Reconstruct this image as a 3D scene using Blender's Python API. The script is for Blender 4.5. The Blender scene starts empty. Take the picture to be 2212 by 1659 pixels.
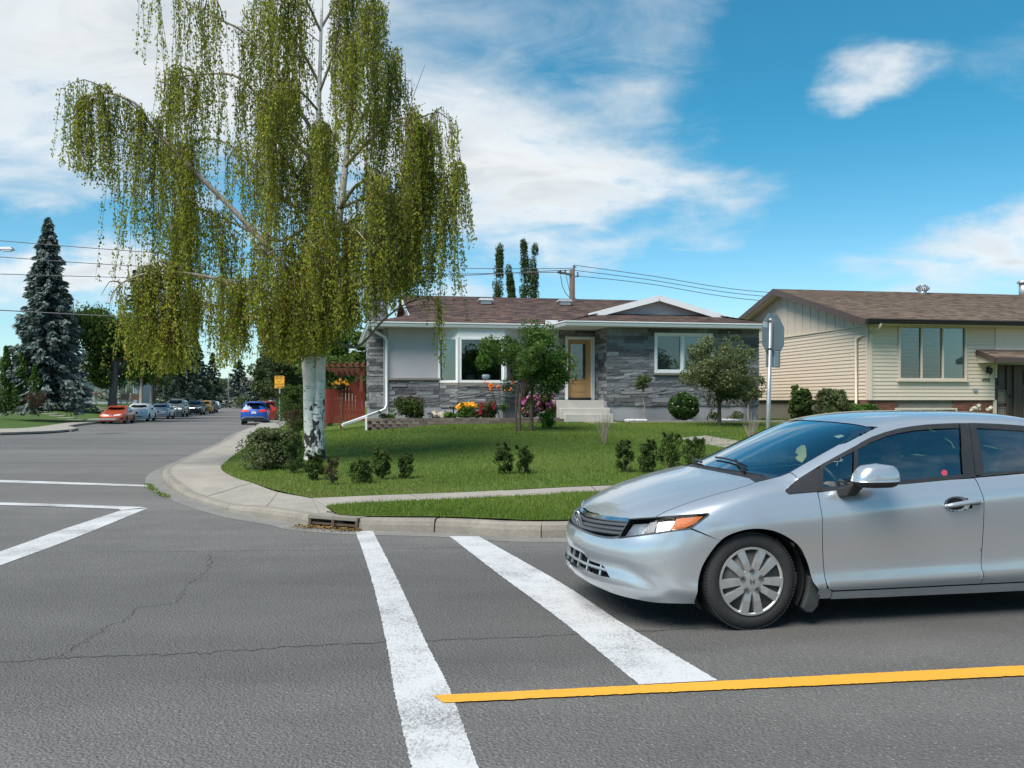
import bpy, bmesh, math, random
import numpy as np
from mathutils import Vector, Matrix
random.seed(7); rng = np.random.default_rng(7)
R = math.radians
scene = bpy.context.scene
col = scene.collection

# ------------------------------------------------------------------ camera
FPX, HY, CH, CX = 1950.0, 864.0, 1.49, 1106.0     # focal length and horizon in px of a 2212 x 1659 frame, eye height
cam = bpy.data.cameras.new('camera'); camo = bpy.data.objects.new('camera', cam); col.objects.link(camo)
camo.location = (0, 0, CH); camo.rotation_euler = (R(90), 0, 0)
cam.sensor_width = 36; cam.lens = 36*FPX/2212; cam.shift_y = (HY-829.5)/2212
cam.clip_start = .1; cam.clip_end = 3000
scene.camera = camo

# ------------------------------------------------------------------ node helpers
class NT:
    def __init__(s, tree): s.t = tree; s.n = tree.nodes; s.l = tree.links
    def new(s, typ, **kw):
        n = s.n.new(typ)
        for k, v in kw.items():
            if k in ('inp',): continue
            setattr(n, k, v)
        return n
    def put(s, sock, v):
        if isinstance(v, bpy.types.NodeSocket): s.l.new(v, sock)
        else: sock.default_value = v
    def math(s, op, a, b=0.0, c=None, clamp=False):
        n = s.new('ShaderNodeMath', operation=op, use_clamp=clamp)
        s.put(n.inputs[0], a); s.put(n.inputs[1], b)
        if c is not None: s.put(n.inputs[2], c)
        return n.outputs[0]
    def vmath(s, op, a, b=None):
        n = s.new('ShaderNodeVectorMath', operation=op); s.put(n.inputs[0], a)
        if b is not None: s.put(n.inputs[1], b)
        return n.outputs[1] if op in ('LENGTH', 'DOT_PRODUCT') else n.outputs[0]
    def noise(s, vec, scale, detail=4, rough=.55, dist=0):
        n = s.new('ShaderNodeTexNoise'); n.inputs['Scale'].default_value = scale
        n.inputs['Detail'].default_value = detail; n.inputs['Roughness'].default_value = rough
        n.inputs['Distortion'].default_value = dist
        if vec is not None: s.l.new(vec, n.inputs['Vector'])
        return n.outputs['Fac']
    def ramp(s, fac, stops, interp='LINEAR'):
        n = s.new('ShaderNodeValToRGB'); n.color_ramp.interpolation = interp; s.l.new(fac, n.inputs[0])
        e = n.color_ramp.elements
        while len(e) < len(stops): e.new(.5)
        for x, (p, c) in zip(e, stops):
            x.position = p; x.color = c if len(c) == 4 else (*c, 1)
        return n.outputs[0]
    def mapr(s, v, a, b, c, d, smooth=False):
        n = s.new('ShaderNodeMapRange'); n.interpolation_type = 'SMOOTHSTEP' if smooth else 'LINEAR'
        s.put(n.inputs[0], v)
        for i, x in enumerate((a, b, c, d)): n.inputs[i+1].default_value = x
        return n.outputs[0]
    def mix(s, fac, a, b, typ='MIX'):
        n = s.new('ShaderNodeMix', data_type='RGBA', blend_type=typ)
        s.put(n.inputs[0], fac)
        for sock, v in ((n.inputs[6], a), (n.inputs[7], b)):
            s.put(sock, v if isinstance(v, bpy.types.NodeSocket) else (*v, 1) if len(v) == 3 else v)
        return n.outputs[2]
    def mapping(s, vec, scale=(1,1,1), rot=(0,0,0), loc=(0,0,0)):
        n = s.new('ShaderNodeMapping'); s.l.new(vec, n.inputs[0])
        n.inputs['Scale'].default_value = scale; n.inputs['Rotation'].default_value = rot; n.inputs['Location'].default_value = loc
        return n.outputs[0]

# ------------------------------------------------------------------ world: Nishita sky plus procedural clouds
SUN_EL, SUN_AZ = R(56), R(222)      # azimuth measured clockwise from +Y; the sun stands behind the camera to its left
world = bpy.data.worlds.new('World'); scene.world = world; world.use_nodes = True
w = NT(world.node_tree)
for n in list(w.n): w.n.remove(n)
sky = w.new('ShaderNodeTexSky', sky_type='NISHITA', sun_disc=False)
sky.sun_elevation = SUN_EL; sky.sun_rotation = SUN_AZ; sky.air_density = 1.0; sky.dust_density = .3; sky.ozone_density = 2.5
tc = w.new('ShaderNodeTexCoord'); D = tc.outputs['Generated']
sep = w.new('ShaderNodeSeparateXYZ'); w.l.new(D, sep.inputs[0])
# clouds lie on a layer overhead: project the view direction on a plane, flattened towards the horizon
zz = w.math('ADD', w.math('MAXIMUM', sep.outputs[2], 0.0), .22)
comb = w.new('ShaderNodeCombineXYZ')
w.l.new(w.math('DIVIDE', sep.outputs[0], zz), comb.inputs[0]); w.l.new(w.math('DIVIDE', sep.outputs[1], zz), comb.inputs[1])
P = comb.outputs[0]
n1 = w.noise(w.mapping(P, (1.0, 1.25, 1), loc=(3.1, 1.7, 0)), 1.3, 9, .55, .5)
n2 = w.noise(w.mapping(P, (1.0, 1.5, 1), (0, 0, .5), (.3, 4.2, 0)), 3.4, 8, .6, .9)
n3 = w.noise(w.mapping(P, (1, 1.2, 1), loc=(9, 2, 0)), .85, 3, .5)
def ncol(vec, scale, detail, rough):
    n = w.new('ShaderNodeTexNoise'); n.inputs['Scale'].default_value = scale; n.inputs['Detail'].default_value = detail; n.inputs['Roughness'].default_value = rough
    w.l.new(vec, n.inputs['Vector']); return n.outputs['Color']
w1 = w.vmath('MULTIPLY', w.vmath('SUBTRACT', ncol(w.mapping(D, (1, 1, 1.8)), 3.2, 7, .6), (.5, .5, .5)), (.30, .0, .20))
Dw = w.vmath('ADD', D, w1)           # ragged cloud outlines
def blob(px, py, sx, sy, amp):       # a cloud bank (or a gap) in the direction of a pixel of the 2212 px frame
    d = Vector(((px-CX)/FPX, 1, -(py-HY)/FPX)).normalized()
    v = w.vmath('MULTIPLY', w.vmath('SUBTRACT', Dw, tuple(d)), (FPX/sx, 1.6, FPX/sy))
    return w.math('MULTIPLY', w.mapr(w.vmath('LENGTH', v), 0.0, 1.35, 1, 0, True), amp)
base = w.math('ADD', w.math('MULTIPLY', n1, .95), w.math('MULTIPLY', n2, .55))
base = w.math('ADD', base, w.math('MULTIPLY', n3, .35))
acc = base
for b in [(150, 180, 800, 360, .34), (700, 120, 560, 420, .18), (1250, 380, 360, 180, .40), (1500, 420, 330, 120, .12),
          (1450, 110, 420, 150, .10), (1850, 165, 120, 110, .52), (2120, 540, 300, 130, .42), (1330, 545, 280, 50, .26),
          (180, 610, 330, 70, .36), (1080, 520, 110, 50, .2), (2120, 120, 140, 150, .12), (950, 630, 120, 40, .26),
          (1800, 380, 420, 240, -.40), (250, 500, 420, 60, -.36), (1500, 640, 600, 60, -.26), (1950, 330, 280, 120, -.2), (1620, 160, 170, 110, -.16), (2000, 40, 330, 110, -.16)]:
    acc = w.math('ADD', acc, blob(*b))
dens = w.mapr(acc, .86, 1.42, 0, 1, True)
thick = w.mapr(acc, 1.02, 1.62, 0, 1, True)
shade = w.ramp(thick, [(0, (4.7, 5.0, 5.2)), (.35, (5.7, 5.8, 5.8)), (1, (3.7, 4.0, 4.2))])
shade = w.mix(w.mapr(n2, .35, .75, 0, .55), shade, (3.3, 3.8, 4.2))
tintc = w.mix(w.mapr(sep.outputs[2], .0, .32, 0, 1, True), (.70, .86, .92), (.20, .72, .76))
clear = w.mix(1.0, sky.outputs[0], tintc, 'MULTIPLY')
skyc = w.mix(dens, clear, shade)
bg = w.new('ShaderNodeBackground'); w.l.new(skyc, bg.inputs[0]); bg.inputs[1].default_value = .072
wo = w.new('ShaderNodeOutputWorld'); w.l.new(bg.outputs[0], wo.inputs[0])

# ------------------------------------------------------------------ sun (veiled by thin cloud) and exposure
sl = bpy.data.lights.new('sun', 'SUN'); sl.energy = 2.6; sl.angle = R(42); sl.color = (1, .93, .84)
so = bpy.data.objects.new('sun', sl); col.objects.link(so)
sd = Vector((math.sin(SUN_AZ)*math.cos(SUN_EL), math.cos(SUN_AZ)*math.cos(SUN_EL), math.sin(SUN_EL)))
so.rotation_euler = sd.to_track_quat('Z', 'Y').to_euler(); so.location = (0, 0, 40)
vs = scene.view_settings
scene.display_settings.display_device = 'sRGB'
vs.view_transform = 'Standard'; vs.look = 'None'; vs.gamma = 1; vs.use_curve_mapping = False; vs.exposure = 1.3
scene.cycles.max_bounces = 6; scene.cycles.transparent_max_bounces = 12; scene.cycles.caustics_reflective = False; scene.cycles.caustics_refractive = False

# ------------------------------------------------------------------ materials
MATS = {}
def lin(c): return tuple(((x/255)/12.92 if x/255 <= .04045 else ((x/255+.055)/1.055)**2.4) for x in c)
def pmat(name, base, rough=.6, metal=0.0, var=.18, scale=6, bump=0.0, bscale=40, spec=.5, coat=0.0, objrand=0.0, base2=None, stretch=(1,1,1)):
    """plain procedural surface: colour broken up by two octaves of noise, with fine relief"""
    m = bpy.data.materials.new(name); m.use_nodes = True; t = NT(m.node_tree); b = t.n['Principled BSDF']
    tcn = t.new('ShaderNodeTexCoord'); co = t.mapping(tcn.outputs['Object'], stretch)
    a = t.noise(co, scale, 5, .6); c2 = t.noise(co, scale*9, 3, .6)
    f = t.math('ADD', t.math('MULTIPLY', a, .65), t.math('MULTIPLY', c2, .35))
    lo = tuple(x*(1-var) for x in base); hi = tuple(min(1, x*(1+var)) for x in (base2 or base))
    c = t.ramp(f, [(.3, lo), (.7, hi)])
    if objrand:
        oi = t.new('ShaderNodeObjectInfo')
        k = t.mapr(oi.outputs['Random'], 0, 1, 1-objrand, 1+objrand)
        cc = t.new('ShaderNodeCombineXYZ')
        for i in range(3): t.l.new(k, cc.inputs[i])
        c = t.mix(1.0, c, cc.outputs[0], 'MULTIPLY')
    t.l.new(c, b.inputs['Base Color']); b.inputs['Metallic'].default_value = metal
    t.l.new(t.mapr(f, .3, .7, max(0, rough-.06), min(1, rough+.06)), b.inputs['Roughness'])
    b.inputs['Specular IOR Level'].default_value = spec
    if coat: b.inputs['Coat Weight'].default_value = coat; b.inputs['Coat Roughness'].default_value = .04
    if bump:
        bn = t.new('ShaderNodeBump'); bn.inputs['Strength'].default_value = 1; bn.inputs['Distance'].default_value = bump
        t.l.new(t.noise(co, bscale, 4, .65), bn.inputs['Height']); t.l.new(bn.outputs[0], b.inputs['Normal'])
    MATS[name] = m; return m
def leafmat(name, stops, transl=.35, rough=.55, spec=.25):
    """leaf colour varies from leaf to leaf through a random per-leaf attribute"""
    m = bpy.data.materials.new(name); m.use_nodes = True; t = NT(m.node_tree); b = t.n['Principled BSDF']
    at = t.new('ShaderNodeAttribute', attribute_name='tint')
    c = t.ramp(at.outputs['Fac'], [(i/(len(stops)-1), s) for i, s in enumerate(stops)])
    t.l.new(c, b.inputs['Base Color']); b.inputs['Roughness'].default_value = rough; b.inputs['Specular IOR Level'].default_value = spec
    tr = t.new('ShaderNodeBsdfTranslucent'); t.l.new(t.mix(1.0, c, (1.25, 1.25, .7), 'MULTIPLY'), tr.inputs[0])
    mx = t.new('ShaderNodeMixShader'); mx.inputs[0].default_value = transl
    t.l.new(b.outputs[0], mx.inputs[1]); t.l.new(tr.outputs[0], mx.inputs[2]); t.l.new(mx.outputs[0], t.n['Material Output'].inputs[0])
    MATS[name] = m; return m
def glassmat(name, tint=(.8, .9, .88), refl=1.0, rough=.01, ior=1.5):
    m = bpy.data.materials.new(name); m.use_nodes = True; t = NT(m.node_tree); t.n.remove(t.n['Principled BSDF'])
    fr = t.new('ShaderNodeFresnel'); fr.inputs[0].default_value = ior
    g = t.new('ShaderNodeBsdfGlossy'); g.inputs['Roughness'].default_value = rough
    tp = t.new('ShaderNodeBsdfTransparent'); tp.inputs[0].default_value = (*tint, 1)
    geo = t.new('ShaderNodeTexCoord'); nz = t.noise(geo.outputs['Object'], 1.3, 2)
    bn = t.new('ShaderNodeBump'); bn.inputs['Distance'].default_value = .002; t.l.new(nz, bn.inputs['Height'])
    t.l.new(bn.outputs[0], g.inputs['Normal'])
    k = t.math('MULTIPLY', fr.outputs[0], refl, clamp=True)
    mx = t.new('ShaderNodeMixShader'); t.l.new(k, mx.inputs[0]); t.l.new(tp.outputs[0], mx.inputs[1]); t.l.new(g.outputs[0], mx.inputs[2])
    t.l.new(mx.outputs[0], t.n['Material Output'].inputs[0]); MATS[name] = m; return m

# ------------------------------------------------------------------ object helpers
def link(o, parent=None):
    col.objects.link(o)
    if parent is not None: o.parent = parent
    return o
def tag(o, label=None, cat=None, group=None, kind=None):
    if label: o['label'] = label
    if cat: o['category'] = cat
    if group: o['group'] = group
    if kind: o['kind'] = kind
    return o
def thing(name, label, cat, loc=(0, 0, 0), rotz=0, group=None):
    o = bpy.data.objects.new(name, None); col.objects.link(o); o.empty_display_size = .2
    o.location = loc; o.rotation_euler = (0, 0, rotz)
    return tag(o, label, cat, group)
def copy_tree(o, parent=None):
    c = o.copy(); col.objects.link(c); c.parent = parent
    for ch in o.children: copy_tree(ch, c)
    return c
def mesh_from(name, v, fs, mat=None, smooth=False, uv=None):
    me = bpy.data.meshes.new(name); me.from_pydata([tuple(p) for p in v], [], fs)
    if mat is not None: me.materials.append(MATS[mat] if isinstance(mat, str) else mat)
    if smooth: me.polygons.foreach_set('use_smooth', [True]*len(me.polygons))
    if uv is not None:
        l = me.uv_layers.new(name='UVMap'); idx = np.empty(len(me.loops), int); me.loops.foreach_get('vertex_index', idx)
        l.data.foreach_set('uv', np.asarray(uv)[idx].astype(np.float32).ravel())
    me.update(); return me
def obj(name, v, fs, mat=None, parent=None, smooth=False, uv=None, loc=None, rot=None):
    o = bpy.data.objects.new(name, mesh_from(name, v, fs, mat, smooth, uv)); link(o, parent)
    if loc is not None: o.location = loc
    if rot is not None: o.rotation_euler = rot
    return o
class MB:
    """collects shapes for ONE mesh"""
    def __init__(s): s.v = []; s.f = []
    def add(s, v, f):
        k = len(s.v); s.v += [tuple(p) for p in v]; s.f += [tuple(i+k for i in q) for q in f]; return s
    def box(s, c, d, rz=0.0, m=None, taper=1.0):
        hx, hy, hz = d[0]/2, d[1]/2, d[2]/2; pts = []
        for z in (-hz, hz):
            k = taper if z > 0 else 1
            for x, y in ((-hx, -hy), (hx, -hy), (hx, hy), (-hx, hy)): pts.append(Vector((x*k, y*k, z)))
        M = m if m is not None else Matrix.Rotation(rz, 3, 'Z')
        pts = [M @ p + Vector(c) for p in pts]
        return s.add(pts, [(3, 2, 1, 0), (4, 5, 6, 7), (0, 1, 5, 4), (1, 2, 6, 5), (2, 3, 7, 6), (3, 0, 4, 7)])
    def bar(s, a, b, wd, ht, up=(0, 0, 1)):
        a, b = Vector(a), Vector(b); d = (b-a); L = d.length; x = d.normalized(); u = Vector(up)
        y = u.cross(x)
        if y.length < 1e-5: y = Vector((0, 1, 0)).cross(x)
        y.normalize(); z = x.cross(y)
        return s.box((a+b)/2, (L, wd, ht), m=Matrix((x, y, z)).transposed())
    def tube(s, pts, r, n=8, cap=True):
        pts = [Vector(p) for p in pts]; rr = [r]*len(pts) if not hasattr(r, '__len__') else list(r); V = []; F = []
        ref = None
        for i, p in enumerate(pts):
            t = (pts[min(i+1, len(pts)-1)]-pts[max(i-1, 0)])
            t = t.normalized() if t.length > 1e-9 else Vector((0, 0, 1))
            if ref is None or abs(ref.dot(t)) > .99: ref = Vector((0, 0, 1)) if abs(t.z) < .9 else Vector((1, 0, 0))
            a = t.cross(ref).normalized(); ref = a.cross(t).normalized()
            for k in range(n):
                an = 2*math.pi*k/n; V.append(p+(a*math.cos(an)+ref*math.sin(an))*rr[i])
        for i in range(len(pts)-1):
            for k in range(n):
                k2 = (k+1) % n; F.append((i*n+k, i*n+k2, (i+1)*n+k2, (i+1)*n+k))
        if cap: F.append(tuple(range(n-1, -1, -1))); F.append(tuple((len(pts)-1)*n+k for k in range(n)))
        return s.add(V, F)
    def lathe(s, prof, n=16, c=(0, 0, 0), axis='Z', cap=True):
        V = []; F = []
        for r, z in prof:
            for k in range(n):
                a = 2*math.pi*k/n; p = (r*math.cos(a), r*math.sin(a), z)
                if axis == 'Y': p = (p[0], p[2], p[1])
                if axis == 'X': p = (p[2], p[0], p[1])
                V.append((p[0]+c[0], p[1]+c[1], p[2]+c[2]))
        for i in range(len(prof)-1):
            for k in range(n):
                k2 = (k+1) % n; F.append((i*n+k, i*n+k2, (i+1)*n+k2, (i+1)*n+k))
        if cap: F.append(tuple(range(n-1, -1, -1))); F.append(tuple((len(prof)-1)*n+k for k in range(n)))
        return s.add(V, F)
    def prism(s, poly, a, b, plane='XZ'):
        """extrude a 2-D polygon between two values of the third axis"""
        n = len(poly); V = []
        for t in (a, b):
            for p in poly:
                V.append({'XZ': (p[0], t, p[1]), 'XY': (p[0], p[1], t), 'YZ': (t, p[0], p[1])}[plane])
        F = [tuple(range(n-1, -1, -1)), tuple(range(n, 2*n))]+[(i, (i+1) % n, n+(i+1) % n, n+i) for i in range(n)]
        return s.add(V, F)
    def build(s, name, mat, parent=None, smooth=False, loc=None, rot=None, bevel=0.0, fix=True):
        o = obj(name, s.v, s.f, mat, parent, smooth, loc=loc, rot=rot)
        if fix:
            bm = bmesh.new(); bm.from_mesh(o.data); bmesh.ops.recalc_face_normals(bm, faces=bm.faces); bm.to_mesh(o.data); bm.free()
        if bevel:
            md = o.modifiers.new('bevel', 'BEVEL'); md.width = bevel; md.segments = 2; md.limit_method = 'ANGLE'
        return o
def clip_half(poly, ax, val, keep_less):
    out = []
    for i in range(len(poly)):
        a, b = poly[i-1], poly[i]
        ia = a[ax] <= val if keep_less else a[ax] >= val; ib = b[ax] <= val if keep_less else b[ax] >= val
        if ia != ib:
            t = (val-a[ax])/(b[ax]-a[ax]); p = [a[0]+(b[0]-a[0])*t, a[1]+(b[1]-a[1])*t]; p[ax] = val; out.append(tuple(p))
        if ib: out.append(b)
    return out
def grid_clip(poly, sx, sy):
    """cut a 2-D polygon into grid cells; returns points (n,2) and faces"""
    poly = [tuple(map(float, p)) for p in poly]
    area = sum(poly[i-1][0]*poly[i][1]-poly[i][0]*poly[i-1][1] for i in range(len(poly)))
    if area < 0: poly = poly[::-1]
    xs = [p[0] for p in poly]; idx = {}; pts = []; faces = []
    for i in range(math.floor(min(xs)/sx), math.floor(max(xs)/sx)+1):
        strip = clip_half(clip_half(poly, 0, i*sx, False), 0, (i+1)*sx, True)
        if len(strip) < 3: continue
        ys = [p[1] for p in strip]
        for j in range(math.floor(min(ys)/sy), math.floor(max(ys)/sy)+1):
            c = clip_half(clip_half(strip, 1, j*sy, False), 1, (j+1)*sy, True)
            if len(c) < 3: continue
            f = []
            for p in c:
                k = (round(p[0], 5), round(p[1], 5))
                if k not in idx: idx[k] = len(pts); pts.append(k)
                if not f or f[-1] != idx[k]: f.append(idx[k])
            if len(f) > 2 and f[0] == f[-1]: f.pop()
            if len(set(f)) == len(f) and len(f) >= 3:
                ar = sum(pts[f[q-1]][0]*pts[f[q]][1]-pts[f[q]][0]*pts[f[q-1]][1] for q in range(len(f)))
                if ar > 1e-9: faces.append(tuple(f))
    return np.array(pts), faces
def smooth_line(pts, n=8):
    """Catmull-Rom through the points"""
    P_ = [np.array(p, float) for p in pts]; P_ = [2*P_[0]-P_[1]]+P_+[2*P_[-1]-P_[-2]]; out = []
    for i in range(1, len(P_)-2):
        a, b, c, d = P_[i-1:i+3]
        for k in range(n):
            t = k/n; out.append(.5*((2*b)+(-a+c)*t+(2*a-5*b+4*c-d)*t*t+(-a+3*b-3*c+d)*t**3))
    out.append(P_[-2]); return np.array(out)
def leaf_mesh(name, cen, nrm, axis, ln, wd, mat, tint=None, parent=None, extra=None, fold=.25):
    """one folded diamond per leaf: centres, normals, long axes; shape arrays (n,3)"""
    n = len(cen); cen = np.asarray(cen, float); axis = np.asarray(axis, float)
    axis = axis/np.maximum(np.linalg.norm(axis, axis=1, keepdims=True), 1e-9)
    side = np.cross(nrm, axis); side /= np.maximum(np.linalg.norm(side, axis=1, keepdims=True), 1e-9)
    up = np.cross(axis, side)
    ln = np.broadcast_to(ln, n)[:, None]; wd = np.broadcast_to(wd, n)[:, None]
    V = np.empty((n, 4, 3)); V[:, 0] = cen-axis*ln*.5; V[:, 2] = cen+axis*ln*.5
    V[:, 1] = cen+side*wd*.5+up*wd*fold; V[:, 3] = cen-side*wd*.5+up*wd*fold
    me = bpy.data.meshes.new(name); me.vertices.add(n*4); me.vertices.foreach_set('co', V.astype(np.float32).ravel())
    me.loops.add(n*4); me.loops.foreach_set('vertex_index', np.arange(n*4, dtype=np.int32))
    me.polygons.add(n); me.polygons.foreach_set('loop_start', np.arange(0, n*4, 4, dtype=np.int32)); me.polygons.foreach_set('loop_total', np.full(n, 4, np.int32))
    me.materials.append(MATS[mat]); me.update(calc_edges=True)
    tt = rng.random(n) if tint is None else np.clip(tint, 0, 1)
    a = me.attributes.new('tint', 'FLOAT', 'FACE'); a.data.foreach_set('value', tt.astype(np.float32))
    o = bpy.data.objects.new(name, me); link(o, parent); return o
def rand_dirs(n):
    v = rng.normal(size=(n, 3)); return v/np.linalg.norm(v, axis=1, keepdims=True)
def gp(px, py, z=0.0):
    """ground point seen at a pixel of the 2212 px frame, on the level z"""
    Y = (CH-z)*FPX/(py-HY); return ((px-CX)/FPX*Y, Y)
def at(px, py, Y): return ((px-CX)/FPX*Y, Y, CH-(py-HY)/FPX*Y)
# ================================================================== ground, road, kerb, pavements, lawns
def sstep(a, b, x): t = np.clip((np.asarray(x, float)-a)/(b-a), 0, 1); return t*t*(3-2*t)
def groad(x, y): return -.25*sstep(15, 62, y)
def gpr(px, py, dz=0.0):
    z = 0.0
    for _ in range(12):
        X, Y = gp(px, py, z+dz); z = float(groad(X, Y))
    return (X, Y)

# --- materials of the ground
def make_asphalt():
    m = bpy.data.materials.new('asphalt'); m.use_nodes = True; t = NT(m.node_tree); b = t.n['Principled BSDF']
    g = t.new('ShaderNodeNewGeometry').outputs['Position']
    big = t.noise(t.mapping(g, (.07, .42, 1), (0, 0, R(-11)), (0, .35, 0)), 1.0, 4, .55)
    mid = t.noise(g, 1.7, 5, .6)
    agg = t.new('ShaderNodeTexVoronoi'); agg.inputs['Scale'].default_value = 62; t.l.new(g, agg.inputs['Vector'])
    fine = t.noise(g, 60, 3, .7)
    stones = t.math('MULTIPLY', t.mapr(agg.outputs['Color'], .62, .95, 0, 1), t.mapr(agg.outputs['Distance'], .0, .5, 1, 0))
    v = t.math('ADD', t.math('MULTIPLY', big, .85), t.math('MULTIPLY', mid, .25))
    v = t.math('SUBTRACT', v, .15)
    v = t.math('ADD', v, t.math('MULTIPLY', fine, .60))
    v = t.math('SUBTRACT', v, .13)
    c = t.ramp(v, [(.36, (.085, .083, .081)), (.56, (.128, .124, .120)), (.75, (.17, .165, .158))])
    c = t.mix(t.math('MULTIPLY', stones, .95), c, (.38, .37, .35))
    c = t.mix(t.mapr(t.noise(g, 38, 4, .8), .52, .68, 0, .5), c, (.045, .044, .043))
    oil = t.mapr(t.noise(t.mapping(g, (.35, 1.6, 1), (0, 0, R(-11)), (2, 5, 0)), 1.4, 6, .7), .62, .74, 0, .35)
    c = t.mix(oil, c, (.045, .044, .044))
    sd_ = t.vmath('DOT_PRODUCT', g, (-.19, .98, 0)); sw = t.math('ADD', sd_, t.math('MULTIPLY', t.noise(t.mapping(g, (.25, .6, 1)), 1.2, 4), 1.1))
    tr = t.math('MULTIPLY', t.mapr(sw, 5.0, 5.9, 0, 1, True), t.mapr(sw, 8.0, 9.3, 1, 0, True))     # darkened wheel tracks of the far lane
    c = t.mix(t.math('MULTIPLY', tr, .42), c, (.052, .051, .05))
    pt = t.new('ShaderNodeTexVoronoi'); pt.inputs['Scale'].default_value = .33; t.l.new(t.mapping(g, (1, 1.6, 1), (0, 0, R(-11))), pt.inputs['Vector'])
    c = t.mix(t.mapr(pt.outputs['Color'], .2, .9, 0, .16), c, (.17, .165, .16))
    t.l.new(c, b.inputs['Base Color']); b.inputs['Roughness'].default_value = .85; b.inputs['Specular IOR Level'].default_value = .3
    bn = t.new('ShaderNodeBump'); bn.inputs['Distance'].default_value = .009; t.l.new(t.math('ADD', fine, agg.outputs['Distance']), bn.inputs['Height'])
    t.l.new(bn.outputs[0], b.inputs['Normal']); MATS['asphalt'] = m
make_asphalt()
def make_paint(name, colr, lo, hi):
    m = bpy.data.materials.new(name); m.use_nodes = True; t = NT(m.node_tree); b = t.n['Principled BSDF']
    g = t.new('ShaderNodeNewGeometry').outputs['Position']
    a = t.noise(t.mapping(g, (1, .5, 1), (0, 0, R(14))), 75, 4, .8); c0 = t.noise(g, 1.6, 4, .6)
    wear = t.mapr(t.math('ADD', t.math('MULTIPLY', a, .7), t.math('MULTIPLY', c0, .45)), lo, hi, 0, 1)
    cc = t.mix(t.mapr(c0, .3, .7, 0, .35), colr, tuple(x*.72 for x in colr))
    t.l.new(t.mix(wear, cc, (.12, .118, .115)), b.inputs['Base Color']); b.inputs['Roughness'].default_value = .7
    bn = t.new('ShaderNodeBump'); bn.inputs['Distance'].default_value = .003; t.l.new(t.noise(g, 60, 3, .7), bn.inputs['Height'])
    t.l.new(bn.outputs[0], b.inputs['Normal']); MATS[name] = m
make_paint('white_paint', (.50, .51, .52), .56, .75)
make_paint('yellow_paint', (.66, .33, .028), .70, .88)
pmat('concrete', (.27, .247, .215), .85, var=.22, scale=1.6, bump=.004, bscale=60)
pmat('concrete_kerb', (.215, .195, .165), .88, var=.28, scale=2.5, bump=.006, bscale=45)
pmat('gutter_concrete', (.17, .165, .155), .88, var=.25, scale=2.0, bump=.004, bscale=50)
pmat('crack_tar', (.05, .05, .05), .9, var=.3, scale=8)
pmat('soil', (.07, .05, .035), .95, var=.4, scale=9, bump=.01, bscale=30)
def make_grass(name, lo, hi, dry):
    m = bpy.data.materials.new(name); m.use_nodes = True; t = NT(m.node_tree); b = t.n['Principled BSDF']
    g = t.new('ShaderNodeNewGeometry').outputs['Position']
    a = t.noise(g, .55, 5, .6); f = t.noise(g, 26, 4, .7)
    c = t.ramp(t.math('ADD', t.math('MULTIPLY', a, .6), t.math('MULTIPLY', f, .4)), [(.33, lo), (.68, hi)])
    c = t.mix(t.mapr(t.noise(g, .9, 5, .65), .60, .74, 0, .45), c, dry)
    t.l.new(c, b.inputs['Base Color']); b.inputs['Roughness'].default_value = .8; b.inputs['Specular IOR Level'].default_value = .15
    bn = t.new('ShaderNodeBump'); bn.inputs['Distance'].default_value = .03; t.l.new(f, bn.inputs['Height']); t.l.new(bn.outputs[0], b.inputs['Normal'])
    MATS[name] = m
make_grass('turf', (.050, .080, .014), (.095, .145, .026), (.14, .13, .045))
make_grass('far_turf', (.045, .085, .02), (.075, .12, .03), (.12, .11, .045))
leafmat('grass_blade', [(.062, .108, .016), (.10, .165, .024), (.15, .225, .034), (.22, .22, .07)], .30, .6, .2)

# --- the road: one asphalt sheet to the horizon
def sheet(name, poly, sx, sy, zf, mat, parent=None, kind=None, smooth=True):
    pts, fs = grid_clip(poly, sx, sy); z = zf(pts[:, 0], pts[:, 1])
    o = obj(name, np.column_stack([pts, z]), fs, mat, parent, smooth)
    if kind: o['kind'] = kind
    return o
gx = np.concatenate([[-1500, -600, -250, -120, -70], np.arange(-50, 51, 5), [70, 120, 250, 600, 1500]])
gy = np.concatenate([[-400, -100, -40, -15], np.arange(-10, 80, 2.5), np.arange(80, 140, 10), [160, 220, 320, 500, 900, 1800]])
GX, GY = np.meshgrid(gx, gy, indexing='ij'); GZ = groad(GX, GY); nyy = len(gy)
road = obj('road', np.column_stack([GX.ravel(), GY.ravel(), GZ.ravel()]),
           [(i*nyy+j, (i+1)*nyy+j, (i+1)*nyy+j+1, i*nyy+j+1) for i in range(len(gx)-1) for j in range(nyy-1)], 'asphalt')
tag(road, 'worn grey asphalt road of the crossing', None, kind='structure')

def ribbon_px(name, left, right, z, mat, n=60):
    L = smooth_line([gp(*p) for p in left], n); Rr = smooth_line([gp(*p) for p in right], n)
    V = []; F = []
    for i, (a, b) in enumerate(zip(L, Rr)):
        ja, jb = rng.normal(0, .0025, 2)
        for k in range(5):
            p = a+(b-a)*((k/4)+(ja if k == 0 else jb if k == 4 else 0)/max(.05, np.linalg.norm(b-a))); V.append((p[0], p[1], z))
    for i in range(len(L)-1):
        for k in range(4): F.append((i*5+k, i*5+k+1, i*5+k+6, i*5+k+5))
    return obj(name, V, F, mat, road)
ribbon_px('crosswalk_line', [(768, 1147), (802, 1249), (835, 1391), (851, 1489), (889, 1659), (960, 1950)],
          [(805, 1147), (857, 1249), (922, 1391), (971, 1489), (1034, 1659), (1148, 1950)], .004, 'white_paint')
ribbon_px('crosswalk_line', [(971, 1159), (1080, 1243), (1207, 1337), (1380, 1480)],
          [(1034, 1159), (1207, 1257), (1340, 1344), (1550, 1471)], .004, 'white_paint')
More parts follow.
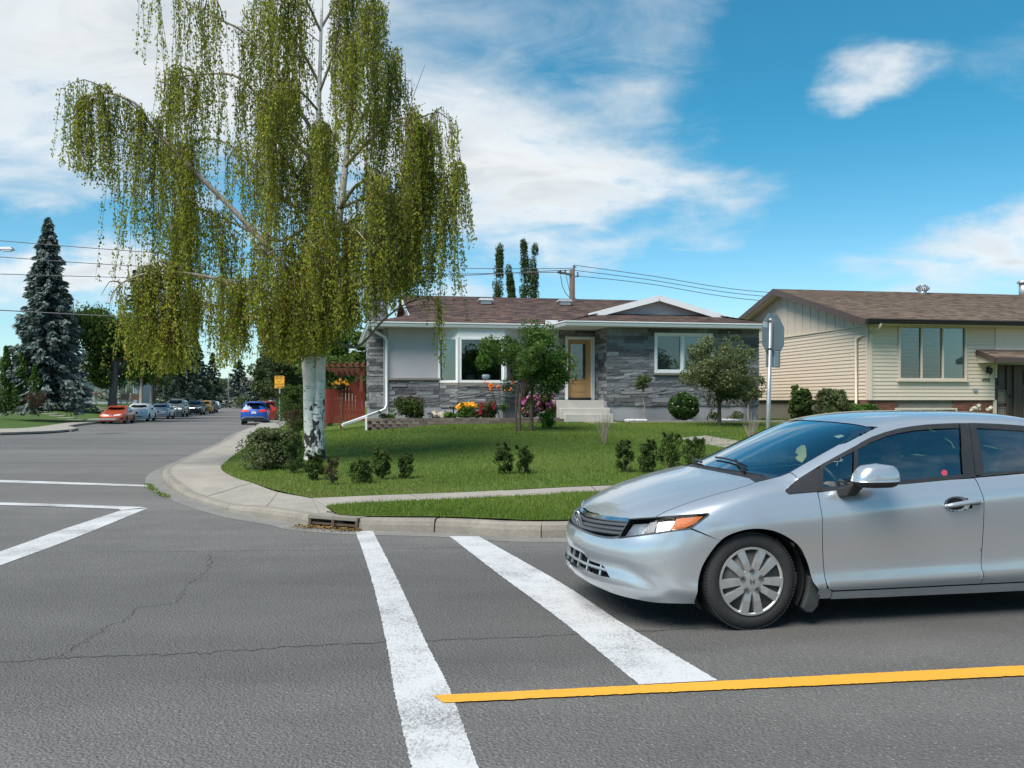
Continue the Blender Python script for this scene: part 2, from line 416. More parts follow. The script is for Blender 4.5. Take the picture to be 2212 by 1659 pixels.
ribbon_px('centre_line', [(936, 1505), (1400, 1482), (1800, 1461), (2212, 1440), (3000, 1401)],
          [(958, 1521), (1400, 1500), (1800, 1482), (2212, 1462), (3000, 1425)], .008, 'yellow_paint')
ribbon_px('crosswalk_line', [(-400, 1326), (0, 1192), (130, 1146), (262, 1103)], [(-400, 1366), (0, 1222), (160, 1163), (320, 1098)], .004, 'white_paint')
ribbon_px('stop_line', [(-400, 1079), (0, 1086.5), (262, 1094.6), (318, 1097)], [(-400, 1085), (0, 1092), (230, 1099.5), (262, 1103)], .008, 'white_paint')
ribbon_px('crosswalk_line', [(-400, 1024), (0, 1037), (322, 1048)], [(-400, 1029), (0, 1042), (320, 1051.5)], .004, 'white_paint')
def crack(pts, wd, z=.0025):
    L = smooth_line([gp(x, y) for x, y in pts], 14); V = []; F = []
    for i in range(len(L)):
        t = L[min(i+1, len(L)-1)]-L[max(i-1, 0)]; t = t/np.linalg.norm(t); nn = np.array((-t[1], t[0]))
        c = L[i]+nn*rng.normal()*.014; ww = wd*(.35+rng.random())
        V += [(*(c+nn*ww), z), (*(c-nn*ww), z)]
        if i: F.append((2*i-2, 2*i-1, 2*i+1, 2*i))
    obj('crack', V, F, 'crack_tar', road)
zz1 = lambda x, y: (x*.5456, 987.5+y*.5455)
crack([zz1(*p) for p in [(-300, 830), (0, 815), (250, 795), (600, 785), (900, 770), (1250, 745), (1680, 730), (2212, 705), (2900, 672)]], .006)
crack([zz1(*p) for p in [(240, 800), (300, 750), (400, 690), (440, 660), (500, 645), (540, 600), (640, 585), (700, 570), (740, 510), (820, 450), (830, 380)]], .0035)
crack([zz1(*p) for p in [(350, 372), (700, 374), (1100, 370), (1420, 366)]], .004)
crack([zz1(*p) for p in [(1550, 362), (1900, 358), (2212, 356)]], .004)

# --- kerb line of the house corner (foot of the kerb), from right to far left
kerb_pts = [(60, 21.0), (35, 15.6), (20, 12.4), (9, 10.5), (4, 9.85)] + [gp(*p) for p in
            [(1207, 1163), (1050, 1157), (938, 1151), (772, 1147), (668, 1139), (633, 1131), (537, 1115), (475, 1099), (415, 1080), (376, 1064), (355, 1048), (349, 1031)]] + \
           [gpr(*p) for p in [(366, 1015), (415, 992), (486, 958)]] + [(-13.3, 44), (-17.4, 62), (-23.5, 90), (-33, 130), (-62, 210)]
KL = smooth_line(kerb_pts, 10)
def offset_line(L, d):
    out = np.empty_like(L)
    for i in range(len(L)):
        t = L[min(i+1, len(L)-1)]-L[max(i-1, 0)]; t /= np.linalg.norm(t); out[i] = L[i]+np.array((t[1], -t[0]))*d
    return out
KB = offset_line(KL, .17)          # back of the kerb (towards the lawn)
def zblock(x, y): return groad(x, y)+.13+.07*sstep(-2.5, 2.5, x)*sstep(8, 11, y)
def zcorner(x, y): return zblock(x, y)-.07*(1-sstep(.2, 1.5, np.hypot(np.asarray(x)+5.6, np.asarray(y)-12.3)-1.3))
def polyline_s(L): return np.concatenate([[0], np.cumsum(np.linalg.norm(np.diff(L, axis=0), axis=1))])
def cut(L, s0, s1, step=.35):
    S = polyline_s(L); n = max(2, int((s1-s0)/step)+1); q = np.linspace(s0, s1, n)
    return np.column_stack([np.interp(q, S, L[:, i]) for i in (0, 1)])
def s_at(L, p): S = polyline_s(L); return S[np.argmin(np.linalg.norm(L-np.array(p), axis=1))]
kerb = tag(bpy.data.objects.new('kerb', None), 'concrete kerb along the house corner', kind='structure'); link(kerb)
sb0, sb1 = s_at(KL, gp(772, 1147)), s_at(KL, gp(668, 1139))
def kerb_piece(L, s0, s1, parent, zf, mat='concrete_kerb', hgt=None):
    a = cut(L, s0+.006, s1-.006); V = []; F = []
    for i in range(len(a)):
        t = a[min(i+1, len(a)-1)]-a[max(i-1, 0)]; t /= np.linalg.norm(t); n = np.array((t[1], -t[0]))
        zr = float(groad(*a[i])); ht = float(zf(*a[i]))-zr
        for d, z in ((0, -.03), (.012, ht*.55), (.03, ht*.88), (.055, ht+.004), (.10, ht+.008), (.175, ht+.004), (.175, -.03)):
            p = a[i]+n*d; V.append((p[0], p[1], zr+z))
    k = 7
    for i in range(len(a)-1):
        for j in range(k-1): F.append((i*k+j, i*k+j+1, (i+1)*k+j+1, (i+1)*k+j))
    F.append(tuple(range(k-1, -1, -1))); F.append(tuple((len(a)-1)*k+j for j in range(k)))
    o = obj('kerb_stone', V, F, mat, parent); return o
s = 0.0; Stot = polyline_s(KL)[-1]; s = s_at(KL, (20, 12.4))
joints = [s_at(KL, gp(1157, 1161)), s_at(KL, gp(938, 1151))]
marks = [s]; 
while marks[-1]+2.3 < joints[0]: marks.append(marks[-1]+2.3)
marks += joints+[sb0]
for a, b in zip(marks[:-1], marks[1:]):
    if b-a > .05: kerb_piece(KL, a, b, kerb, zcorner)
s = sb1
while s < Stot-3:
    kerb_piece(KL, s, s+2.2, kerb, zcorner); s += 2.2
# gutter pan in front of the kerb
gl = offset_line(KL, -.28); sg = polyline_s(KL); V = []; F = []
for i in range(len(KL)):
    for p, dz in ((KL[i]+(KB[i]-KL[i])*.1, .004), (gl[i], .003)): V.append((p[0], p[1], float(groad(*p))+dz))
    if i: F.append((2*i-2, 2*i-1, 2*i+1, 2*i))
tag(obj('gutter', V, F, 'gutter_concrete'), 'narrow concrete gutter at the foot of the kerb', kind='structure')

# --- lawn edge and pavement
IN_front = [(60, 28.5), (35, 21.6), (20, 17.6), (10, 15.4)]+[gp(1340, 1048, .2), gp(1180, 1055, .18), gp(1000, 1062.5, .165), gp(830, 1069.5, .14), gp(674, 1077, .13)]
IN_left = [gp(674, 1077, .13), gp(600, 1061, .13), gp(551, 1047, .12), gp(505, 1034, .11), gp(478, 1017, .1), gp(488, 1000, .1)]+[gpr(528, 968, .13), gpr(562, 946, .13)]+[(-11.6, 44.5), (-15.6, 62), (-21.6, 90), (-31, 130)]
INF = smooth_line(IN_front, 8); INL = smooth_line(IN_left, 8)
NE = smooth_line([(60, 27.2), (35, 20.4), (20, 16.4), (10, 14.2)]+[gp(1310, 1062, .2), gp(1207, 1068, .19), gp(1010, 1077, .165), gp(818, 1086, .14), gp(764, 1090, .13), gp(704, 1096, .13)], 8)
walk = tag(bpy.data.objects.new('pavement', None), 'concrete pavement round the house corner', kind='structure'); link(walk)
def slabs(A, B, n, zf, parent, mat='concrete', g=.008):
    """split the strip between two lines into n slabs"""
    SA, SB = polyline_s(A)[-1], polyline_s(B)[-1]
    for k in range(n):
        a = cut(A, SA*k/n+g, SA*(k+1)/n-g, .3); b = cut(B, SB*k/n+g, SB*(k+1)/n-g, .3); m = max(len(a), len(b))
        a = cut(a, 0, polyline_s(a)[-1], polyline_s(a)[-1]/(m-.01)); b = cut(b, 0, polyline_s(b)[-1], polyline_s(b)[-1]/(m-.01)); m = min(len(a), len(b)); V = []; F = []
        dz = rng.normal()*.003
        for i in range(m):
            for q in range(4):
                p = a[i]+(b[i]-a[i])*q/3; V.append((p[0], p[1], float(zf(*p))+.006+dz))
        for i in range(m-1):
            for q in range(3): F.append((i*4+q, i*4+q+1, i*4+q+5, i*4+q+4))
        nb = len(V); edge = [q for q in range(4)]+[i*4+3 for i in range(1, m)]+[(m-1)*4+q for q in (2, 1, 0)]+[i*4 for i in range(m-2, 0, -1)]
        V += [(V[e][0], V[e][1], V[e][2]-.09) for e in edge]
        for i in range(len(edge)): F.append((edge[i], edge[(i+1) % len(edge)], nb+(i+1) % len(edge), nb+i))
        obj('slab', V, F, mat, parent)
def part_line(L, p0, p1):
    a, b = s_at(L, p0), s_at(L, p1); return cut(L, min(a, b), max(a, b), .25)
far_f = part_line(INF, (20, 17.6), gp(674, 1077, .13)); near_f = part_line(NE, (20, 16.4), gp(704, 1096, .13))
slabs(far_f, near_f, 17, zblock, walk)
KBl = part_line(KB, KB[np.argmin(np.linalg.norm(KL-np.array(gp(668, 1139)), axis=1))], (-23.3, 90))
inn = part_line(INL, gp(674, 1077, .13), (-21.6, 90))
# match the two sides of the corner by key points
def seg2(L, keys):
    return [part_line(L, a, b) for a, b in zip(keys[:-1], keys[1:])]
kk = [KBl[0], gp(537, 1113, .05), gp(415, 1077, .05), gp(352, 1030, .05), gpr(420, 988, .05), gpr(492, 953, .1), (-13.1, 44), (-23.3, 90)]
ki = [INL[0], gp(600, 1061, .13), gp(540, 1044, .12), gp(482, 1020, .1), gp(490, 998, .1), gpr(528, 968, .13), (-11.6, 44.5), (-21.6, 90)]
for A, B, n in zip(seg2(KBl, kk), seg2(inn, ki), [1, 1, 1, 1, 3, 6, 20]):
    slabs(A, B, n, zcorner, walk)
# wedge of concrete between the street pavement and the kerb at the drain
slabs(np.array([gp(674, 1077, .13), gp(704, 1096.5, .13)]), np.array([KBl[0], KBl[0]+np.array((.16, .05))]), 1, zcorner, walk, g=.001)

# --- lawns
def dist_to(L, x, y):
    x = np.atleast_1d(np.asarray(x, float)); y = np.atleast_1d(np.asarray(y, float)); d = np.full(x.shape, 1e9)
    for i in range(len(L)-1):
        a, b = L[i], L[i+1]; ab = b-a; t = np.clip(((x-a[0])*ab[0]+(y-a[1])*ab[1])/(ab@ab), 0, 1)
        d = np.minimum(d, np.hypot(x-a[0]-ab[0]*t, y-a[1]-ab[1]*t))
    return d
INFc, INLc = INF[::3], INL[::3]
def lawn_z(x, y):
    x = np.asarray(x, float); y = np.asarray(y, float); sh = x.shape
    df = dist_to(INFc, x, y); dl = dist_to(INLc, x, y); xx = np.atleast_1d(x)
    f = sstep(0, 1, np.clip(df/17, 0, 1)*.9+.05); g = np.where(xx > 0, np.maximum(np.clip(dl/6, 0, 1)**.8, sstep(0, 3, xx)), np.clip(dl/6, 0, 1)**.8)
    z = zblock(np.atleast_1d(x), np.atleast_1d(y))+.01+.64*f*g*(1-.35*sstep(40, 60, np.atleast_1d(y)))
    return z.reshape(sh) if sh else float(z[0])
def on_lawn(px, py):
    """where the ray through a pixel meets the lawn"""
    Y = np.arange(8, 60, .02); X = (px-CX)/FPX*Y; d = CH-(py-HY)/FPX*Y-lawn_z(X, Y)
    i = np.argmax(d < 0); return (X[i], Y[i], lawn_z(X[i], Y[i]))
lawn_poly = list(map(tuple, INF[::2]))+list(map(tuple, INL[1:part_line(INL, INL[0], (-15.6, 62)).shape[0] and 9999:2]))+[(-40, 160), (60, 160)]
lawn = sheet('lawn', lawn_poly, 1.2, 1.2, lawn_z, 'turf', kind='structure'); lawn['label'] = 'mown green lawn sloping up to the houses'
kb_b = part_line(KB, (20, 12.6), gp(700, 1128, .1))
bv_poly = list(map(tuple, kb_b))+list(map(tuple, near_f[::-1]))
bv = sheet('verge', bv_poly, .5, .5, lambda x, y: zblock(x, y)+.018, 'turf', kind='structure'); bv['label'] = 'strip of bright grass between pavement and kerb'

def in_poly(poly, x, y):
    c = np.zeros(len(x), bool); j = len(poly)-1
    for i in range(len(poly)):
        xi, yi = poly[i]; xj, yj = poly[j]
        cond = ((yi > y) != (yj > y)); c ^= cond & (x < (xj-xi)*(y-yi)/(yj-yi+1e-12)+xi); j = i
    return c
def grass(name, poly, n, box, zf, hmin, hmax, wd, label, keep=None, tintf=None):
    x = rng.uniform(box[0], box[1], n); y = box[2]+(box[3]-box[2])*rng.random(n)**1.35; k = in_poly(poly, x, y)
    if keep is not None: k &= keep(x, y)
    x, y = x[k], y[k]; n = len(x); z = zf(x, y); h = rng.uniform(hmin, hmax, n)
    a = rng.uniform(0, 2*np.pi, n); lean = rng.normal(0, .35, (n, 2))*h[:, None]
    V = np.empty((n, 3, 3)); V[:, 0] = np.column_stack([x-np.cos(a)*wd, y-np.sin(a)*wd, z-.01]); V[:, 1] = np.column_stack([x+np.cos(a)*wd, y+np.sin(a)*wd, z-.01])
    V[:, 2] = np.column_stack([x+lean[:, 0], y+lean[:, 1], z+h])
    me = bpy.data.meshes.new(name); me.vertices.add(n*3); me.vertices.foreach_set('co', V.astype(np.float32).ravel())
    me.loops.add(n*3); me.loops.foreach_set('vertex_index', np.arange(n*3, dtype=np.int32)); me.polygons.add(n)
    me.polygons.foreach_set('loop_start', np.arange(0, n*3, 3, dtype=np.int32)); me.polygons.foreach_set('loop_total', np.full(n, 3, np.int32))
    me.materials.append(MATS['grass_blade']); me.update(calc_edges=True)
    pat = .48+.32*np.sin(x*.9+1.3*np.sin(y*.5))*np.sin(y*.8+x*.3)+rng.normal(0, .18, n)
    if tintf is not None: pat = pat+tintf(x, y)
    at_ = me.attributes.new('tint', 'FLOAT', 'FACE'); at_.data.foreach_set('value', np.clip(pat, 0, 1).astype(np.float32))
    o = bpy.data.objects.new(name, me); link(o); tag(o, label, 'grass', kind='stuff'); return o
grass('verge_grass', bv_poly, 60000, (-2.9, 3.5, 9.4, 13.4), lambda x, y: zblock(x, y)+.018, .025, .05, .005, 'bright green grass of the strip beside the kerb', tintf=lambda x, y: .18)
grass('lawn_grass', lawn_poly, 210000, (-13, 13, 11.9, 33), lawn_z, .025, .055, .008, 'short green lawn grass in front of the two houses',
      tintf=lambda x, y: .35*(1-sstep(.0, 1.3, dist_to(INFc, x, y)))+.25*(1-sstep(0, 1., dist_to(INLc, x, y))))

# --- far left corner across the side street
LK = smooth_line([(-60, 36.5), (-30, 38.7), (-25.6, 40.0), (-23.3, 42.6), (-22.9, 46.0), (-24.4, 50.8), (-27.6, 56.5), (-30.1, 65.0), (-33.6, 82), (-38.1, 104), (-43.5, 128), (-58, 165), (-90, 215)], 8)
LB = offset_line(LK, -.17)
lk = tag(bpy.data.objects.new('kerb_across', None), 'concrete kerb across the side street', kind='structure'); link(lk)
S = polyline_s(LK)[-1]; s = s_at(LK, (-40, 37.9))
LKr = LK[::-1].copy(); Sr = polyline_s(LKr)[-1]; s = Sr-s_at(LK, (-58, 165))
drop0, drop1 = Sr-s_at(LK, (-22.9, 48.6)), Sr-s_at(LK, (-21.4, 40.9))
while s < Sr-15:
    if not (drop0-1 < s < drop1): kerb_piece(LKr, s, s+3.0, lk, lambda x, y: groad(x, y)+.14)
    s += 3.0
lw_in = smooth_line([(-60, 43.5), (-40, 44.3), (-31, 46.2), (-27.6, 49.3), (-28.0, 53), (-31.9, 65.5), (-35.4, 82), (-39.9, 104), (-45.3, 128), (-60, 165)], 8)
lwp = tag(bpy.data.objects.new('pavement_across', None), 'pale pavement across the side street', kind='structure'); link(lwp)
slabs(part_line(LB, (-40, 37.9), (-58, 165)), part_line(lw_in, (-40, 44.3), (-60, 165)), 40, lambda x, y: groad(x, y)+.13, lwp)
def lawn2_z(x, y):
    d = dist_to(lw_in, x, y).reshape(np.asarray(x).shape); return groad(x, y)+.13+1.25*sstep(-2, 20, d)-.04
l2 = sheet('lawn_across', list(map(tuple, lw_in))+[(-110, 240), (-300, 240), (-300, 60), (-100, 44)], 4, 4, lambda x, y: lawn2_z(x, y), 'far_turf', kind='structure')
l2['label'] = 'lawn of the house across the side street'
def on_lawn2(px, py):
    Y = np.arange(45, 120, .1); X = (px-CX)/FPX*Y; d = CH-(py-HY)/FPX*Y-lawn2_z(X, Y)
    i = np.argmax(d < 0); return (X[i], Y[i], float(lawn2_z(X[i], Y[i])))

# --- storm drain in the kerb
pmat('drain_iron', (.10, .07, .05), .8, .3, var=.4, scale=12, bump=.004, bscale=60)
pmat('drain_dark', (.012, .012, .011), .95, var=.3)
pmat('leaf_litter', (.16, .09, .04), .9, var=.4, scale=15)
dm = thing('storm_drain', 'rusty open storm drain set into the kerb at the corner', 'drain', loc=(0, 0, 0))
A_, B_ = Vector((*gp(772, 1147), 0)), Vector((*gp(668, 1139), 0)); dx = (B_-A_).normalized(); dn = Vector((-dx.y, dx.x, 0))
if dn.y < 0: dn = -dn
L_ = (B_-A_).length; zt = .135
mb = MB(); mb.bar(A_+dn*.10+Vector((0, 0, zt-.008)), B_+dn*.10+Vector((0, 0, zt-.008)), .22, .035); mb.build('lintel', 'concrete_kerb', dm)
mb = MB(); mb.bar(A_+dn*.33+Vector((0, 0, .0)), B_+dn*.33+Vector((0, 0, .0)), .02, .30); mb.bar(A_+dn*.17+Vector((0, 0, .004)), B_+dn*.17+Vector((0, 0, .004)), .33, .006); mb.build('pit', 'drain_dark', dm)
for k in (0.015, .5, .985):
    p = A_+(B_-A_)*k; mb = MB(); mb.bar(p+dn*.012+Vector((0, 0, 0)), p+dn*.012+Vector((0, 0, zt+.01)), .035, .04, up=dx); mb.build('post', 'drain_iron', dm)
mb = MB(); mb.bar(A_+dn*.02+Vector((0, 0, .055)), B_+dn*.02+Vector((0, 0, .055)), .02, .025); mb.build('rail', 'drain_iron', dm)
nl = 420; tpar = rng.random(nl); base_ = np.array(A_)[None, :]+np.outer(tpar*1.35-.1, np.array(B_-A_)); off = np.outer(-np.abs(rng.normal(0, .09, nl))+.02, np.array(dn))
cl = base_+off; cl[:, 2] = .012+rng.random(nl)*.02
leaf_mat_l = leafmat('dead_leaf', [(.12, .06, .02), (.22, .12, .04), (.30, .22, .08), (.10, .10, .03)], .1)
litter = leaf_mesh('leaf_litter', cl, rand_dirs(nl)*.5+np.array([0, 0, 1]), rand_dirs(nl)*np.array([1, 1, .15]), .035, .02, 'dead_leaf')
tag(litter, 'brown leaf litter gathered in front of the storm drain', 'leaves', kind='stuff')

# weeds along the gutter edge at the corner
wl_ = cut(gl, s_at(KL, gp(395, 1072)), s_at(KL, gp(352, 1022)), .01); k_ = rng.integers(0, len(wl_), 700); dn_ = (np.sin(k_*.013)+np.sin(k_*.037+1)) > .2; k_ = k_[dn_]
wp_ = wl_[k_]+rng.normal(0, .035, (len(k_), 2)); n_ = len(k_); wc = np.column_stack([wp_, groad(wp_[:, 0], wp_[:, 1])+.03+rng.random(n_)*.025])
tag(leaf_mesh('weeds', wc, rand_dirs(n_), rand_dirs(n_)*.7+np.array((0, 0, 1)), .055, .012, 'grass_blade'), 'green weeds growing along the gutter at the corner', 'weeds', kind='stuff')
# ================================================================== houses
pmat('stucco', (.47, .455, .48), .9, var=.07, scale=3, bump=.004, bscale=120)
pmat('stucco_foundation', (.31, .325, .345), .9, var=.12, scale=2.5, bump=.004, bscale=90)
pmat('white_trim', (.72, .73, .74), .45, var=.05, scale=5)
pmat('vinyl_frame', (.78, .79, .80), .4, var=.04, scale=5)
pmat('slate', (.105, .110, .120), .85, var=.5, scale=6, bump=.012, bscale=14, objrand=.5, base2=(.20, .205, .215), stretch=(1, 1, 3))
pmat('ledge_stone', (.21, .19, .165), .85, var=.2, scale=4, bump=.005)
pmat('wood_door', (.46, .27, .115), .45, var=.18, scale=3, stretch=(6, 1, .6))
pmat('black_rubber', (.02, .02, .02), .7, var=.2)
pmat('metal_steel', (.55, .55, .55), .35, .9, var=.1)
pmat('concrete_step', (.44, .42, .39), .85, var=.15, scale=2, bump=.004, bscale=60)
pmat('paver_brick', (.16, .125, .11), .85, var=.3, scale=7, bump=.006, bscale=40, objrand=.3)
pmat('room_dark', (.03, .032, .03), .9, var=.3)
pmat('blind_white', (.72, .76, .75), .7, var=.05, scale=2)
pmat('blind_dim', (.16, .185, .18), .7, var=.15, scale=1.5)
pmat('dark_paint', (.02, .02, .022), .6, var=.2)
pmat('beige_siding', (.63, .53, .42), .6, var=.06, scale=1.2, bump=.001, bscale=30)
pmat('beige_trim', (.64, .55, .44), .5, var=.05, scale=3)
pmat('brown_trim', (.075, .05, .042), .45, var=.15, scale=4)
pmat('brown_gutter', (.028, .02, .017), .4, var=.2, scale=4)
pmat('foundation_tan', (.20, .18, .15), .9, var=.2, scale=3, bump=.005, bscale=60)
pmat('red_brick', (.19, .075, .05), .85, var=.3, scale=6, bump=.004, bscale=40, objrand=.25)
pmat('brown_door', (.085, .05, .035), .5, var=.25, scale=4, stretch=(1, 1, .4))
pmat('tan_panel', (.27, .21, .165), .6, var=.15, scale=4)
pmat('galvanised', (.46, .47, .48), .45, .75, var=.15, scale=9)
glassmat('window_glass', (.78, .85, .84), 2.2, .008)
glassmat('bright_glass', (.9, .95, .95), 1.2, .01)
def make_shingle(name, cols, mort):
    m = bpy.data.materials.new(name); m.use_nodes = True; t = NT(m.node_tree); b = t.n['Principled BSDF']
    uv = t.new('ShaderNodeUVMap'); uv.uv_map = 'UVMap'
    wob = t.mapping(uv.outputs[0], (1, 1, 1))
    br = t.new('ShaderNodeTexBrick'); t.l.new(wob, br.inputs['Vector']); br.offset = .37; br.squash = .8; br.squash_frequency = 3
    br.inputs['Scale'].default_value = 1; br.inputs['Brick Width'].default_value = .33; br.inputs['Row Height'].default_value = .14
    br.inputs['Mortar Size'].default_value = .006; br.inputs['Color1'].default_value = (0, 0, 0, 1); br.inputs['Color2'].default_value = (1, 1, 1, 1); br.inputs['Mortar'].default_value = (.1, .1, .1, 1)
    br.inputs['Bias'].default_value = 0
    nz = t.noise(t.mapping(uv.outputs[0], (.6, 1.6, 1)), 2.6, 5, .7); gr = t.noise(uv.outputs[0], 70, 2, .6)
    f = t.math('ADD', t.math('MULTIPLY', br.outputs['Color'], .55), t.math('ADD', t.math('MULTIPLY', nz, .35), t.math('MULTIPLY', gr, .2)))
    c = t.ramp(f, [(.18, cols[0]), (.5, cols[1]), (.85, cols[2])])
    c = t.mix(t.math('MULTIPLY', br.outputs['Fac'], .6), c, mort)
    t.l.new(c, b.inputs['Base Color']); b.inputs['Roughness'].default_value = .9; b.inputs['Specular IOR Level'].default_value = .25
    bn = t.new('ShaderNodeBump'); bn.inputs['Distance'].default_value = .006; t.l.new(t.math('ADD', br.outputs['Color'], gr), bn.inputs['Height']); t.l.new(bn.outputs[0], b.inputs['Normal'])
    MATS[name] = m
make_shingle('shingle_brown', [(.050, .038, .038), (.135, .096, .086), (.30, .19, .15)], (.035, .026, .026))
make_shingle('shingle_tan', [(.09, .065, .050), (.20, .145, .112), (.34, .25, .19)], (.06, .045, .036))

UB = mesh_from('unit_block', [(x, y, z) for z in (-.5, .5) for x, y in ((-.5, -.5), (.5, -.5), (.5, .5), (-.5, .5))],
               [(3, 2, 1, 0), (4, 5, 6, 7), (0, 1, 5, 4), (1, 2, 6, 5), (2, 3, 7, 6), (3, 0, 4, 7)])
def unit_mesh(matname, bev=.0, seed=0):
    me = UB.copy(); me.name = matname+'_block'; me.materials.append(MATS[matname])
    if bev:   # uneven split face: push the front corners about
        r = random.Random(seed)
        bm = bmesh.new(); bm.from_mesh(me); bmesh.ops.subdivide_edges(bm, edges=[e for e in bm.edges if abs(e.verts[0].co.y+.5) < .01 and abs(e.verts[1].co.y+.5) < .01], cuts=1, use_grid_fill=True)
        for v in bm.verts:
            if v.co.y < -.49: v.co.y += r.uniform(0, bev); v.co.x += r.uniform(-.02, .02); v.co.z += r.uniform(-.04, .04)
        bm.to_mesh(me); bm.free()
    return me
def block(name, me, parent, c, d, rot=(0, 0, 0)):
    o = bpy.data.objects.new(name, me); link(o, parent); o.location = c; o.scale = d; o.rotation_euler = rot; return o
class Frame:
    """house frame: u along the facade, v into the lot, placed by a point and an angle"""
    def __init__(s, X, Y, th): s.X, s.Y, s.th = X, Y, th; s.c, s.s = math.cos(th), math.sin(th)
    def w(s, u, v): return (s.X+u*s.c-v*s.s, s.Y+u*s.s+v*s.c)
    def u(s, px, v):
        q = (px-CX)/FPX; x0, y0 = s.X-v*s.s, s.Y+v*s.c; return (q*y0-x0)/(s.c-q*s.s)
    def z(s, py, u, v): return CH-(py-HY)/FPX*s.w(u, v)[1]
    def v_at(s, px, u):     # v at which a ray through px crosses u = const
        q = (px-CX)/FPX; x0, y0 = s.X+u*s.c, s.Y+u*s.s; return (x0-q*y0)/(q*s.c+s.s)
    def loc(s, x, y): dx, dy = x-s.X, y-s.Y; return dx*s.c+dy*s.s, -dx*s.s+dy*s.c
def shingled(name, poly, mat, parent, eave_a, up_b, course=.14, lift=.012):
    """roof plane: polygon of 3-D points cut into shingle courses, each course lapping the one below"""
    O = Vector(poly[0]); a = Vector(eave_a).normalized(); b = Vector(up_b); b = (b-a*b.dot(a)).normalized(); n = a.cross(b)
    if n.z < 0: n = -n
    P2 = [((Vector(p)-O).dot(a), (Vector(p)-O).dot(b)) for p in poly]; bs = [p[1] for p in P2]; b0, b1 = min(bs), max(bs)
    V = []; F = []; UV = []; k = 0
    while b0+k*course < b1-1e-4:
        lo, hi = b0+k*course, min(b1, b0+(k+1)*course); strip = clip_half(clip_half(P2, 1, lo, False), 1, hi, True); k += 1
        if len(strip) < 3: continue
        i0 = len(V)
        for x, y in strip:
            t = (y-lo)/course; p = O+a*x+b*y+n*(lift*(1-t)); V.append(tuple(p)); UV.append((x, y))
        F.append(tuple(range(i0, len(V))))
        lowe = [p for p in strip if abs(p[1]-lo) < 1e-5]
        if len(lowe) >= 2:
            xa, xb = min(p[0] for p in lowe), max(p[0] for p in lowe); j = len(V)
            for x, h_ in ((xa, lift), (xb, lift), (xb, -.004), (xa, -.004)): V.append(tuple(O+a*x+b*lo+n*h_)); UV.append((x, lo+.003))
            F.append((j, j+1, j+2, j+3))
    o = obj(name, V, F, mat, parent, uv=UV); return o
def ashlar(parent, name, me_list, u0, u1, z0, z1, v, holes, rnd, hmin=.07, hmax=.14, lmin=.28, lmax=.75, depth=.05, axis='u', budget=None, stuff=None):
    """ledge-stone courses over a wall rectangle, leaving holes; each stone its own block"""
    z = z0
    while z < z1-.02:
        h = min(rnd.uniform(hmin, hmax), z1-z); 
        if z1-(z+h) < .04: h = z1-z
        x = u0-rnd.uniform(0, .2)
        while x < u1:
            L = rnd.uniform(lmin, lmax); a, b = max(x, u0), min(x+L, u1); x += L
            if u1-x < .12: b = u1; x = u1
            segs = [(a, b)]
            for (ha, hb, hc, hd) in holes:
                if z+h > hc+.01 and z < hd-.01:
                    ns = []
                    for p, q in segs:
                        if q <= ha or p >= hb: ns.append((p, q)); continue
                        if p < ha: ns.append((p, ha))
                        if q > hb: ns.append((hb, q))
                    segs = ns
            for p, q in segs:
                if q-p < .03: continue
                pr = rnd.uniform(.0, .028); g = .006
                c = ((p+q)/2, v-pr/2+depth/2-.03, z+h/2) if axis == 'u' else (v-pr/2, (p+q)/2, z+h/2)
                d = (q-p-g, depth+pr, h-g); rot = (0, 0, 0) if axis == 'u' else (0, 0, -math.pi/2)
                if stuff is not None: stuff.append((c, d, rot)); continue
                block(name, rnd.choice(me_list), parent, c, d, rot)
        z += h
def joined_blocks(name, items, mat, parent):
    mb = MB()
    for c, d, rot in items: mb.box(c, d, rot[2])
    o = mb.build(name, mat, parent); o['kind'] = 'stuff'; return o
slates = [unit_mesh('slate', .35, k) for k in range(6)]

# ------------------------------------------------------------------ the grey bungalow
TH = R(11); H1 = Frame(2.37, 31.7, TH)
h1 = thing('bungalow', 'grey bungalow with slate stone cladding, brown shingle roof and wooden front door', 'house', (H1.X, H1.Y, 0), TH)
Z3 = lambda x, y: (740.6+x*.22322, 603.5+y*.22322)
Z4 = lambda x, y: (1152.1+x*.22322, 603.5+y*.22322)
def uz(zf, x, y, v, F=H1): px, py = zf(x, y); u = F.u(px, v); return u, F.z(py, u, v)
GZ1 = .55                                           # walls run down into the ground
uL, _ = uz(Z3, 440, 900, 0); uDL, _ = uz(Z4, 235, 900, 0); uW0, _ = uz(Z4, 585, 900, 0)
vW = -1.5; uWL, _ = uz(Z4, 715, 900, vW); uWR, _ = uz(Z4, 2175, 900, vW)
uW0 = uWL
_, zLedge = uz(Z3, 600, 975, 0); _, zLedgeT = uz(Z3, 600, 955, 0); _, zF = uz(Z3, 600, 1240, 0)
_, zFw = uz(Z4, 1000, 1225, vW); DEP = 11.0
zS = 3.93                                           # soffit level
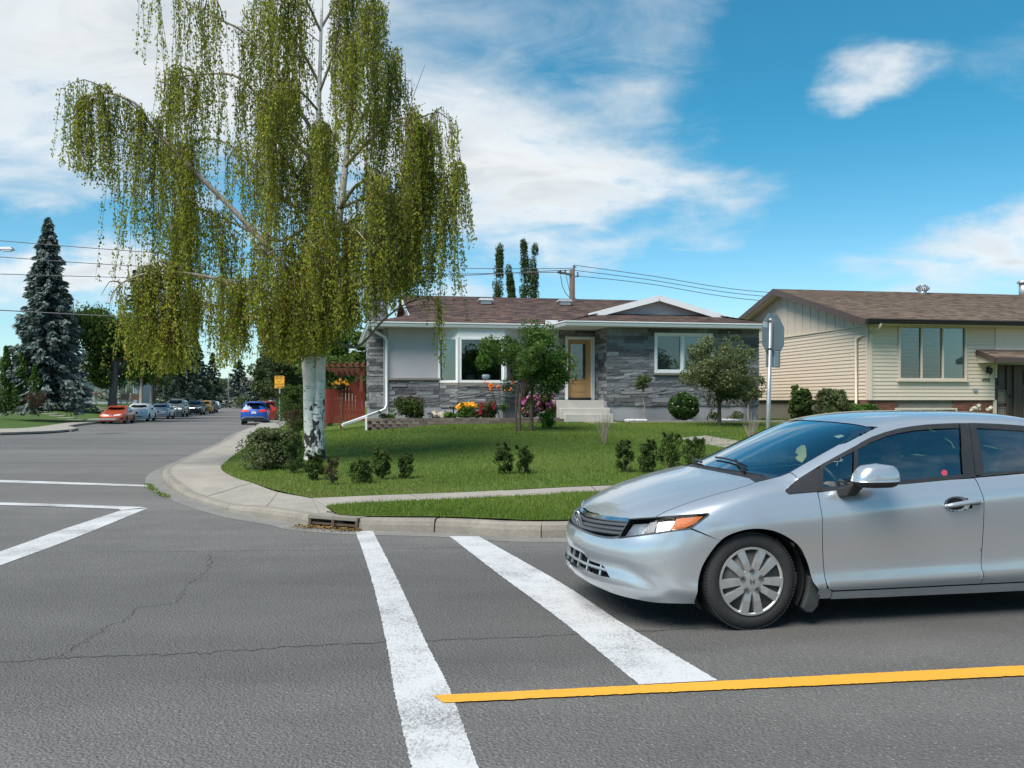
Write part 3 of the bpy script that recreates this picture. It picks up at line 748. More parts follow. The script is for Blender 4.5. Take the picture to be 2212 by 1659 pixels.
# bay window plan
ub0, _ = uz(Z3, 930, 900, 0); vB = -.55; ub1, _ = uz(Z3, 1118, 900, vB); ub2, _ = uz(Z3, 1565, 900, vB); ub3 = ub2+(ub1-ub0)
mb = MB(); mb.box(((uL+ub0)/2, .1, (zLedgeT+zS)/2), (ub0-uL, .2, zS-zLedgeT+.02)); mb.build('stucco_wall', 'stucco', h1)
mb = MB(); mb.box(((ub3+uDL)/2+.2, .1, (zLedgeT+zS)/2), (uDL-ub3+.4, .2, zS-zLedgeT+.02)); mb.build('stucco_wall', 'stucco', h1)
mb = MB(); mb.box(((uL+uW0)/2, .16, (zF+zS)/2), (uW0-uL+.3, .2, zS-zF)); mb.build('backing_wall', 'stucco_foundation', h1)
mb = MB(); mb.box(((uL+uW0)/2, .10, (GZ1+zF)/2), (uW0-uL, .3, zF-GZ1)); mb.build('foundation', 'stucco_foundation', h1)
mb = MB(); mb.box((uL+.1, DEP/2+.2, (GZ1+zS)/2), (.2, DEP, zS-GZ1)); mb.box(((uL+uWR)/2, DEP, (GZ1+zS)/2), (uWR-uL, .2, zS-GZ1)); mb.box((uWR-.1, DEP/2-.6, (GZ1+zS)/2), (.2, DEP+1.4, zS-GZ1)); mb.build('side_wall', 'stucco', h1)
mb = MB(); mb.box(((uL+ub0)/2, -.03, (zLedge+zLedgeT)/2), (ub0-uL+.02, .12, zLedgeT-zLedge)); mb.build('ledge', 'ledge_stone', h1)
# stone below the ledge, the bay base and beside the door
st = bpy.data.objects.new('stone_cladding', None); link(st, h1)
rs = random.Random(3)
ashlar(st, 'stone', slates, uL, ub0, zF, zLedge-.005, 0, [], rs)
_, zBs = uz(Z3, 1300, 1005, vB); _, zBt = uz(Z3, 1300, 1025, vB)
ashlar(st, 'stone', slates, ub1, ub2, zF, zBt, vB, [], rs)
for (ua, va, ub, vb) in ((ub0, 0, ub1, vB), (ub2, vB, ub3, 0)):      # the two canted sides of the bay
    L = math.hypot(ub-ua, vb-va); an = math.atan2(vb-va, ub-ua); z = zF
    while z < zBt-.02:
        h = min(rs.uniform(.08, .14), zBt-z); x = 0
        while x < L-.05:
            l = min(rs.uniform(.25, .5), L-x); c = x+l/2
            block('stone', rs.choice(slates), st, (ua+math.cos(an)*c, va+math.sin(an)*c+.01-rs.random()*.02, z+h/2), (l-.006, .06, h-.006), (0, 0, an)); x += l
        z += h
mb = MB(); mb.prism([(ub0, 0.1), (ub0+.03, 0.01), (ub1+.02, vB+.03), (ub2-.02, vB+.03), (ub3-.03, .01), (ub3, .1)], GZ1, zBt, 'XY'); mb.build('bay_base', 'stucco_foundation', h1)
ashlar(st, 'stone', slates, ub3, uDL+.05, zF, zLedge, 0, [], rs)
mb = MB(); mb.box(((ub3+uDL)/2, -.03, (zLedge+zLedgeT)/2), (uDL-ub3, .12, zLedgeT-zLedge)); mb.build('ledge', 'ledge_stone', h1)
# wing
_, wz0 = uz(Z4, 1400, 908, vW); _, wz1 = uz(Z4, 1400, 520, vW); wu0, _ = uz(Z4, 1168, 700, vW); wu1, _ = uz(Z4, 1732, 700, vW)
mb = MB(); mb.box(((uWL+uWR)/2, vW+.12, (zFw+wz0)/2), (uWR-uWL-.02, .2, wz0-zFw)); mb.box(((uWL+wu0)/2, vW+.12, (wz0+zS)/2), (wu0-uWL-.02, .2, zS-wz0)); mb.box(((uWR+wu1)/2, vW+.12, (wz0+zS)/2), (uWR-wu1-.02, .2, zS-wz0)); mb.box(((wu0+wu1)/2, vW+.12, (wz1+zS)/2), (wu1-wu0, .2, zS-wz1)); mb.build('wing_wall', 'stucco_foundation', h1)
mb = MB(); mb.box(((uWL+uWR)/2, vW+.16, (GZ1+zFw)/2), (uWR-uWL, .3, zFw-GZ1)); mb.box((uWL+.11, vW/2, (GZ1+zFw)/2), (.2, -vW, zFw-GZ1)); mb.build('wing_foundation', 'stucco_foundation', h1)
ashlar(st, 'stone', slates, uWL-.02, uWR+.02, zFw, zS, vW, [(wu0, wu1, wz0, wz1)], rs, .085, .15, .35, .85)
side_items = []
ashlar(st, 'stone', slates, vW, 0.0, zFw, zS, uWL+.02, [], rs, axis='v', stuff=side_items)
uC1 = uL; uC0 = uL-.62; vC0, vC1 = .75, 2.2; zCt = 6.5
ashlar(st, 'stone', slates, uC0, uC1, zF, zCt, vC0, [], rs, stuff=side_items)
ashlar(st, 'stone', slates, vC0, vC1, zF, zCt, uC0, [], rs, axis='v', stuff=side_items)
# entry: stone between bay wall and door head
du0, dz0 = uz(Z4, 303, 1165, 0); du1, dz1 = uz(Z4, 583, 560, 0)
ashlar(st, 'stone', slates, uDL+.05, du0, zF, zS, 0, [], rs, stuff=side_items)
ashlar(st, 'stone', slates, du0, uW0, dz1, zS, 0, [], rs, stuff=side_items)
rs.shuffle(side_items)
for k in range(5): joined_blocks('stone_infill', side_items[k::5], 'slate', st)
# chimney core and cap
ch = MB(); ch.box(((uC0+uC1)/2+.03, (vC0+vC1)/2+.03, (zF+zCt)/2), (uC1-uC0-.02, vC1-vC0-.02, zCt-zF)); cho = ch.build('chimney', 'slate', h1)
ch = MB(); ch.box(((uC0+uC1)/2, (vC0+vC1)/2, zCt+.06), (uC1-uC0+.12, vC1-vC0+.12, .12)); ch.build('chimney_cap', 'concrete_kerb', cho)
ch = MB(); ch.box(((uC0+uC1)/2, (vC0+vC1)/2, (GZ1+zF)/2-.1), (uC1-uC0+.02, vC1-vC0, zF-GZ1+.2)); ch.build('chimney_foundation', 'stucco_foundation', h1)
# window builder: frame bars round a hole, panes as children
def window(parent, F2, u0, u1, z0, z1, v, fw, cols, glass='window_glass', frame='vinyl_frame', depth=.09, back='room_dark', rot=0.0, origin=None, sash=.0, backs=None, name='window'):
    wo = bpy.data.objects.new(name, None); link(wo, parent)
    if origin is None: wo.location = (0, v, 0)
    else: wo.location = origin; wo.rotation_euler = (0, 0, rot)
    mb = MB(); W = u1-u0
    mb.box(((u0+u1)/2, 0, z0+fw/2), (W, depth, fw)); mb.box(((u0+u1)/2, 0, z1-fw/2), (W, depth, fw))
    mb.box((u0+fw/2, 0, (z0+z1)/2), (fw, depth, z1-z0-2*fw)); mb.box((u1-fw/2, 0, (z0+z1)/2), (fw, depth, z1-z0-2*fw))
    for c in cols[1:-1]: mb.box((c, 0, (z0+z1)/2), (fw*.8, depth*.9, z1-z0-2*fw))
    mb.build('frame', frame, wo, bevel=.006)
    e = [u0+fw]+list(cols[1:-1])+[u1-fw]
    for i in range(len(e)-1):
        a, b = e[i]+(fw*.4 if i else 0), e[i+1]-(fw*.4 if i < len(e)-2 else 0)
        if sash:
            sb = MB(); sb.box(((a+b)/2, .005, z0+fw+sash/2), (b-a, depth*.6, sash)); sb.box(((a+b)/2, .005, z1-fw-sash/2), (b-a, depth*.6, sash))
            sb.box((a+sash/2, .005, (z0+z1)/2), (sash, depth*.6, z1-z0-2*fw-2*sash)); sb.box((b-sash/2, .005, (z0+z1)/2), (sash, depth*.6, z1-z0-2*fw-2*sash)); sb.build('sash', frame, wo)
        pb = MB(); pb.box(((a+b)/2, .012, (z0+z1)/2), (b-a+.01, .008, z1-z0-2*fw+.01)); pb.build('pane', glass, wo)
        bm_ = (backs[i] if backs else back)
        if bm_:
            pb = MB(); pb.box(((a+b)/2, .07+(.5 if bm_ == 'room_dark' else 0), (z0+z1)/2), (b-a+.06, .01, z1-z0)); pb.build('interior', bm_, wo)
    return wo
m2u = uz(Z4, 1440, 700, vW)[0]
ww = window(h1, H1, wu0, wu1, wz0, wz1, vW+.02, .085, [wu0, m2u, wu1], 'window_glass', sash=.035, backs=['blind_dim', 'blind_white'], depth=.16)
mb = MB(); mb.box(((wu0+wu1)/2, vW-.06, wz0-.035), (wu1-wu0+.06, .14, .07)); mb.build('sill', 'ledge_stone', h1)
# bay window: three lights
_, bz0 = uz(Z3, 1300, 1000, vB); _, bz1 = uz(Z3, 1300, 560, vB)
mb = MB(); mb.prism([(ub0-.02, .02), (ub1-.03, vB-.03), (ub2+.03, vB-.03), (ub3+.02, .02)], zBt, bz0, 'XY'); mb.build('bay_sill', 'ledge_stone', h1)
mb = MB(); mb.prism([(ub0, .02), (ub1, vB), (ub2, vB), (ub3, .02)], bz1, zS, 'XY'); mb.build('bay_head', 'white_trim', h1)
bw = window(h1, H1, ub1+.02, ub2-.02, bz0, bz1, vB+.03, .085, [ub1, ub2], depth=.1, backs=['room_dark'], name='bay_window')
for (ua, va, ub, vb) in ((ub0, 0, ub1, vB), (ub2, vB, ub3, 0)):
    L = math.hypot(ub-ua, vb-va); an = math.atan2(vb-va, ub-ua)
    window(h1, H1, .0, L, bz0, bz1, 0, .08, [0, L], rot=an, origin=(ua, va+.03, 0), backs=['blind_dim'], name='bay_window')
for (ua, va) in ((ub1, vB), (ub2, vB)):
    mb = MB(); mb.box((ua, va+.02, (bz0+bz1)/2), (.11, .11, bz1-bz0), .4); mb.build('mullion', 'vinyl_frame', h1)
# front door
dr = bpy.data.objects.new('front_door', None); link(dr, h1)
su0, sz0 = uz(Z4, 325, 1145, 0); su1, sz1 = uz(Z4, 553, 585, 0); gu0, gz0 = uz(Z4, 358, 965, 0); gu1, gz1 = uz(Z4, 503, 627, 0)
mb = MB(); fwd = su0-du0
mb.box(((du0+su0)/2, -.06, (dz0+dz1)/2), (fwd, .2, dz1-dz0)); mb.box(((du1+su1)/2, -.06, (dz0+dz1)/2), (du1-su1, .2, dz1-dz0)); mb.box(((su0+su1)/2, -.06, (sz1+dz1)/2), (su1-su0, .2, dz1-sz1)); mb.build('door_frame', 'white_trim', dr, bevel=.005)
mb = MB()
mb.box(((su0+gu0)/2, .0, (sz0+sz1)/2), (gu0-su0, .05, sz1-sz0)); mb.box(((su1+gu1)/2, .0, (sz0+sz1)/2), (su1-gu1, .05, sz1-sz0)); mb.box(((gu0+gu1)/2, .0, (sz0+gz0)/2), (gu1-gu0, .05, gz0-sz0)); mb.box(((gu0+gu1)/2, .0, (sz1+gz1)/2), (gu1-gu0, .05, sz1-gz1))
mb.build('door_leaf', 'wood_door', dr)
mb = MB(); m_ = .03
for (a, b, c, d) in ((gu0-m_, gu0, gz0-m_, gz1+m_), (gu1, gu1+m_, gz0-m_, gz1+m_), (gu0, gu1, gz0-m_, gz0), (gu0, gu1, gz1, gz1+m_)): mb.box(((a+b)/2, -.03, (c+d)/2), (b-a, .03, d-c))
pu0, pz0 = uz(Z4, 358, 1088, 0); pu1, pz1 = uz(Z4, 505, 1003, 0)
for (a, b, c, d) in ((pu0, pu0+.02, pz0, pz1), (pu1-.02, pu1, pz0, pz1), (pu0, pu1, pz0, pz0+.02), (pu0, pu1, pz1-.02, pz1)): mb.box(((a+b)/2, -.03, (c+d)/2), (b-a, .02, d-c))
mb.build('door_moulding', 'wood_door', dr)
mb = MB(); mb.box(((gu0+gu1)/2, .0, (gz0+gz1)/2), (gu1-gu0, .01, gz1-gz0)); mb.build('pane', 'window_glass', dr)
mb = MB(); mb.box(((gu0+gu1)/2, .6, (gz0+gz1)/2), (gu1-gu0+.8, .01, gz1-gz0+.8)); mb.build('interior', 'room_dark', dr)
mb = MB(); mb.box((su0+.07, -.05, sz0+1.0), (.035, .05, .16)); mb.tube([(su0+.07, -.05, sz0+.98), (su0+.07, -.09, sz0+.98), (su0+.16, -.09, sz0+.98)], .012, 6); mb.build('handle', 'dark_paint', dr)
mb = MB(); mb.box(((su0+su1)/2, -.05, sz0-.02), (su1-su0, .14, .04)); mb.build('threshold', 'black_rubber', dr)
# steps
sp = bpy.data.objects.new('front_steps', None); link(sp, h1)
ez = [dz0-.02]; gsteps = []
for k, (xa, xb, yb) in enumerate(((232, 703, 1245), (262, 745, 1300), (310, 775, 1365))):
    vf = -1.25-.3*k; a, _ = uz(Z4, xa, 1200, vf); b, zb = uz(Z4, xb, yb, vf); gsteps.append((a, b, zb, vf))
tops = [ez[0], gsteps[0][2], gsteps[1][2]]; bw_ = -.1
for k, (a, b, zb, vf) in enumerate(gsteps):
    mb = MB(); v1 = bw_ if k == 0 else gsteps[k-1][3]+.002
    mb.box(((a+b)/2, (vf+v1)/2, (tops[k]+GZ1)/2), (b-a, v1-vf, tops[k]-GZ1)); mb.build('step', 'concrete_step', sp, bevel=.015)
# roof -------------------------------------------------------------
zE = 4.07; ovL = uL-.62; ovR, _ = uz(Z4, 2560, 460, -2.1); vF = -.6; vBk = DEP+.6; vm = (vF+vBk)/2; pit = (5.66-zE)/(vm-vF)
gdep = 1.4; ugL = ovL+gdep; zg = zE+gdep*pit; zR = 5.66; ugR = ovR-gdep
rf = bpy.data.objects.new('roof', None); link(rf, h1)
X = (1, 0, 0)
shingled('shingles', [(ovL, vF, zE), (ovR, vF, zE), (ugR, vF+gdep, zg), (ugR, vm, zR), (ugL, vm, zR), (ugL, vF+gdep, zg)], 'shingle_brown', rf, X, (0, 1, pit))
shingled('shingles', [(ovR, vBk, zE), (ovL, vBk, zE), (ugL, vBk-gdep, zg), (ugL, vm, zR), (ugR, vm, zR), (ugR, vBk-gdep, zg)], 'shingle_brown', rf, X, (0, -1, pit))
shingled('shingles', [(ovL, vF, zE), (ovL, vBk, zE), (ugL+.3, vBk-gdep, zg), (ugL+.3, vF+gdep, zg)], 'shingle_brown', rf, (0, 1, 0), (1, 0, pit*gdep/(gdep+.3)))
shingled('shingles', [(ovR, vF, zE), (ovR, vBk, zE), (ugR-.3, vBk-gdep, zg), (ugR-.3, vF+gdep, zg)], 'shingle_brown', rf, (0, 1, 0), (-1, 0, pit*gdep/(gdep+.3)))
def rake(pts, u_in, th=.16, wd=.03, along='u', name='rake_board', mat='white_trim', par=None):
    """fascia board along a sloping roof edge"""
    mb = MB()
    for a, b in zip(pts[:-1], pts[1:]):
        mb.bar((a[0], a[1], a[2]-th/2), (b[0], b[1], b[2]-th/2), wd, th)
    return mb.build(name, mat, par or rf)
for ug, sgn in ((ugL, 1), (ugR, -1)):
    rake([(ug-.015*sgn, vF+gdep, zg), (ug-.015*sgn, vm, zR), (ug-.015*sgn, vBk-gdep, zg)], 0)
    mb = MB(); mb.add([(ug+.28*sgn, vF+gdep, zg), (ug+.28*sgn, vm, zR-.02), (ug+.28*sgn, vBk-gdep, zg)], [(0, 1, 2)]); mb.build('gablet', 'stucco', rf)
# wing roof
wl, _ = uz(Z4, 330, 460, -2.1); wv = -2.1; wm = (wl+ovR)/2; pitw = .285; zRw = zE+(ovR-wl)/2*pitw; gw = 1.5; zgw = zE+gw*pitw
um = uz(Z4, 1217, 135, wv+gw)[0]; wm = um; wr = 2*wm-wl
hz = lambda u: zE+(wr-wl)/2*pitw-abs(u-wm)*pitw
shingled('shingles', [(wl, wv, zE+.003), (wr, wv, zE+.003), (wr-gw, wv+gw+.3, zgw+.003), (wl+gw, wv+gw+.3, zgw+.003)], 'shingle_brown', rf, X, (0, gw+.3, zgw-zE))
zRw = hz(wm); vmeet = vF+(zRw-zE)/pit+.2
shingled('shingles', [(wl, wv, zE), (wl, vF+.4, zE), (wm, vmeet, zRw), (wm, wv+gw, zRw), (wl+gw, wv+gw, zgw)], 'shingle_brown', rf, (0, 1, 0), (1, 0, pitw))
shingled('shingles', [(wr, wv, zE), (wr, vF+2, zE), (wm, vmeet, zRw), (wm, wv+gw, zRw), (wr-gw, wv+gw, zgw)], 'shingle_brown', rf, (0, 1, 0), (-1, 0, pitw))
rake([(wl+gw-.35, wv+gw-.02, zgw-.02), (wm, wv+gw-.02, zRw+.04), (wr-gw+.35, wv+gw-.02, zgw-.02)], 0, th=.2, wd=.04)
mb = MB(); mb.add([(wl+gw-.2, wv+gw+.28, zgw), (wm, wv+gw+.28, zRw-.03), (wr-gw+.2, wv+gw+.28, zgw)], [(0, 1, 2)]); mb.build('gablet', 'stucco', rf)
# sloping filler over the entry where the eave cuts back
ue, _ = uz(Z3, 2040, 500, vF); dgl = uz(Z4, 330, 460, wv)[0]
mb = MB(); mb.add([(ue, vF, zE+.012), (wl, wv, zE+.012), (wl+.9, vF+.6, zE+.30), (ue+.4, vF+.9, zE+.24)], [(0, 1, 2, 3)]); mb.build('valley_shingles', 'shingle_brown', rf)
# soffit and gutters
mb = MB(); mb.prism([(ovL, vF), (ue, vF), (wl, wv), (wr, wv), (wr, vF+2), (ovR, vBk), (ovL, vBk)], zS, zS+.03, 'XY'); mb.build('soffit', 'white_trim', h1)
def gutter(pts, parent, mat, hgt=.13, dep=.12, name='gutter', z=zE):
    """K-style gutter profile swept along a plan line (outside on the right hand)"""
    prof = [(0, -hgt), (dep*.55, -hgt), (dep*.75, -hgt*.55), (dep*.7, -hgt*.35), (dep, -hgt*.2), (dep, .005), (dep-.012, .005), (dep-.02, -.03), (0, -.03)]
    V = []; F = []; n = len(prof); pts = [Vector((*p, 0)) for p in pts]
    for i, p in enumerate(pts):
        d0 = (p-pts[i-1]).normalized() if i else None; d1 = (pts[i+1]-p).normalized() if i < len(pts)-1 else None
        d0 = d0 or d1; d1 = d1 or d0; t = (d0+d1).normalized(); nn = Vector((t.y, -t.x, 0))/max(.3, t.dot(d1))
        for a, b in prof: V.append((p.x+nn.x*a, p.y+nn.y*a, z+b))
    for i in range(len(pts)-1):
        for k in range(n): F.append((i*n+k, i*n+(k+1) % n, (i+1)*n+(k+1) % n, (i+1)*n+k))
    F += [tuple(range(n-1, -1, -1)), tuple((len(pts)-1)*n+k for k in range(n))]
    mb = MB(); mb.add(V, F); return mb.build(name, mat, parent)
gutter([(ovL, vBk), (ovL, vF), (ue, vF), (wl, wv), (wr+.02, wv)], h1, 'white_trim', hgt=.15)
mb = MB(); mb.bar((ovL+.02, vF+.015, zE-.07), (ue, vF+.015, zE-.07), .02, .15); mb.bar((wl, wv+.015, zE-.07), (wr, wv+.015, zE-.07), .02, .15); mb.bar((wr-.01, wv, zE-.07), (wr-.01, vF+2, zE-.07), .02, .15); mb.build('fascia', 'white_trim', h1)
bu, bz_ = uz(Z4, 180, 465, vF-.1); mb = MB(); mb.box((bu, vF-.06, zE+.06), (.42, .06, .17)); mb.build('splash_guard', 'white_trim', h1)
# downpipe
dpu, _ = uz(Z3, 425, 900, -.06); _, dpz = uz(Z3, 425, 1240, -.06); eu, ezz = uz(Z3, -5, 1425, -1.35)
mb = MB(); mb.tube([(ovL+.08, vF-.02, zE-.12), (ovL+.09, vF+.02, zE-.28), (dpu-.05, -.12, zE-.48), (dpu, -.08, zE-.58), (dpu, -.08, dpz+.1), (dpu-.06, -.14, dpz-.05), (dpu-.3, -.28, dpz-.15)], .045, 6); mb.build('downpipe', 'white_trim', h1, smooth=True)
e0 = Vector((dpu-.28, -.27, dpz-.14)); e1 = Vector((eu, -1.35, ezz+.05))
mb = MB(); mb.bar(e0, e1, .09, .07); mb.build('downpipe_extension', 'white_trim', h1)
# roof vents
for zx, zy in ((1380, 215), (3368+ -0, 0)):
    if zy: px, py = Z3(zx, zy)
    else: px, py = Z4(300, 225)
    best = min(((abs(H1.z(py, H1.u(px, v), v)-(zE+(v-vF)*pit+.1)), v) for v in np.arange(1, 5.3, .02)))[1]; u = H1.u(px, best); z = zE+(best-vF)*pit
    mb = MB(); mb.box((u, best, z+.06), (.40, .40, .14)); mb.box((u, best, z+.17), (.56, .5, .08), taper=.85); mb.build('roof_vent', 'galvanised', rf)
# garden bed wall in front of the left half
bed = thing('garden_bed_wall', 'low curved brick edging of the flower bed below the bay window', 'garden wall', (H1.X, H1.Y, 0), TH)
vG = -1.75; pav = unit_mesh('paver_brick')
g0, gz_0 = uz(Z3, 240, 1345, vG+.25); g1, gz_1 = uz(Z4, 322, 1332, vG)
topz = (gz_0+gz_1)/2-.005; nb = int((g1-g0)/.25)
for row in range(4):
    for k in range(nb):
        u = g0+(k+.5+(.5 if row % 2 else 0))*.25; vv = vG+.35*max(0, 1-(u-g0)/1.6)**2
        if u > g1: continue
        wx, wy = H1.w(u, vv-.08); zb = topz-.10*(row+1)
        if zb+.09 < lawn_z(wx, wy)-.03: continue
        block('brick', pav, bed, (u, vv, zb+.05), (.243, .16, .094), (0, 0, random.uniform(-.04, .04)))
mb = MB(); mb.box((g0-.03, vG+.85, topz-.2), (.04, 1.0, .55)); mb.build('edging_post', 'white_trim', bed)
mb = MB(); mb.prism([(g0+.02, vG+.30), (g0+1.2, vG+.06), (g1, vG+.06), (g1, .1), (g0+.02, .1)], topz-.35, topz-.05, 'XY'); mb.build('bed_soil', 'soil', bed)
# walkway from the steps: upper slab, riser, lower slabs
wk = thing('garden_walk', 'pale concrete garden path with one step leading down from the front steps', 'path', (0, 0, 0))
def wpt(px, py, z): x, y = gp(px, py, z); return (x, y)
ZA = lambda x, y: ((2200+x*.31646)*.54861, (1600+y*.31646)*.54861)
zu = .60
a = [None, wpt(*ZA(1040, 325), zu), wpt(*ZA(1378, 308), zu)]
sa = H1.w((gsteps[2][0]+gsteps[2][1])/2-.3, gsteps[2][3]+.05); sb_ = H1.w(gsteps[2][1]-.05, gsteps[2][3]+.05)
zst = max(float(lawn_z(*sa)), float(lawn_z(*sb_)))+.02; zu1, zu2 = zu, zu
P_ = [(*sa, zst), (*a[1], zu1), (*a[2], zu2), (*sb_, zst)]
mb = MB(); mb.add([(x, y, z) for x, y, z in P_]+[(x, y, z-.45) for x, y, z in P_], [(0, 1, 2, 3), (0, 4, 5, 1), (1, 5, 6, 2), (2, 6, 7, 3), (3, 7, 4, 0)]); mb.build('upper_slab', 'concrete', wk, bevel=.01)
E0, E1 = np.array(a[1])+np.array((.12, .03)), np.array(a[2])+np.array((.0, .03)); zl = zu-.17
T0, T1 = np.array((6.3, 15.3)), np.array((7.5, 15.7))
for k in range(5):
    q = []
    for A0, A1_ in ((E0, T0), (E1, T1)):
        for t in (k/5+.003, (k+1)/5-.003): q.append(A0+(A1_-A0)*t)
    q = [q[0], q[1], q[3], q[2]]; zs = [zl+(zblock(*T0)-zl)*(k/5 if i in (0, 3) else (k+1)/5) for i in range(4)]; zs = [max(z, float(lawn_z(*p))+.015) if k else z for p, z in zip(q, zs)]
    mb = MB(); mb.add([(*p, z) for p, z in zip(q, zs)]+[(*p, z-.2) for p, z in zip(q, zs)], [(0, 1, 2, 3), (0, 4, 5, 1), (1, 5, 6, 2), (2, 6, 7, 3), (3, 7, 4, 0)]); mb.build('lower_slab', 'concrete', wk)
# bed edging along the wing
be = thing('bed_edging', 'thin concrete edging of the narrow bed along the stone wing', 'edging', (H1.X, H1.Y, 0), TH)
mb = MB(); e0u = gsteps[2][1]+.15
for u in np.arange(e0u, uWR+.4, 1.0):
    wz = float(lawn_z(*H1.w(u+.5, -2.6))); mb.box((u+.5, -2.6, wz+.02), (.99, .08, .10))
mb.build('edging_strip', 'concrete', be)
mb = MB(); mb.box(((e0u+uWR)/2, -2.05, float(lawn_z(*H1.w(3, -2.2)))+.01), (uWR-e0u, 1.05, .05)); mb.build('bed_soil', 'soil', be)
# ------------------------------------------------------------------ the beige house
TH2 = R(10.5); H2 = Frame(12.24, 31.0, TH2)
h2 = thing('split_level_house', 'beige sided house with brown gable roof and dark brown double door', 'house', (H2.X, H2.Y, 0), TH2)
Z5 = lambda x, y: (1591+x*.28078, 592.5+y*.28078)
q2 = lambda x, y, v: uz(Z5, x, y, v, H2)
uR2, zb2 = q2(1985, 968, 0); _, zt2 = q2(1022, 388, 0); D2 = 12.0; uEnd = uR2+7
wA, wz_b = q2(1240, 815, 0); wB, wz_t = q2(1765, 400, 0)
# horizontal siding boards: front (split round the window) and gable side
nB = 20; bh = (zt2-zb2)/nB
pmat('siding_gap', (.19, .175, .135), .8, var=.1)
def board(name, parent, length, bhh, mat='beige_siding'):
    """one lap board: foot stands proud, top tucks under the next"""
    me = mesh_from(name, [(0, 0, 0), (1, 0, 0), (1, -.022, 0), (0, -.022, 0), (0, 0, 1), (1, 0, 1), (1, -.004, 1), (0, -.004, 1), (0, -.022, .14), (1, -.022, .14)],
                   [(3, 2, 1, 0), (3, 8, 9, 2), (8, 7, 6, 9), (7, 4, 5, 6), (0, 4, 7, 8, 3), (1, 2, 9, 6, 5)], mat); return me
BM = board('siding_board', None, 1, 1)
sid = bpy.data.objects.new('siding', None); link(sid, h2)
def put_board(u0, u1, z, h, rot=0.0, org=(0, 0)):
    o = bpy.data.objects.new('siding_board', BM); link(o, sid); o.scale = (u1-u0, 1, h); o.rotation_euler = (0, 0, rot)
    o.location = (org[0]+math.cos(rot)*u0, org[1]+math.sin(rot)*u0, z)
for k in range(nB):
    z = zb2+k*bh
    if z+bh > wz_b+.02 and z < wz_t-.02:
        put_board(.12, wA, z, bh); put_board(wB, uR2, z, bh)
    else: put_board(.12, uR2, z, bh)
nS = 22; zg2 = zb2+bh*nS
for k in range(-0, nS-2):
    z = zb2+k*bh; o = bpy.data.objects.new('siding_board', BM); link(o, sid); o.scale = (D2-.1, 1, bh); o.rotation_euler = (0, 0, -math.pi/2); o.location = (-.0, D2, z)
mb = MB(); mb.box((0.07, -.02, (zb2+zt2)/2), (.11, .06, zt2-zb2)); mb.box((-.02, .05, (zb2+zt2)/2), (.05, .10, zt2-zb2)); mb.build('corner_board', 'beige_trim', h2)
zTop = zb2+(nS-2)*bh
mb = MB(); mb.box((uR2/2, .12, (zb2+wz_b)/2), (uR2-.02, .2, wz_b-zb2)); mb.box((wA/2, .12, (wz_b+wz_t)/2), (wA-.02, .2, wz_t-wz_b)); mb.box(((wB+uR2)/2, .12, (wz_b+wz_t)/2), (uR2-wB-.02, .2, wz_t-wz_b)); mb.box((uR2/2, .12, (zt2+.05+wz_t)/2), (uR2-.02, .2, zt2+.05-wz_t))
mb.box((.12, D2/2, (zb2+zt2)/2), (.2, D2-.1, zt2-zb2)); mb.build('wall', 'siding_gap', h2)
mb = MB(); mb.box((uR2+3.6, 2.2, (zb2+zt2)/2-.6), (7.0, .2, zt2-zb2+1.2)); mb.box((uEnd/2, D2, 2.2), (uEnd, .2, 3.4)); mb.box((uEnd, D2/2, 2.2), (.2, D2, 3.4)); mb.build('rear_wall', 'beige_trim', h2)
# base: brick and foundation
zgr = .45
mb = MB(); mb.box((uR2/2+.1, .25, (zgr+zb2)/2), (uR2-.1, .25, zb2-zgr)); mb.box((.25, D2/2, (zgr+zb2)/2), (.3, D2-.2, zb2-zgr)); mb.build('foundation', 'foundation_tan', h2)
fr = bpy.data.objects.new('brick_base', None); link(fr, h2); bkm = unit_mesh('red_brick')
bu0, _ = q2(950, 1000, .1); bw0, bwz = q2(1212, 1030, .1); bw1, _ = q2(1690, 1030, .1); rb = random.Random(5)
for row in range(7):
    z = zb2-.03-.075*(row+1); u = bu0-(.11 if row % 2 else 0)
    while u < uR2:
        a, b = max(u, bu0), min(u+.22, uR2); u += .22
        if a >= bw0-.02 and b <= bw1+.02: continue
        if b-a > .04: block('brick', bkm, fr, ((a+b)/2, .09, z+.037), (b-a-.008, .09, .067))
_, tp = q2(1400, 985, .1)
mb = MB(); mb.box(((bw0+bw1)/2, .10, (bwz+zb2)/2-.01), (bw1-bw0, .05, zb2-bwz)); mb.build('basement_panel', 'foundation_tan', h2)
c1, _ = q2(1360, 1050, .1); c2, _ = q2(1522, 1050, .1)
window(h2, H2, bw0, bw1, bwz-.55, bwz, .08, .06, [bw0, c1, c2, bw1], frame='beige_trim', backs=['blind_dim']*3, name='basement_window')
# main window
c1, _ = q2(1418, 600, 0); c2, _ = q2(1582, 600, 0)
def make_blind(name, a, b, n):
    m = bpy.data.materials.new(name); m.use_nodes = True; t = NT(m.node_tree); bs = t.n['Principled BSDF']
    g = t.new('ShaderNodeTexCoord').outputs['Object']; sp_ = t.new('ShaderNodeSeparateXYZ'); t.l.new(g, sp_.inputs[0])
    k = t.math('PINGPONG', t.math('MULTIPLY', sp_.outputs[2], n), 1.0)
    t.l.new(t.mix(t.math('GREATER_THAN', t.math('ADD', k, t.math('MULTIPLY', t.noise(g, 3), .3)), .62), a, b), bs.inputs['Base Color']); bs.inputs['Roughness'].default_value = .6; MATS[name] = m
make_blind('slat_blind', (.07, .13, .16), (.32, .28, .24), 16)
mw = window(h2, H2, wA, wB, wz_b, wz_t, -.01, .075, [wA, c1, c2, wB], frame='beige_trim', backs=['slat_blind', 'slat_blind', 'blind_white'], depth=.12, name='living_room_window')
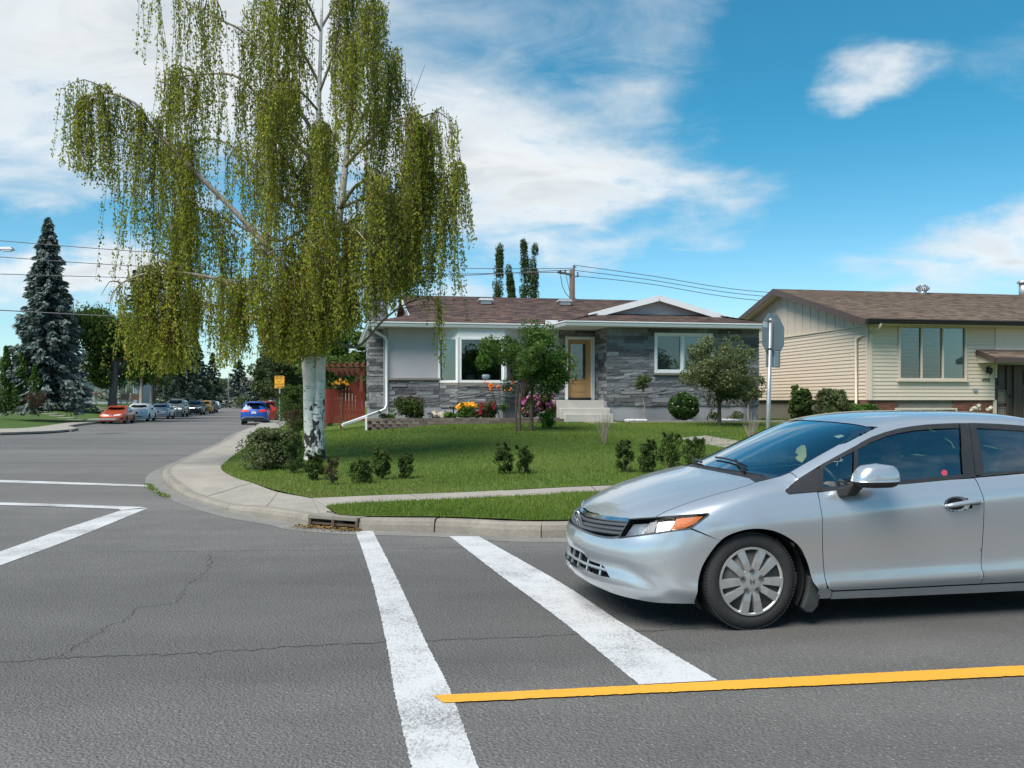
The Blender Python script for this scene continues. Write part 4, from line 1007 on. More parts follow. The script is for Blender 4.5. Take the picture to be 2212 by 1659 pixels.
mb = MB(); mb.box(((wA+wB)/2, -.05, wz_b-.02), (wB-wA+.1, .14, .05)); mb.build('sill', 'beige_trim', h2)
# roof
vE2 = -.6; zE2 = 4.22; vR2 = D2/2; zR2 = 6.02; p2 = (zR2-zE2)/(vR2-vE2); uo = -.52
rf2 = bpy.data.objects.new('roof', None); link(rf2, h2)
shingled('shingles', [(uo, vE2, zE2), (uEnd+.6, vE2, zE2), (uEnd+.6, vR2, zR2), (uo, vR2, zR2)], 'shingle_tan', rf2, X, (0, 1, p2))
shingled('shingles', [(uo, D2+.6, zE2), (uEnd+.6, D2+.6, zE2), (uEnd+.6, vR2, zR2), (uo, vR2, zR2)], 'shingle_tan', rf2, X, (0, -1, p2))
rake([(uo+.01, vE2-.05, zE2-.01), (uo+.01, vR2, zR2-.008), (uo+.01, D2+.65, zE2-.01)], 0, th=.22, wd=.035, mat='brown_trim', par=rf2)
mb = MB()
for va, vb in ((vE2, vR2), (D2+.6, vR2)):
    mb.add([(uo+.02, va, zE2-.15), (.05, va, zE2-.15), (.05, vb, zR2-.15), (uo+.02, vb, zR2-.15)], [(0, 1, 2, 3)])
mb.box(((uEnd)/2, vE2/2, zE2-.16), (uEnd, -vE2, .03)); mb.build('soffit', 'beige_trim', rf2)
# gable: vertical boards over the horizontal siding
nv = 40; vbm = mesh_from('gable_board', [(0, 0, 0), (0, 1, 0), (0, 1, 1), (0, 0, 1)], [(0, 1, 2, 3)])
gbp = bpy.data.objects.new('gable_boards', None); link(gbp, h2)
for k in range(nv):
    v0, v1 = D2*k/nv, D2*(k+1)/nv-.014; z0 = zTop-.02
    zz0, zz1 = (zE2-.14+(min(v, D2-v)-vE2)*p2 for v in (v0, v1))
    if min(zz0, zz1) < z0+.02: continue
    mb = MB(); mb.prism([(v0, z0), (v1, z0), (v1, zz1), (v0, zz0)], -.02-(.012 if k % 2 else 0), .05, 'YZ'); mb.build('gable_board', 'beige_siding', gbp)
mb = MB(); mb.prism([(0, zTop-.3), (D2, zTop-.3), (D2, zE2-.2), (D2/2, zR2-.2), (0, zE2-.2)], .02, .1, 'YZ'); mb.build('gable_wall', 'siding_gap', h2)
mb = MB(); mb.box((-.03, D2/2, zTop-.02), (.05, D2, .05)); mb.build('belt_moulding', 'beige_trim', h2)
gutter([(uo+.1, vE2), (uEnd+.6, vE2)], h2, 'brown_gutter', hgt=.15, dep=.13, z=zE2)
mb = MB(); mb.bar((uo, vE2+.012, zE2-.09), (uEnd+.6, vE2+.012, zE2-.09), .02, .17); mb.build('fascia', 'brown_trim', h2)
# downpipe on the side wall
d1, dz1_ = q2(1115, 375, vE2); vd = .55
mb = MB(); mb.tube([(d1-.05, vE2-.03, zE2-.12), (d1-.06, vE2, zE2-.28), (.1, -.1, zE2-.42), (-.09, vd, zE2-.55), (-.10, vd+.05, zE2-.62), (-.10, vd+.05, .75), (-.16, vd-.1, .66)], .05, 6); mb.build('downpipe', 'beige_trim', h2, smooth=True)
# roof turbine vent and metal flue
tu, tz = q2(1432, 130, vR2-.3); zt_ = zR2-.1
rv = MB(); rv.lathe([(.16, 0), (.16, .16)], 14, (tu, vR2-.3, zt_-.05)); rvo = rv.build('turbine_vent', 'galvanised', rf2, smooth=True)
for k in range(16):
    a = 2*math.pi*k/16; mb = MB(); pts = []
    for j in range(6):
        f = j/5; r = .26*math.sin(math.pi*(.12+.76*f)); an = a+f*.5; pts.append((tu+r*math.cos(an), vR2-.3+r*math.sin(an), zt_+.1+.26*f))
    mb.tube(pts, .022, 4); mb.build('vane', 'galvanised', rvo)
mb = MB(); mb.lathe([(.02, .40), (.12, .38), (.13, .36)], 12, (tu, vR2-.3, zt_)); mb.build('vent_cap', 'galvanised', rvo)
fu, fz_ = q2(2205, 150, vR2-.1); mb = MB(); mb.lathe([(.17, 0), (.17, .7)], 14, (fu, vR2-.1, zR2-.2)); fo = mb.build('flue', 'galvanised', rf2, smooth=True)
mb = MB(); mb.lathe([(.25, 0), (.25, .06), (.2, .12)], 14, (fu, vR2-.1, zR2+.48)); mb.build('flue_cap', 'galvanised', fo)
# entry: recess, canopy, double door
pu, pz_ = q2(1835, 575, -.05); fu0, fz0 = q2(2005, 665, -1.0)
cn = bpy.data.objects.new('entry_canopy', None); link(cn, h2); _, cz1 = q2(2005, 640, -1.0); _, cz0 = q2(1900, 580, -.02)
shingled('canopy_shingles', [(fu0-.05, -1.0, cz1), (uR2+3.2, -1.0, cz1), (uR2+3.2, -.03, cz0), (fu0-.05, -.03, cz0)], 'shingle_tan', cn, X, (0, 1, (cz0-cz1)))
mb = MB(); mb.bar((fu0-.06, -1.02, cz1-.09), (fu0-.06, -.03, cz0-.09), .03, .18); mb.bar((fu0-.05, -1.0, cz1-.08), (uR2+3.2, -1.0, cz1-.08), .03, .16); mb.build('canopy_fascia', 'brown_trim', cn)
mb = MB(); mb.prism([(-.98, cz1-.15), (-.03, cz1-.15), (-.03, cz0-.17)], fu0, uR2+3.1, 'YZ'); mb.build('canopy_soffit', 'beige_trim', cn)
mb = MB(); mb.box((uR2+.04, .06, zt2-.9+.0), (.07, .2, 1.8)); mb.box((uR2+.03, .06, (zgr+zb2)/2), (.12, .12, zb2-zgr)); mb.box((uR2+1.6, .05, zt2-.55), (3.2, .2, 1.1)); mb.build('entry_trim', 'beige_trim', h2)
ed = bpy.data.objects.new('double_door', None); link(ed, h2); _, ed1 = q2(2100, 695, .12); ed0 = .62
mb = MB(); mb.box((uR2+1.2, .2, (ed0+ed1)/2), (2.3, .06, ed1-ed0)); mb.build('door_leaf', 'brown_door', ed)
for k in range(2):
    for (a, b, mname) in ((.08, .40, 1), (.98, 1.35, 1)):
        ua = uR2+.12+k*1.05+.05
        for (z0, z1, mat_) in ((ed0+.15, ed0+.62, 'tan_panel'), (ed0+.75, ed0+1.22, 'tan_panel'), (ed0+1.4, ed1-.2, 'brown_trim')):
            if a > .5: continue
            uu = ua+a; mb = MB(); w_ = .34
            for (p, q, r_, s_) in ((uu, uu+.035, z0, z1), (uu+w_-.035, uu+w_, z0, z1), (uu, uu+w_, z0, z0+.035), (uu, uu+w_, z1-.035, z1)): mb.box(((p+q)/2, .155, (r_+s_)/2), (q-p, .03, s_-r_))
            mb.box((uu+w_/2, .166, (z0+z1)/2), (w_-.12, .02, z1-z0-.12)); mb.build('door_panel', mat_, ed)
    mb = MB(); mb.lathe([(.05, 0), (.04, .2), (.055, .4), (.04, 1.2), (.055, 2.0), (.05, ed1-ed0-.1)], 8, (uR2+.62+k*.28, .13, ed0+.05)); mb.build('turned_mullion', 'brown_trim', ed, smooth=True)
mb = MB(); mb.lathe([(.04, 0), (.05, .03), (.02, .06)], 10, (uR2+.74, .11, ed0+1.0), 'Y'); mb.build('handle', 'dark_paint', ed)
# wall lantern, house number, outlet box
lu, lz = q2(1938, 740, -.06); wl_ = MB(); wl_.box((lu, -.03, lz+.02), (.09, .04, .22)); wl_.tube([(lu, -.04, lz+.12), (lu, -.16, lz+.17), (lu, -.16, lz+.08)], .012, 6); wl_.lathe([(.02, .1), (.085, .06), (.075, -.06), (.04, -.11), (.01, -.16)], 8, (lu, -.16, lz)); wl_.build('wall_lantern', 'dark_paint', h2)
ou, oz = q2(1837, 890, -.03); mb = MB(); mb.box((ou, -.035, oz), (.16, .05, .12)); mb.build('outlet_box', 'galvanised', h2)
def text_obj(name, body, size, mat, parent, loc, rot, ext=.004, align='CENTER', xs=1.0):
    cu = bpy.data.curves.new(name, 'FONT'); cu.body = body; cu.size = size; cu.extrude = ext; cu.align_x = align; cu.align_y = 'CENTER'
    t = bpy.data.objects.new(name, cu); col.objects.link(t)
    dg = bpy.context.evaluated_depsgraph_get(); me = bpy.data.meshes.new_from_object(t.evaluated_get(dg)); bpy.data.objects.remove(t); bpy.data.curves.remove(cu)
    me.materials.clear(); me.materials.append(MATS[mat]); o = bpy.data.objects.new(name, me); link(o, parent); o.location = loc; o.rotation_euler = rot; o.scale = (xs, 1, 1); return o
nu, nz_ = q2(1920, 815, -.03); text_obj('house_number', '4908', .17, 'dark_paint', h2, (nu, -.028, nz_), (R(90), 0, 0))
# ================================================================== the silver sedan in the street
def pchip(xs, ys):
    xs = np.array(xs, float); ys = np.array(ys, float); h = np.diff(xs); d = np.diff(ys)/h; m = np.zeros(len(xs))
    m[1:-1] = np.where(d[:-1]*d[1:] > 0, 2*d[:-1]*d[1:]/np.where(np.abs(d[:-1]+d[1:]) < 1e-12, 1, d[:-1]+d[1:]), 0); m[0], m[-1] = d[0], d[-1]
    def f(x):
        x = np.asarray(x, float); i = np.clip(np.searchsorted(xs, x)-1, 0, len(h)-1); xc = np.clip(x, xs[0]-.3, xs[-1]+.3); t = (xc-xs[i])/h[i]
        tt = np.clip(t, 0, 1); ex = (t-tt)*h[i]*np.where(t > 1, m[-1], m[0])
        return ((2*tt**3-3*tt**2+1)*ys[i]+(tt**3-2*tt**2+tt)*h[i]*m[i]+(-2*tt**3+3*tt**2)*ys[i+1]+(tt**3-tt**2)*h[i]*m[i+1])+ex
    return f
def smax(a, b, k): return .5*(a+b+np.sqrt((a-b)**2+k*k))-k*.18
def smin(a, b, k): return -smax(-a, -b, k)
class Shape:
    """car body as an implicit surface; panels are cut from it"""
    za = .62
    def ray(s, o, d, t1):
        """first exit from the body along o + t d, from inside"""
        lo = np.zeros(len(o)); hi = np.full(len(o), t1)
        for _ in range(24):
            m = (lo+hi)/2; p = o+d*m[:, None]; ins = s.f(p[:, 0], p[:, 1], p[:, 2]) < 0
            lo = np.where(ins, m, lo); hi = np.where(ins, hi, m)
        return o+d*lo[:, None]
    def side(s, x, b):            # (x, beta): radially about a lengthwise axis, near side is -y
        x = np.asarray(x, float); b = np.asarray(b, float); o = np.column_stack([x, 0*x, 0*x+s.za])
        return s.ray(o, np.column_stack([0*x, -np.cos(b), np.sin(b)]), 1.3)
    xa = -.1
    def nose(s, a, z):            # (a, z): radially about an upright axis; a = 0 straight ahead, grows to the near side
        a = np.asarray(a, float); z = np.asarray(z, float); o = np.column_stack([0*a+s.xa, 0*a, z])
        return s.ray(o, np.column_stack([-np.cos(a), -np.sin(a), 0*a]), 1.4)
    def tail(s, a, z):
        a = np.asarray(a, float); z = np.asarray(z, float); o = np.column_stack([0*a+s.xb, 0*a, z])
        return s.ray(o, np.column_stack([np.cos(a), -np.sin(a), 0*a]), 1.6)
    def beta(s, p): return math.atan2(p[2]-s.za, -p[1])
    def top(s, x, y):
        x = np.asarray(x, float); y = np.asarray(y, float); lo = np.full(x.shape, s.za); hi = np.full(x.shape, 2.2)
        for _ in range(24):
            m = (lo+hi)/2; ins = s.f(x, y, m) < 0; lo = np.where(ins, m, lo); hi = np.where(ins, hi, m)
        return lo
    def bt(s, x, y): z = float(s.top(np.array([x]), np.array([y]))[0]); return (x, math.atan2(z-s.za, -y))
    def bz(s, x, z, out=1.2):     # near-side point at (x, z) -> (x, beta)
        x_, z_ = np.array([x], float), np.array([z], float); o = np.column_stack([x_, 0*x_, z_]); p = s.ray(o, np.array([[0, -1., 0]]), out)[0]; return (x, math.atan2(p[2]-s.za, -p[1]))
    def panel(s, name, polys, mat, parent, proj='side', step=.03, off=0.0, mirror=False, both=True, thick=0.0, smooth=True):
        V = []; F = []
        for poly in (polys if isinstance(polys[0][0], (tuple, list)) else [polys]):
            pts, fs = grid_clip(poly, step, step*1.25 if proj == 'side' else step); P3 = getattr(s, proj)(pts[:, 0], pts[:, 1])
            if off:
                e = 1e-3; g = np.column_stack([s.f(P3[:, 0]+e, P3[:, 1], P3[:, 2])-s.f(P3[:, 0]-e, P3[:, 1], P3[:, 2]), s.f(P3[:, 0], P3[:, 1]+e, P3[:, 2])-s.f(P3[:, 0], P3[:, 1]-e, P3[:, 2]), s.f(P3[:, 0], P3[:, 1], P3[:, 2]+e)-s.f(P3[:, 0], P3[:, 1], P3[:, 2]-e)])
                P3 = P3+g/np.maximum(np.linalg.norm(g, axis=1, keepdims=True), 1e-9)*off
            k = len(V); V += [tuple(p) for p in P3]; F += [tuple(i+k for i in f) for f in fs]
        sgn = [1] if not both else [1, -1]; outs = []
        for sg in sgn:
            VV = [(x, y*sg, z) for x, y, z in V]; FF = F
            o = obj(name, VV, FF, mat, parent, smooth); bm = bmesh.new(); bm.from_mesh(o.data)
            bmesh.ops.remove_doubles(bm, verts=bm.verts, dist=2e-4)
            bm.normal_update(); c = Vector((np.mean([v[0] for v in V]), 0, .6)) if proj == 'side' else Vector((s.xa if proj == 'nose' else s.xb, 0, .5))
            if sum((f.calc_center_median()-c).dot(f.normal)*f.calc_area() for f in bm.faces) < 0: bmesh.ops.reverse_faces(bm, faces=bm.faces)
            bm.to_mesh(o.data); bm.free()
            if thick: md = o.modifiers.new('solid', 'SOLIDIFY'); md.thickness = thick; md.offset = -1
            outs.append(o)
        return outs
class Sedan(Shape):
    xb = 2.9
    def __init__(s):
        s.prof = pchip([.10, .15, .19, .235, .272, .292, .325, .37, .46, .58, .69, .755, .785, .83, .90, .96, 1.1], [.74, .79, .812, .835, .862, .866, .853, .8475, .850, .860, .870, .873, .869, .857, .838, .82, .76])
        s.plan = pchip([-1, -.6, -.3, 0, .45, 1.0, 2.0, 2.7, 3.2, 3.7], [.93, .972, .992, 1.004, .996, 1.0, 1.0, 1.0, .975, .92])
        s.xf = pchip([.1, .2, .26, .32, .45, .54, .60, .66, .72, .8, .9], [-.74, -.83, -.885, -.895, -.905, -.895, -.868, -.835, -.78, -.66, -.4])
        s.bow = pchip([0, .2, .4, .55, .68, .78, .86, .95], [0, .012, .055, .115, .205, .33, .48, .75])
        s.hood = pchip([-1.0, -.85, -.74, -.62, -.48, -.30, -.1, .1, .3, .6, 1.0, 1.7, 2.1, 2.7, 3.2, 3.5, 3.68], [.56, .655, .722, .772, .825, .876, .92, .955, .972, .955, .958, 1.0, 1.02, 1.045, 1.06, 1.06, 1.0])
        s.crown = pchip([-1, -.5, -.2, .1, .5, 3], [.15, .125, .10, .08, .08, .07])
        s.roof = pchip([.6, .85, 1.08, 1.47, 1.75, 2.15, 2.6, 3.0, 3.4], [1.255, 1.325, 1.363, 1.393, 1.397, 1.392, 1.356, 1.27, 1.12])
    def f(s, x, y, z):
        ay = np.sqrt(y*y+1e-6); sh = np.interp(z, [.1, .3, .77, 1.0], [0, .018, .08, .07])*(np.clip(x, -.2, 3)-1.0)
        sidef = ay-s.prof(z-sh)*s.plan(x)
        topf = z-(s.hood(x)-s.crown(x)*ay**2-.03*ay**6)
        fr = (s.xf(z)+s.bow(ay)-x)*.8
        rr = (x-(3.64-.10*ay**2-.25*np.clip(.55-z, 0, 1)**2-.12*np.clip(z-.8, 0, 1)))*.9
        lowf = smax(smax(smax(sidef, topf, .045), fr, .07), rr, .10); lowf = np.maximum(lowf, .13-z)
        gx_ = 1-sstep(-.52, -.36, x); zg_ = .395-.16*sstep(-.80, -.45, x)
        lowf = lowf+gx_*(.020*np.exp(-((z-zg_)/.045)**2)-.012*np.exp(-((z-zg_+.10)/.05)**2))
        zc = z-.9; cs = ay-(.832-.30*zc-.30*zc*np.abs(zc))*(1-.028*((x-1.6)/1.1)**2)
        ws = (z-(.945+.435*(x-(.0+.52*ay**2))))*.9
        rf_ = z-(s.roof(x)-.055*ay**2-.12*ay**4); rw = (z-(1.02+.50*(3.22-.25*ay**2-x)))*.9
        cab = smax(smax(smax(cs, ws, .04), rf_, .06), rw, .06)
        cab = np.maximum(cab, (.80-z)*2)
        return smin(lowf, cab, .012)
SD = Sedan()
CPH = R(11.5); cc_, ss_ = math.cos(CPH), math.sin(CPH); CO = (1.519-ss_*.86, 5.83+cc_*.86)
ZC = {'A': (2200, 1600, .31646), 'B': (2700, 1600, .31646), 'C': (3332, 1600, .31646), 'D': (2650, 2050, .27125), 'E': (3200, 2000, .37613), 'F': (2200, 1900, .36157)}
def hitS(k, x, y, S_=SD):
    """where the line of sight through a photo pixel meets the sedan's body, in the car's frame"""
    b = ZC[k]; px, py = (b[0]+x*b[2])*.54861, (b[1]+y*b[2])*.54861
    d = np.array(((px-CX)/FPX, 1, -(py-HY)/FPX)); t = np.linspace(4.6, 8.6, 500); W = d[None, :]*t[:, None]+np.array((0, 0, CH))
    dx, dy = W[:, 0]-CO[0], W[:, 1]-CO[1]; lx, ly = dx*cc_+dy*ss_, -dx*ss_+dy*cc_
    v = S_.f(lx, ly, W[:, 2])
    if not (v < 0).any(): i = int(np.argmin(v)); return (lx[i], ly[i], W[i, 2])
    i = max(1, int(np.argmax(v < 0))); k = v[i-1]/(v[i-1]-v[i]) if v[i-1] > v[i] else 1; q = lambda a: a[i-1]+(a[i]-a[i-1])*k
    return (q(lx), q(ly), q(W[:, 2]))
def hb(k, x, y): p = hitS(k, x, y); return (p[0], SD.beta(p))
def ha(k, x, y): p = hitS(k, x, y); return (math.atan2(-p[1], -(p[0]-SD.xa)), p[2])
def make_carpaint(name, base, metal=.62, rough=.25, flake=.07):
    m = bpy.data.materials.new(name); m.use_nodes = True; t = NT(m.node_tree); b = t.n['Principled BSDF']
    g = t.new('ShaderNodeTexCoord').outputs['Object']; n1_ = t.noise(g, 900, 1, .5); dirt = t.noise(t.mapping(g, (1, 1, 2)), 2.2, 3, .5)
    sp_ = t.new('ShaderNodeSeparateXYZ'); t.l.new(g, sp_.inputs[0])
    c = t.mix(t.mapr(n1_, .35, .7, 0, 1), tuple(x*(1-flake) for x in base), tuple(min(1, x*(1+flake)) for x in base))
    d_ = t.math('MULTIPLY', t.mapr(sp_.outputs[2], .12, .55, .22, .02), t.mapr(dirt, .35, .75, .2, 1))
    t.l.new(t.mix(d_, c, (.16, .145, .12)), b.inputs['Base Color']); b.inputs['Metallic'].default_value = metal
    t.l.new(t.math('ADD', t.math('MULTIPLY', d_, .5), rough), b.inputs['Roughness'])
    b.inputs['Coat Weight'].default_value = .9; b.inputs['Coat Roughness'].default_value = .03; MATS[name] = m
make_carpaint('silver_paint', (.50, .535, .575))
pmat('black_trim', (.022, .022, .024), .5, var=.2, scale=10)
pmat('black_gloss', (.012, .012, .014), .18, var=.1)
pmat('grille_grey', (.085, .09, .10), .4, .3, var=.1)
pmat('under_black', (.006, .006, .006), .95, var=.2)
pmat('tyre_rubber', (.026, .026, .026), .85, var=.35, scale=14, bump=.002, bscale=80)
pmat('hubcap_silver', (.50, .50, .50), .38, .7, var=.12, scale=9)
pmat('steel_dark', (.09, .088, .085), .6, .6, var=.35, scale=10)
pmat('chrome', (.78, .79, .80), .12, 1.0, var=.03)
pmat('reflector', (.34, .35, .37), .25, .8, var=.15, scale=14, bump=.003, bscale=10)
pmat('amber_lens', (.42, .085, .002), .4, var=.25, scale=16, spec=.2)
pmat('red_lens', (.55, .02, .015), .4, var=.15, scale=20, spec=.25)
pmat('seat_fabric', (.105, .105, .11), .9, var=.15, scale=20)
pmat('seat_light', (.20, .20, .20), .9, var=.15, scale=20)
pmat('dash_grey', (.06, .062, .066), .8, var=.15)
pmat('mud_flap', (.03, .034, .034), .8, var=.5, scale=9)
glassmat('car_glass', (.80, .90, .86), 6.0, .004)
glassmat('windshield_glass', (.66, .78, .80), 4.5, .004)
glassmat('lamp_lens', (.96, .97, .98), .18, .06)
sedan = thing('sedan', 'silver four-door sedan waiting at the crosswalk', 'car', (CO[0], CO[1], 0), CPH)
PN = SD.panel
HB = math.pi/2
# hood
edge = [hb(*p) for p in [('A', 1210, 1372), ('A', 1330, 1306), ('A', 1500, 1238), ('A', 1700, 1168), ('A', 1950, 1092), ('A', 2212, 1023), ('B', 760, 984), ('B', 862, 946)]]
rear = [SD.bt(.03+.30*y*y, -y) for y in (.60, .45, .3, .15, 0)]
def nb(a, z): p = SD.nose([a], [z])[0]; return (p[0], SD.beta(p))
fedge = [nb(a, z) for a, z in ((0.0, .686), (.12, .687), (.25, .690))]+[hb('A', *p) for p in ((560, 1394), (700, 1408), (880, 1401), (1050, 1391), (1190, 1382))]
hp = edge+rear+fedge; hoodn = [(x, b) for x, b in hp]
PN('hood', [hoodn, [(x, math.pi-b) for x, b in hoodn][::-1]], 'silver_paint', sedan, both=False, step=.035)
# wheel arch curve, shared by fender and bumper
arch = [tuple(p) for p in smooth_line([(.452, .30), (.440, .345), (.412, .435), (.341, .549), (.195, .636), (.05, .664), (-.085, .648), (-.199, .592), (-.300, .455), (-.337, .337), (-.352, .195)], 4)]
arch_b = [SD.bz(x, z) for x, z in arch]
cutA = hb('A', 1645, 1522)
cx_, cz_ = -.205, .592
ia = int(np.argmin([math.hypot(x-cx_, z-cz_) for x, z in arch]))
fb = [hb('A', 1215, 1384)]+[(x, b-.004) for x, b in edge[0:]]+[hb(*p) for p in [('B', 1060, 903), ('B', 1180, 872), ('B', 1300, 826)]]
fb += [hb('B', 1395, 905), hb('B', 1240, 1040), hb('B', 1243, 1065), hb('B', 1285, 1098), hb('B', 1450, 1083), hb('B', 1635, 1068)]
fb += [SD.bz(x, z) for x, z in ((.502, .80), (.508, .66), (.514, .55), (.526, .42), (.535, .33), (.545, .262), (.60, .226), (.60, .180))]+[SD.bz(.51, .178), SD.bz(.495, .25)]
fb += arch_b[0:ia+1]+[(cutA[0]+.004, cutA[1]+.004)]+[hb('A', 1760, 1440), hb('A', 1880, 1352), hb('A', 1862, 1330), hb('A', 1500, 1358)]
PN('front_fender', fb, 'silver_paint', sedan, step=.028)
# doors
fd = [SD.bz(.506, z) for z in (.88, .80)]+[SD.bz(x, z) for x, z in ((.512, .66), (.519, .55), (.531, .42), (.540, .33), (.552, .275), (.572, .245), (.61, .236))]
fd += [SD.bz(x, .236) for x in (.9, 1.3, 1.60, 1.714)]+[SD.bz(x, z) for x, z in ((1.706, .32), (1.703, .37), (1.711, .5), (1.712, .65), (1.707, .80), (1.692, .89), (1.681, .953))]
hole = []
for k in range(25):
    a = -2*math.pi*k/24; hole.append(SD.bz(1.505+.10*math.cos(a)*(1.0 if math.cos(a) > 0 else 1.02), .787+.052*math.sin(a)))
kk_ = fd.index(next(p for p in fd if p[0] == 1.707))
fd = fd[:kk_]+[SD.bz(1.7085, .7862)]+hole[1:-1]+[SD.bz(1.604, .7876), SD.bz(1.7085, .7876)]+fd[kk_:]
belt = [hb(*p) for p in [('C', 1610, 886), ('C', 1300, 915), ('C', 900, 953), ('C', 560, 984), ('C', 300, 1005), ('C', 20, 1034), ('B', 1800, 1052), ('B', 1648, 1066)]]
PN('front_door', fd+belt[1:-1], 'silver_paint', sedan, step=.03)
rd = [SD.bz(1.718, .236)]+[SD.bz(x, z) for x, z in ((2.28, .236), (2.33, .30), (2.36, .45), (2.43, .58), (2.56, .66), (2.66, .70), (2.70, .80), (2.72, .92), (2.735, 1.0))]+[SD.bz(x, .955+.058*(x-1.68)) for x in (2.4, 2.1, 1.9, 1.687)]+[SD.bz(x, z) for x, z in ((1.697, .89), (1.712, .80), (1.717, .65), (1.716, .5), (1.708, .37), (1.711, .32))]
PN('rear_door', rd, 'silver_paint', sedan, step=.035)
PN('sill', [SD.bz(x, .226) for x in (.605, 1.2, 1.8, 2.30)]+[SD.bz(x, z) for x, z in ((2.33, .20), (2.30, .165), (1.8, .165), (1.2, .168), (.605, .172))], 'silver_paint', sedan, step=.04)
# rear quarter, trunk, tail: out of the photograph, kept simple
arch2 = [(2.70+.38*math.cos(a), .318+.345*math.sin(a)) for a in np.linspace(R(-18), R(168), 18)]
rq = [SD.bz(3.10, .235), SD.bz(3.35, .26), SD.bz(3.50, .32), SD.bz(3.55, .5), SD.bz(3.56, .7), SD.bz(3.54, .9), SD.bz(3.50, .97)]+[SD.bt(x, -.60) for x in (3.45, 3.1)]+[SD.bt(3.0, -.63), SD.bz(2.9, 1.08), SD.bz(2.74, 1.01), SD.bz(2.725, .92), SD.bz(2.705, .80), SD.bz(2.665, .70)]+[SD.bz(x, z) for x, z in arch2 if x > 2.58]
rq = rq[:15]+[SD.bz(x, z) for x, z in arch2[::-1] if z > .24 and not (x < 2.55)]
PN('rear_quarter', rq, 'silver_paint', sedan, step=.05)
dk = [SD.bt(x, -.59) for x in (3.02, 3.2, 3.45)]+[SD.bt(3.50, y) for y in (-.4, -.2, 0)]+[SD.bt(3.14, 0), SD.bt(3.10, -.3)]
PN('trunk_lid', [dk, [(x, math.pi-b) for x, b in dk][::-1]], 'silver_paint', sedan, both=False, step=.06)
tl = [(0, .25), (.9, .25), (.98, .45), (.98, .70), (.5, .72), (.5, .93), (0, .93)]
PN('rear_bumper', [tl, [(-a, z) for a, z in tl][::-1]], 'silver_paint', sedan, proj='tail', both=False, step=.06)
PN('tail_lamp', [(.52, .73), (.98, .71), (.98, .92), (.60, .93), (.52, .92)], 'red_lens', sedan, proj='tail', step=.06)
# roof, A pillars and rails in one shell
wtop = [SD.bt(.93, 0), SD.bt(.94, -.2), SD.bt(.97, -.38), hb('C', 250, 250), hb('C', 395, 257)]
ap = [hb(*p) for p in [('C', 200, 355), ('C', 0, 458), ('B', 1900, 480), ('B', 1700, 592), ('B', 1500, 705), ('B', 1306, 818)]]
dlot = [hb(*p) for p in [('B', 1400, 902), ('B', 1550, 808), ('B', 1700, 716), ('B', 1950, 578), ('B', 2212, 436), ('C', 150, 466), ('C', 300, 386), ('C', 480, 322), ('C', 650, 276), ('C', 820, 247), ('C', 1000, 227), ('C', 1200, 215), ('C', 1410, 209), ('C', 1600, 206), ('C', 1900, 218), ('C', 2200, 240)]]
cp = [SD.bz(2.35, 1.275), SD.bz(2.55, 1.21), SD.bz(2.72, 1.12), SD.bz(2.80, 1.04), SD.bz(2.90, 1.08)]
rwin = [SD.bt(3.0, -.60), SD.bt(2.75, -.56), SD.bt(2.55, -.50), SD.bt(2.48, -.3), SD.bt(2.46, 0)]
shell = wtop+ap+dlot+cp+rwin
PN('roof_shell', [shell, [(x, math.pi-b) for x, b in shell][::-1]], 'silver_paint', sedan, both=False, step=.035)
rg = rwin[::-1][0:5]+[SD.bt(3.02, -.57), SD.bt(3.09, -.3), SD.bt(3.13, 0)]
PN('rear_glass', [rg, [(x, math.pi-b) for x, b in rg][::-1]], 'car_glass', sedan, both=False, step=.05, off=-.004)
# windshield: glass plus black ceramic border and cowl
wb = [SD.bt(.085+.40*y*y, -y) for y in (0, .15, .3, .45, .58)]
wsn = [(x-.004, b) for x, b in wtop[:4]]+[hb('C', 370, 262)]+[(x-.008, b) for x, b in ap[1:]]+[hb('B', 1080, 893)]+wb[::-1]
wp = wsn
PN('windshield', [wp, [(x, math.pi-b) for x, b in wp][::-1]], 'windshield_glass', sedan, both=False, step=.04, off=-.004)
cw = [SD.bt(.035+.30*y*y, -y) for y in (0, .15, .3, .45, .60)]+[hb('B', 880, 938), hb('B', 1060, 900)]+[SD.bt(.10+.40*y*y, -y) for y in (.58, .45, .3, .15, 0)]
PN('cowl', [cw, [(x, math.pi-b) for x, b in cw][::-1]], 'black_trim', sedan, both=False, step=.05, off=-.012)
bd = [SD.bt(.90, 0), SD.bt(.91, -.3), hb('C', 150, 262), hb('B', 2000, 395), hb('B', 1700, 565), hb('B', 1300, 795), hb('B', 1080, 880)]
out_ = [SD.bt(.935, 0), SD.bt(.955, -.3), hb('C', 380, 260), hb('B', 2010, 418), hb('B', 1700, 595), hb('B', 1306, 820), hb('B', 1075, 897)]
for q in range(len(bd)-1):
    pass
fr_ = bd+out_[::-1]
PN('ceramic_band', [fr_, [(x, math.pi-b) for x, b in fr_][::-1]], 'black_trim', sedan, both=False, step=.06, off=-.007)
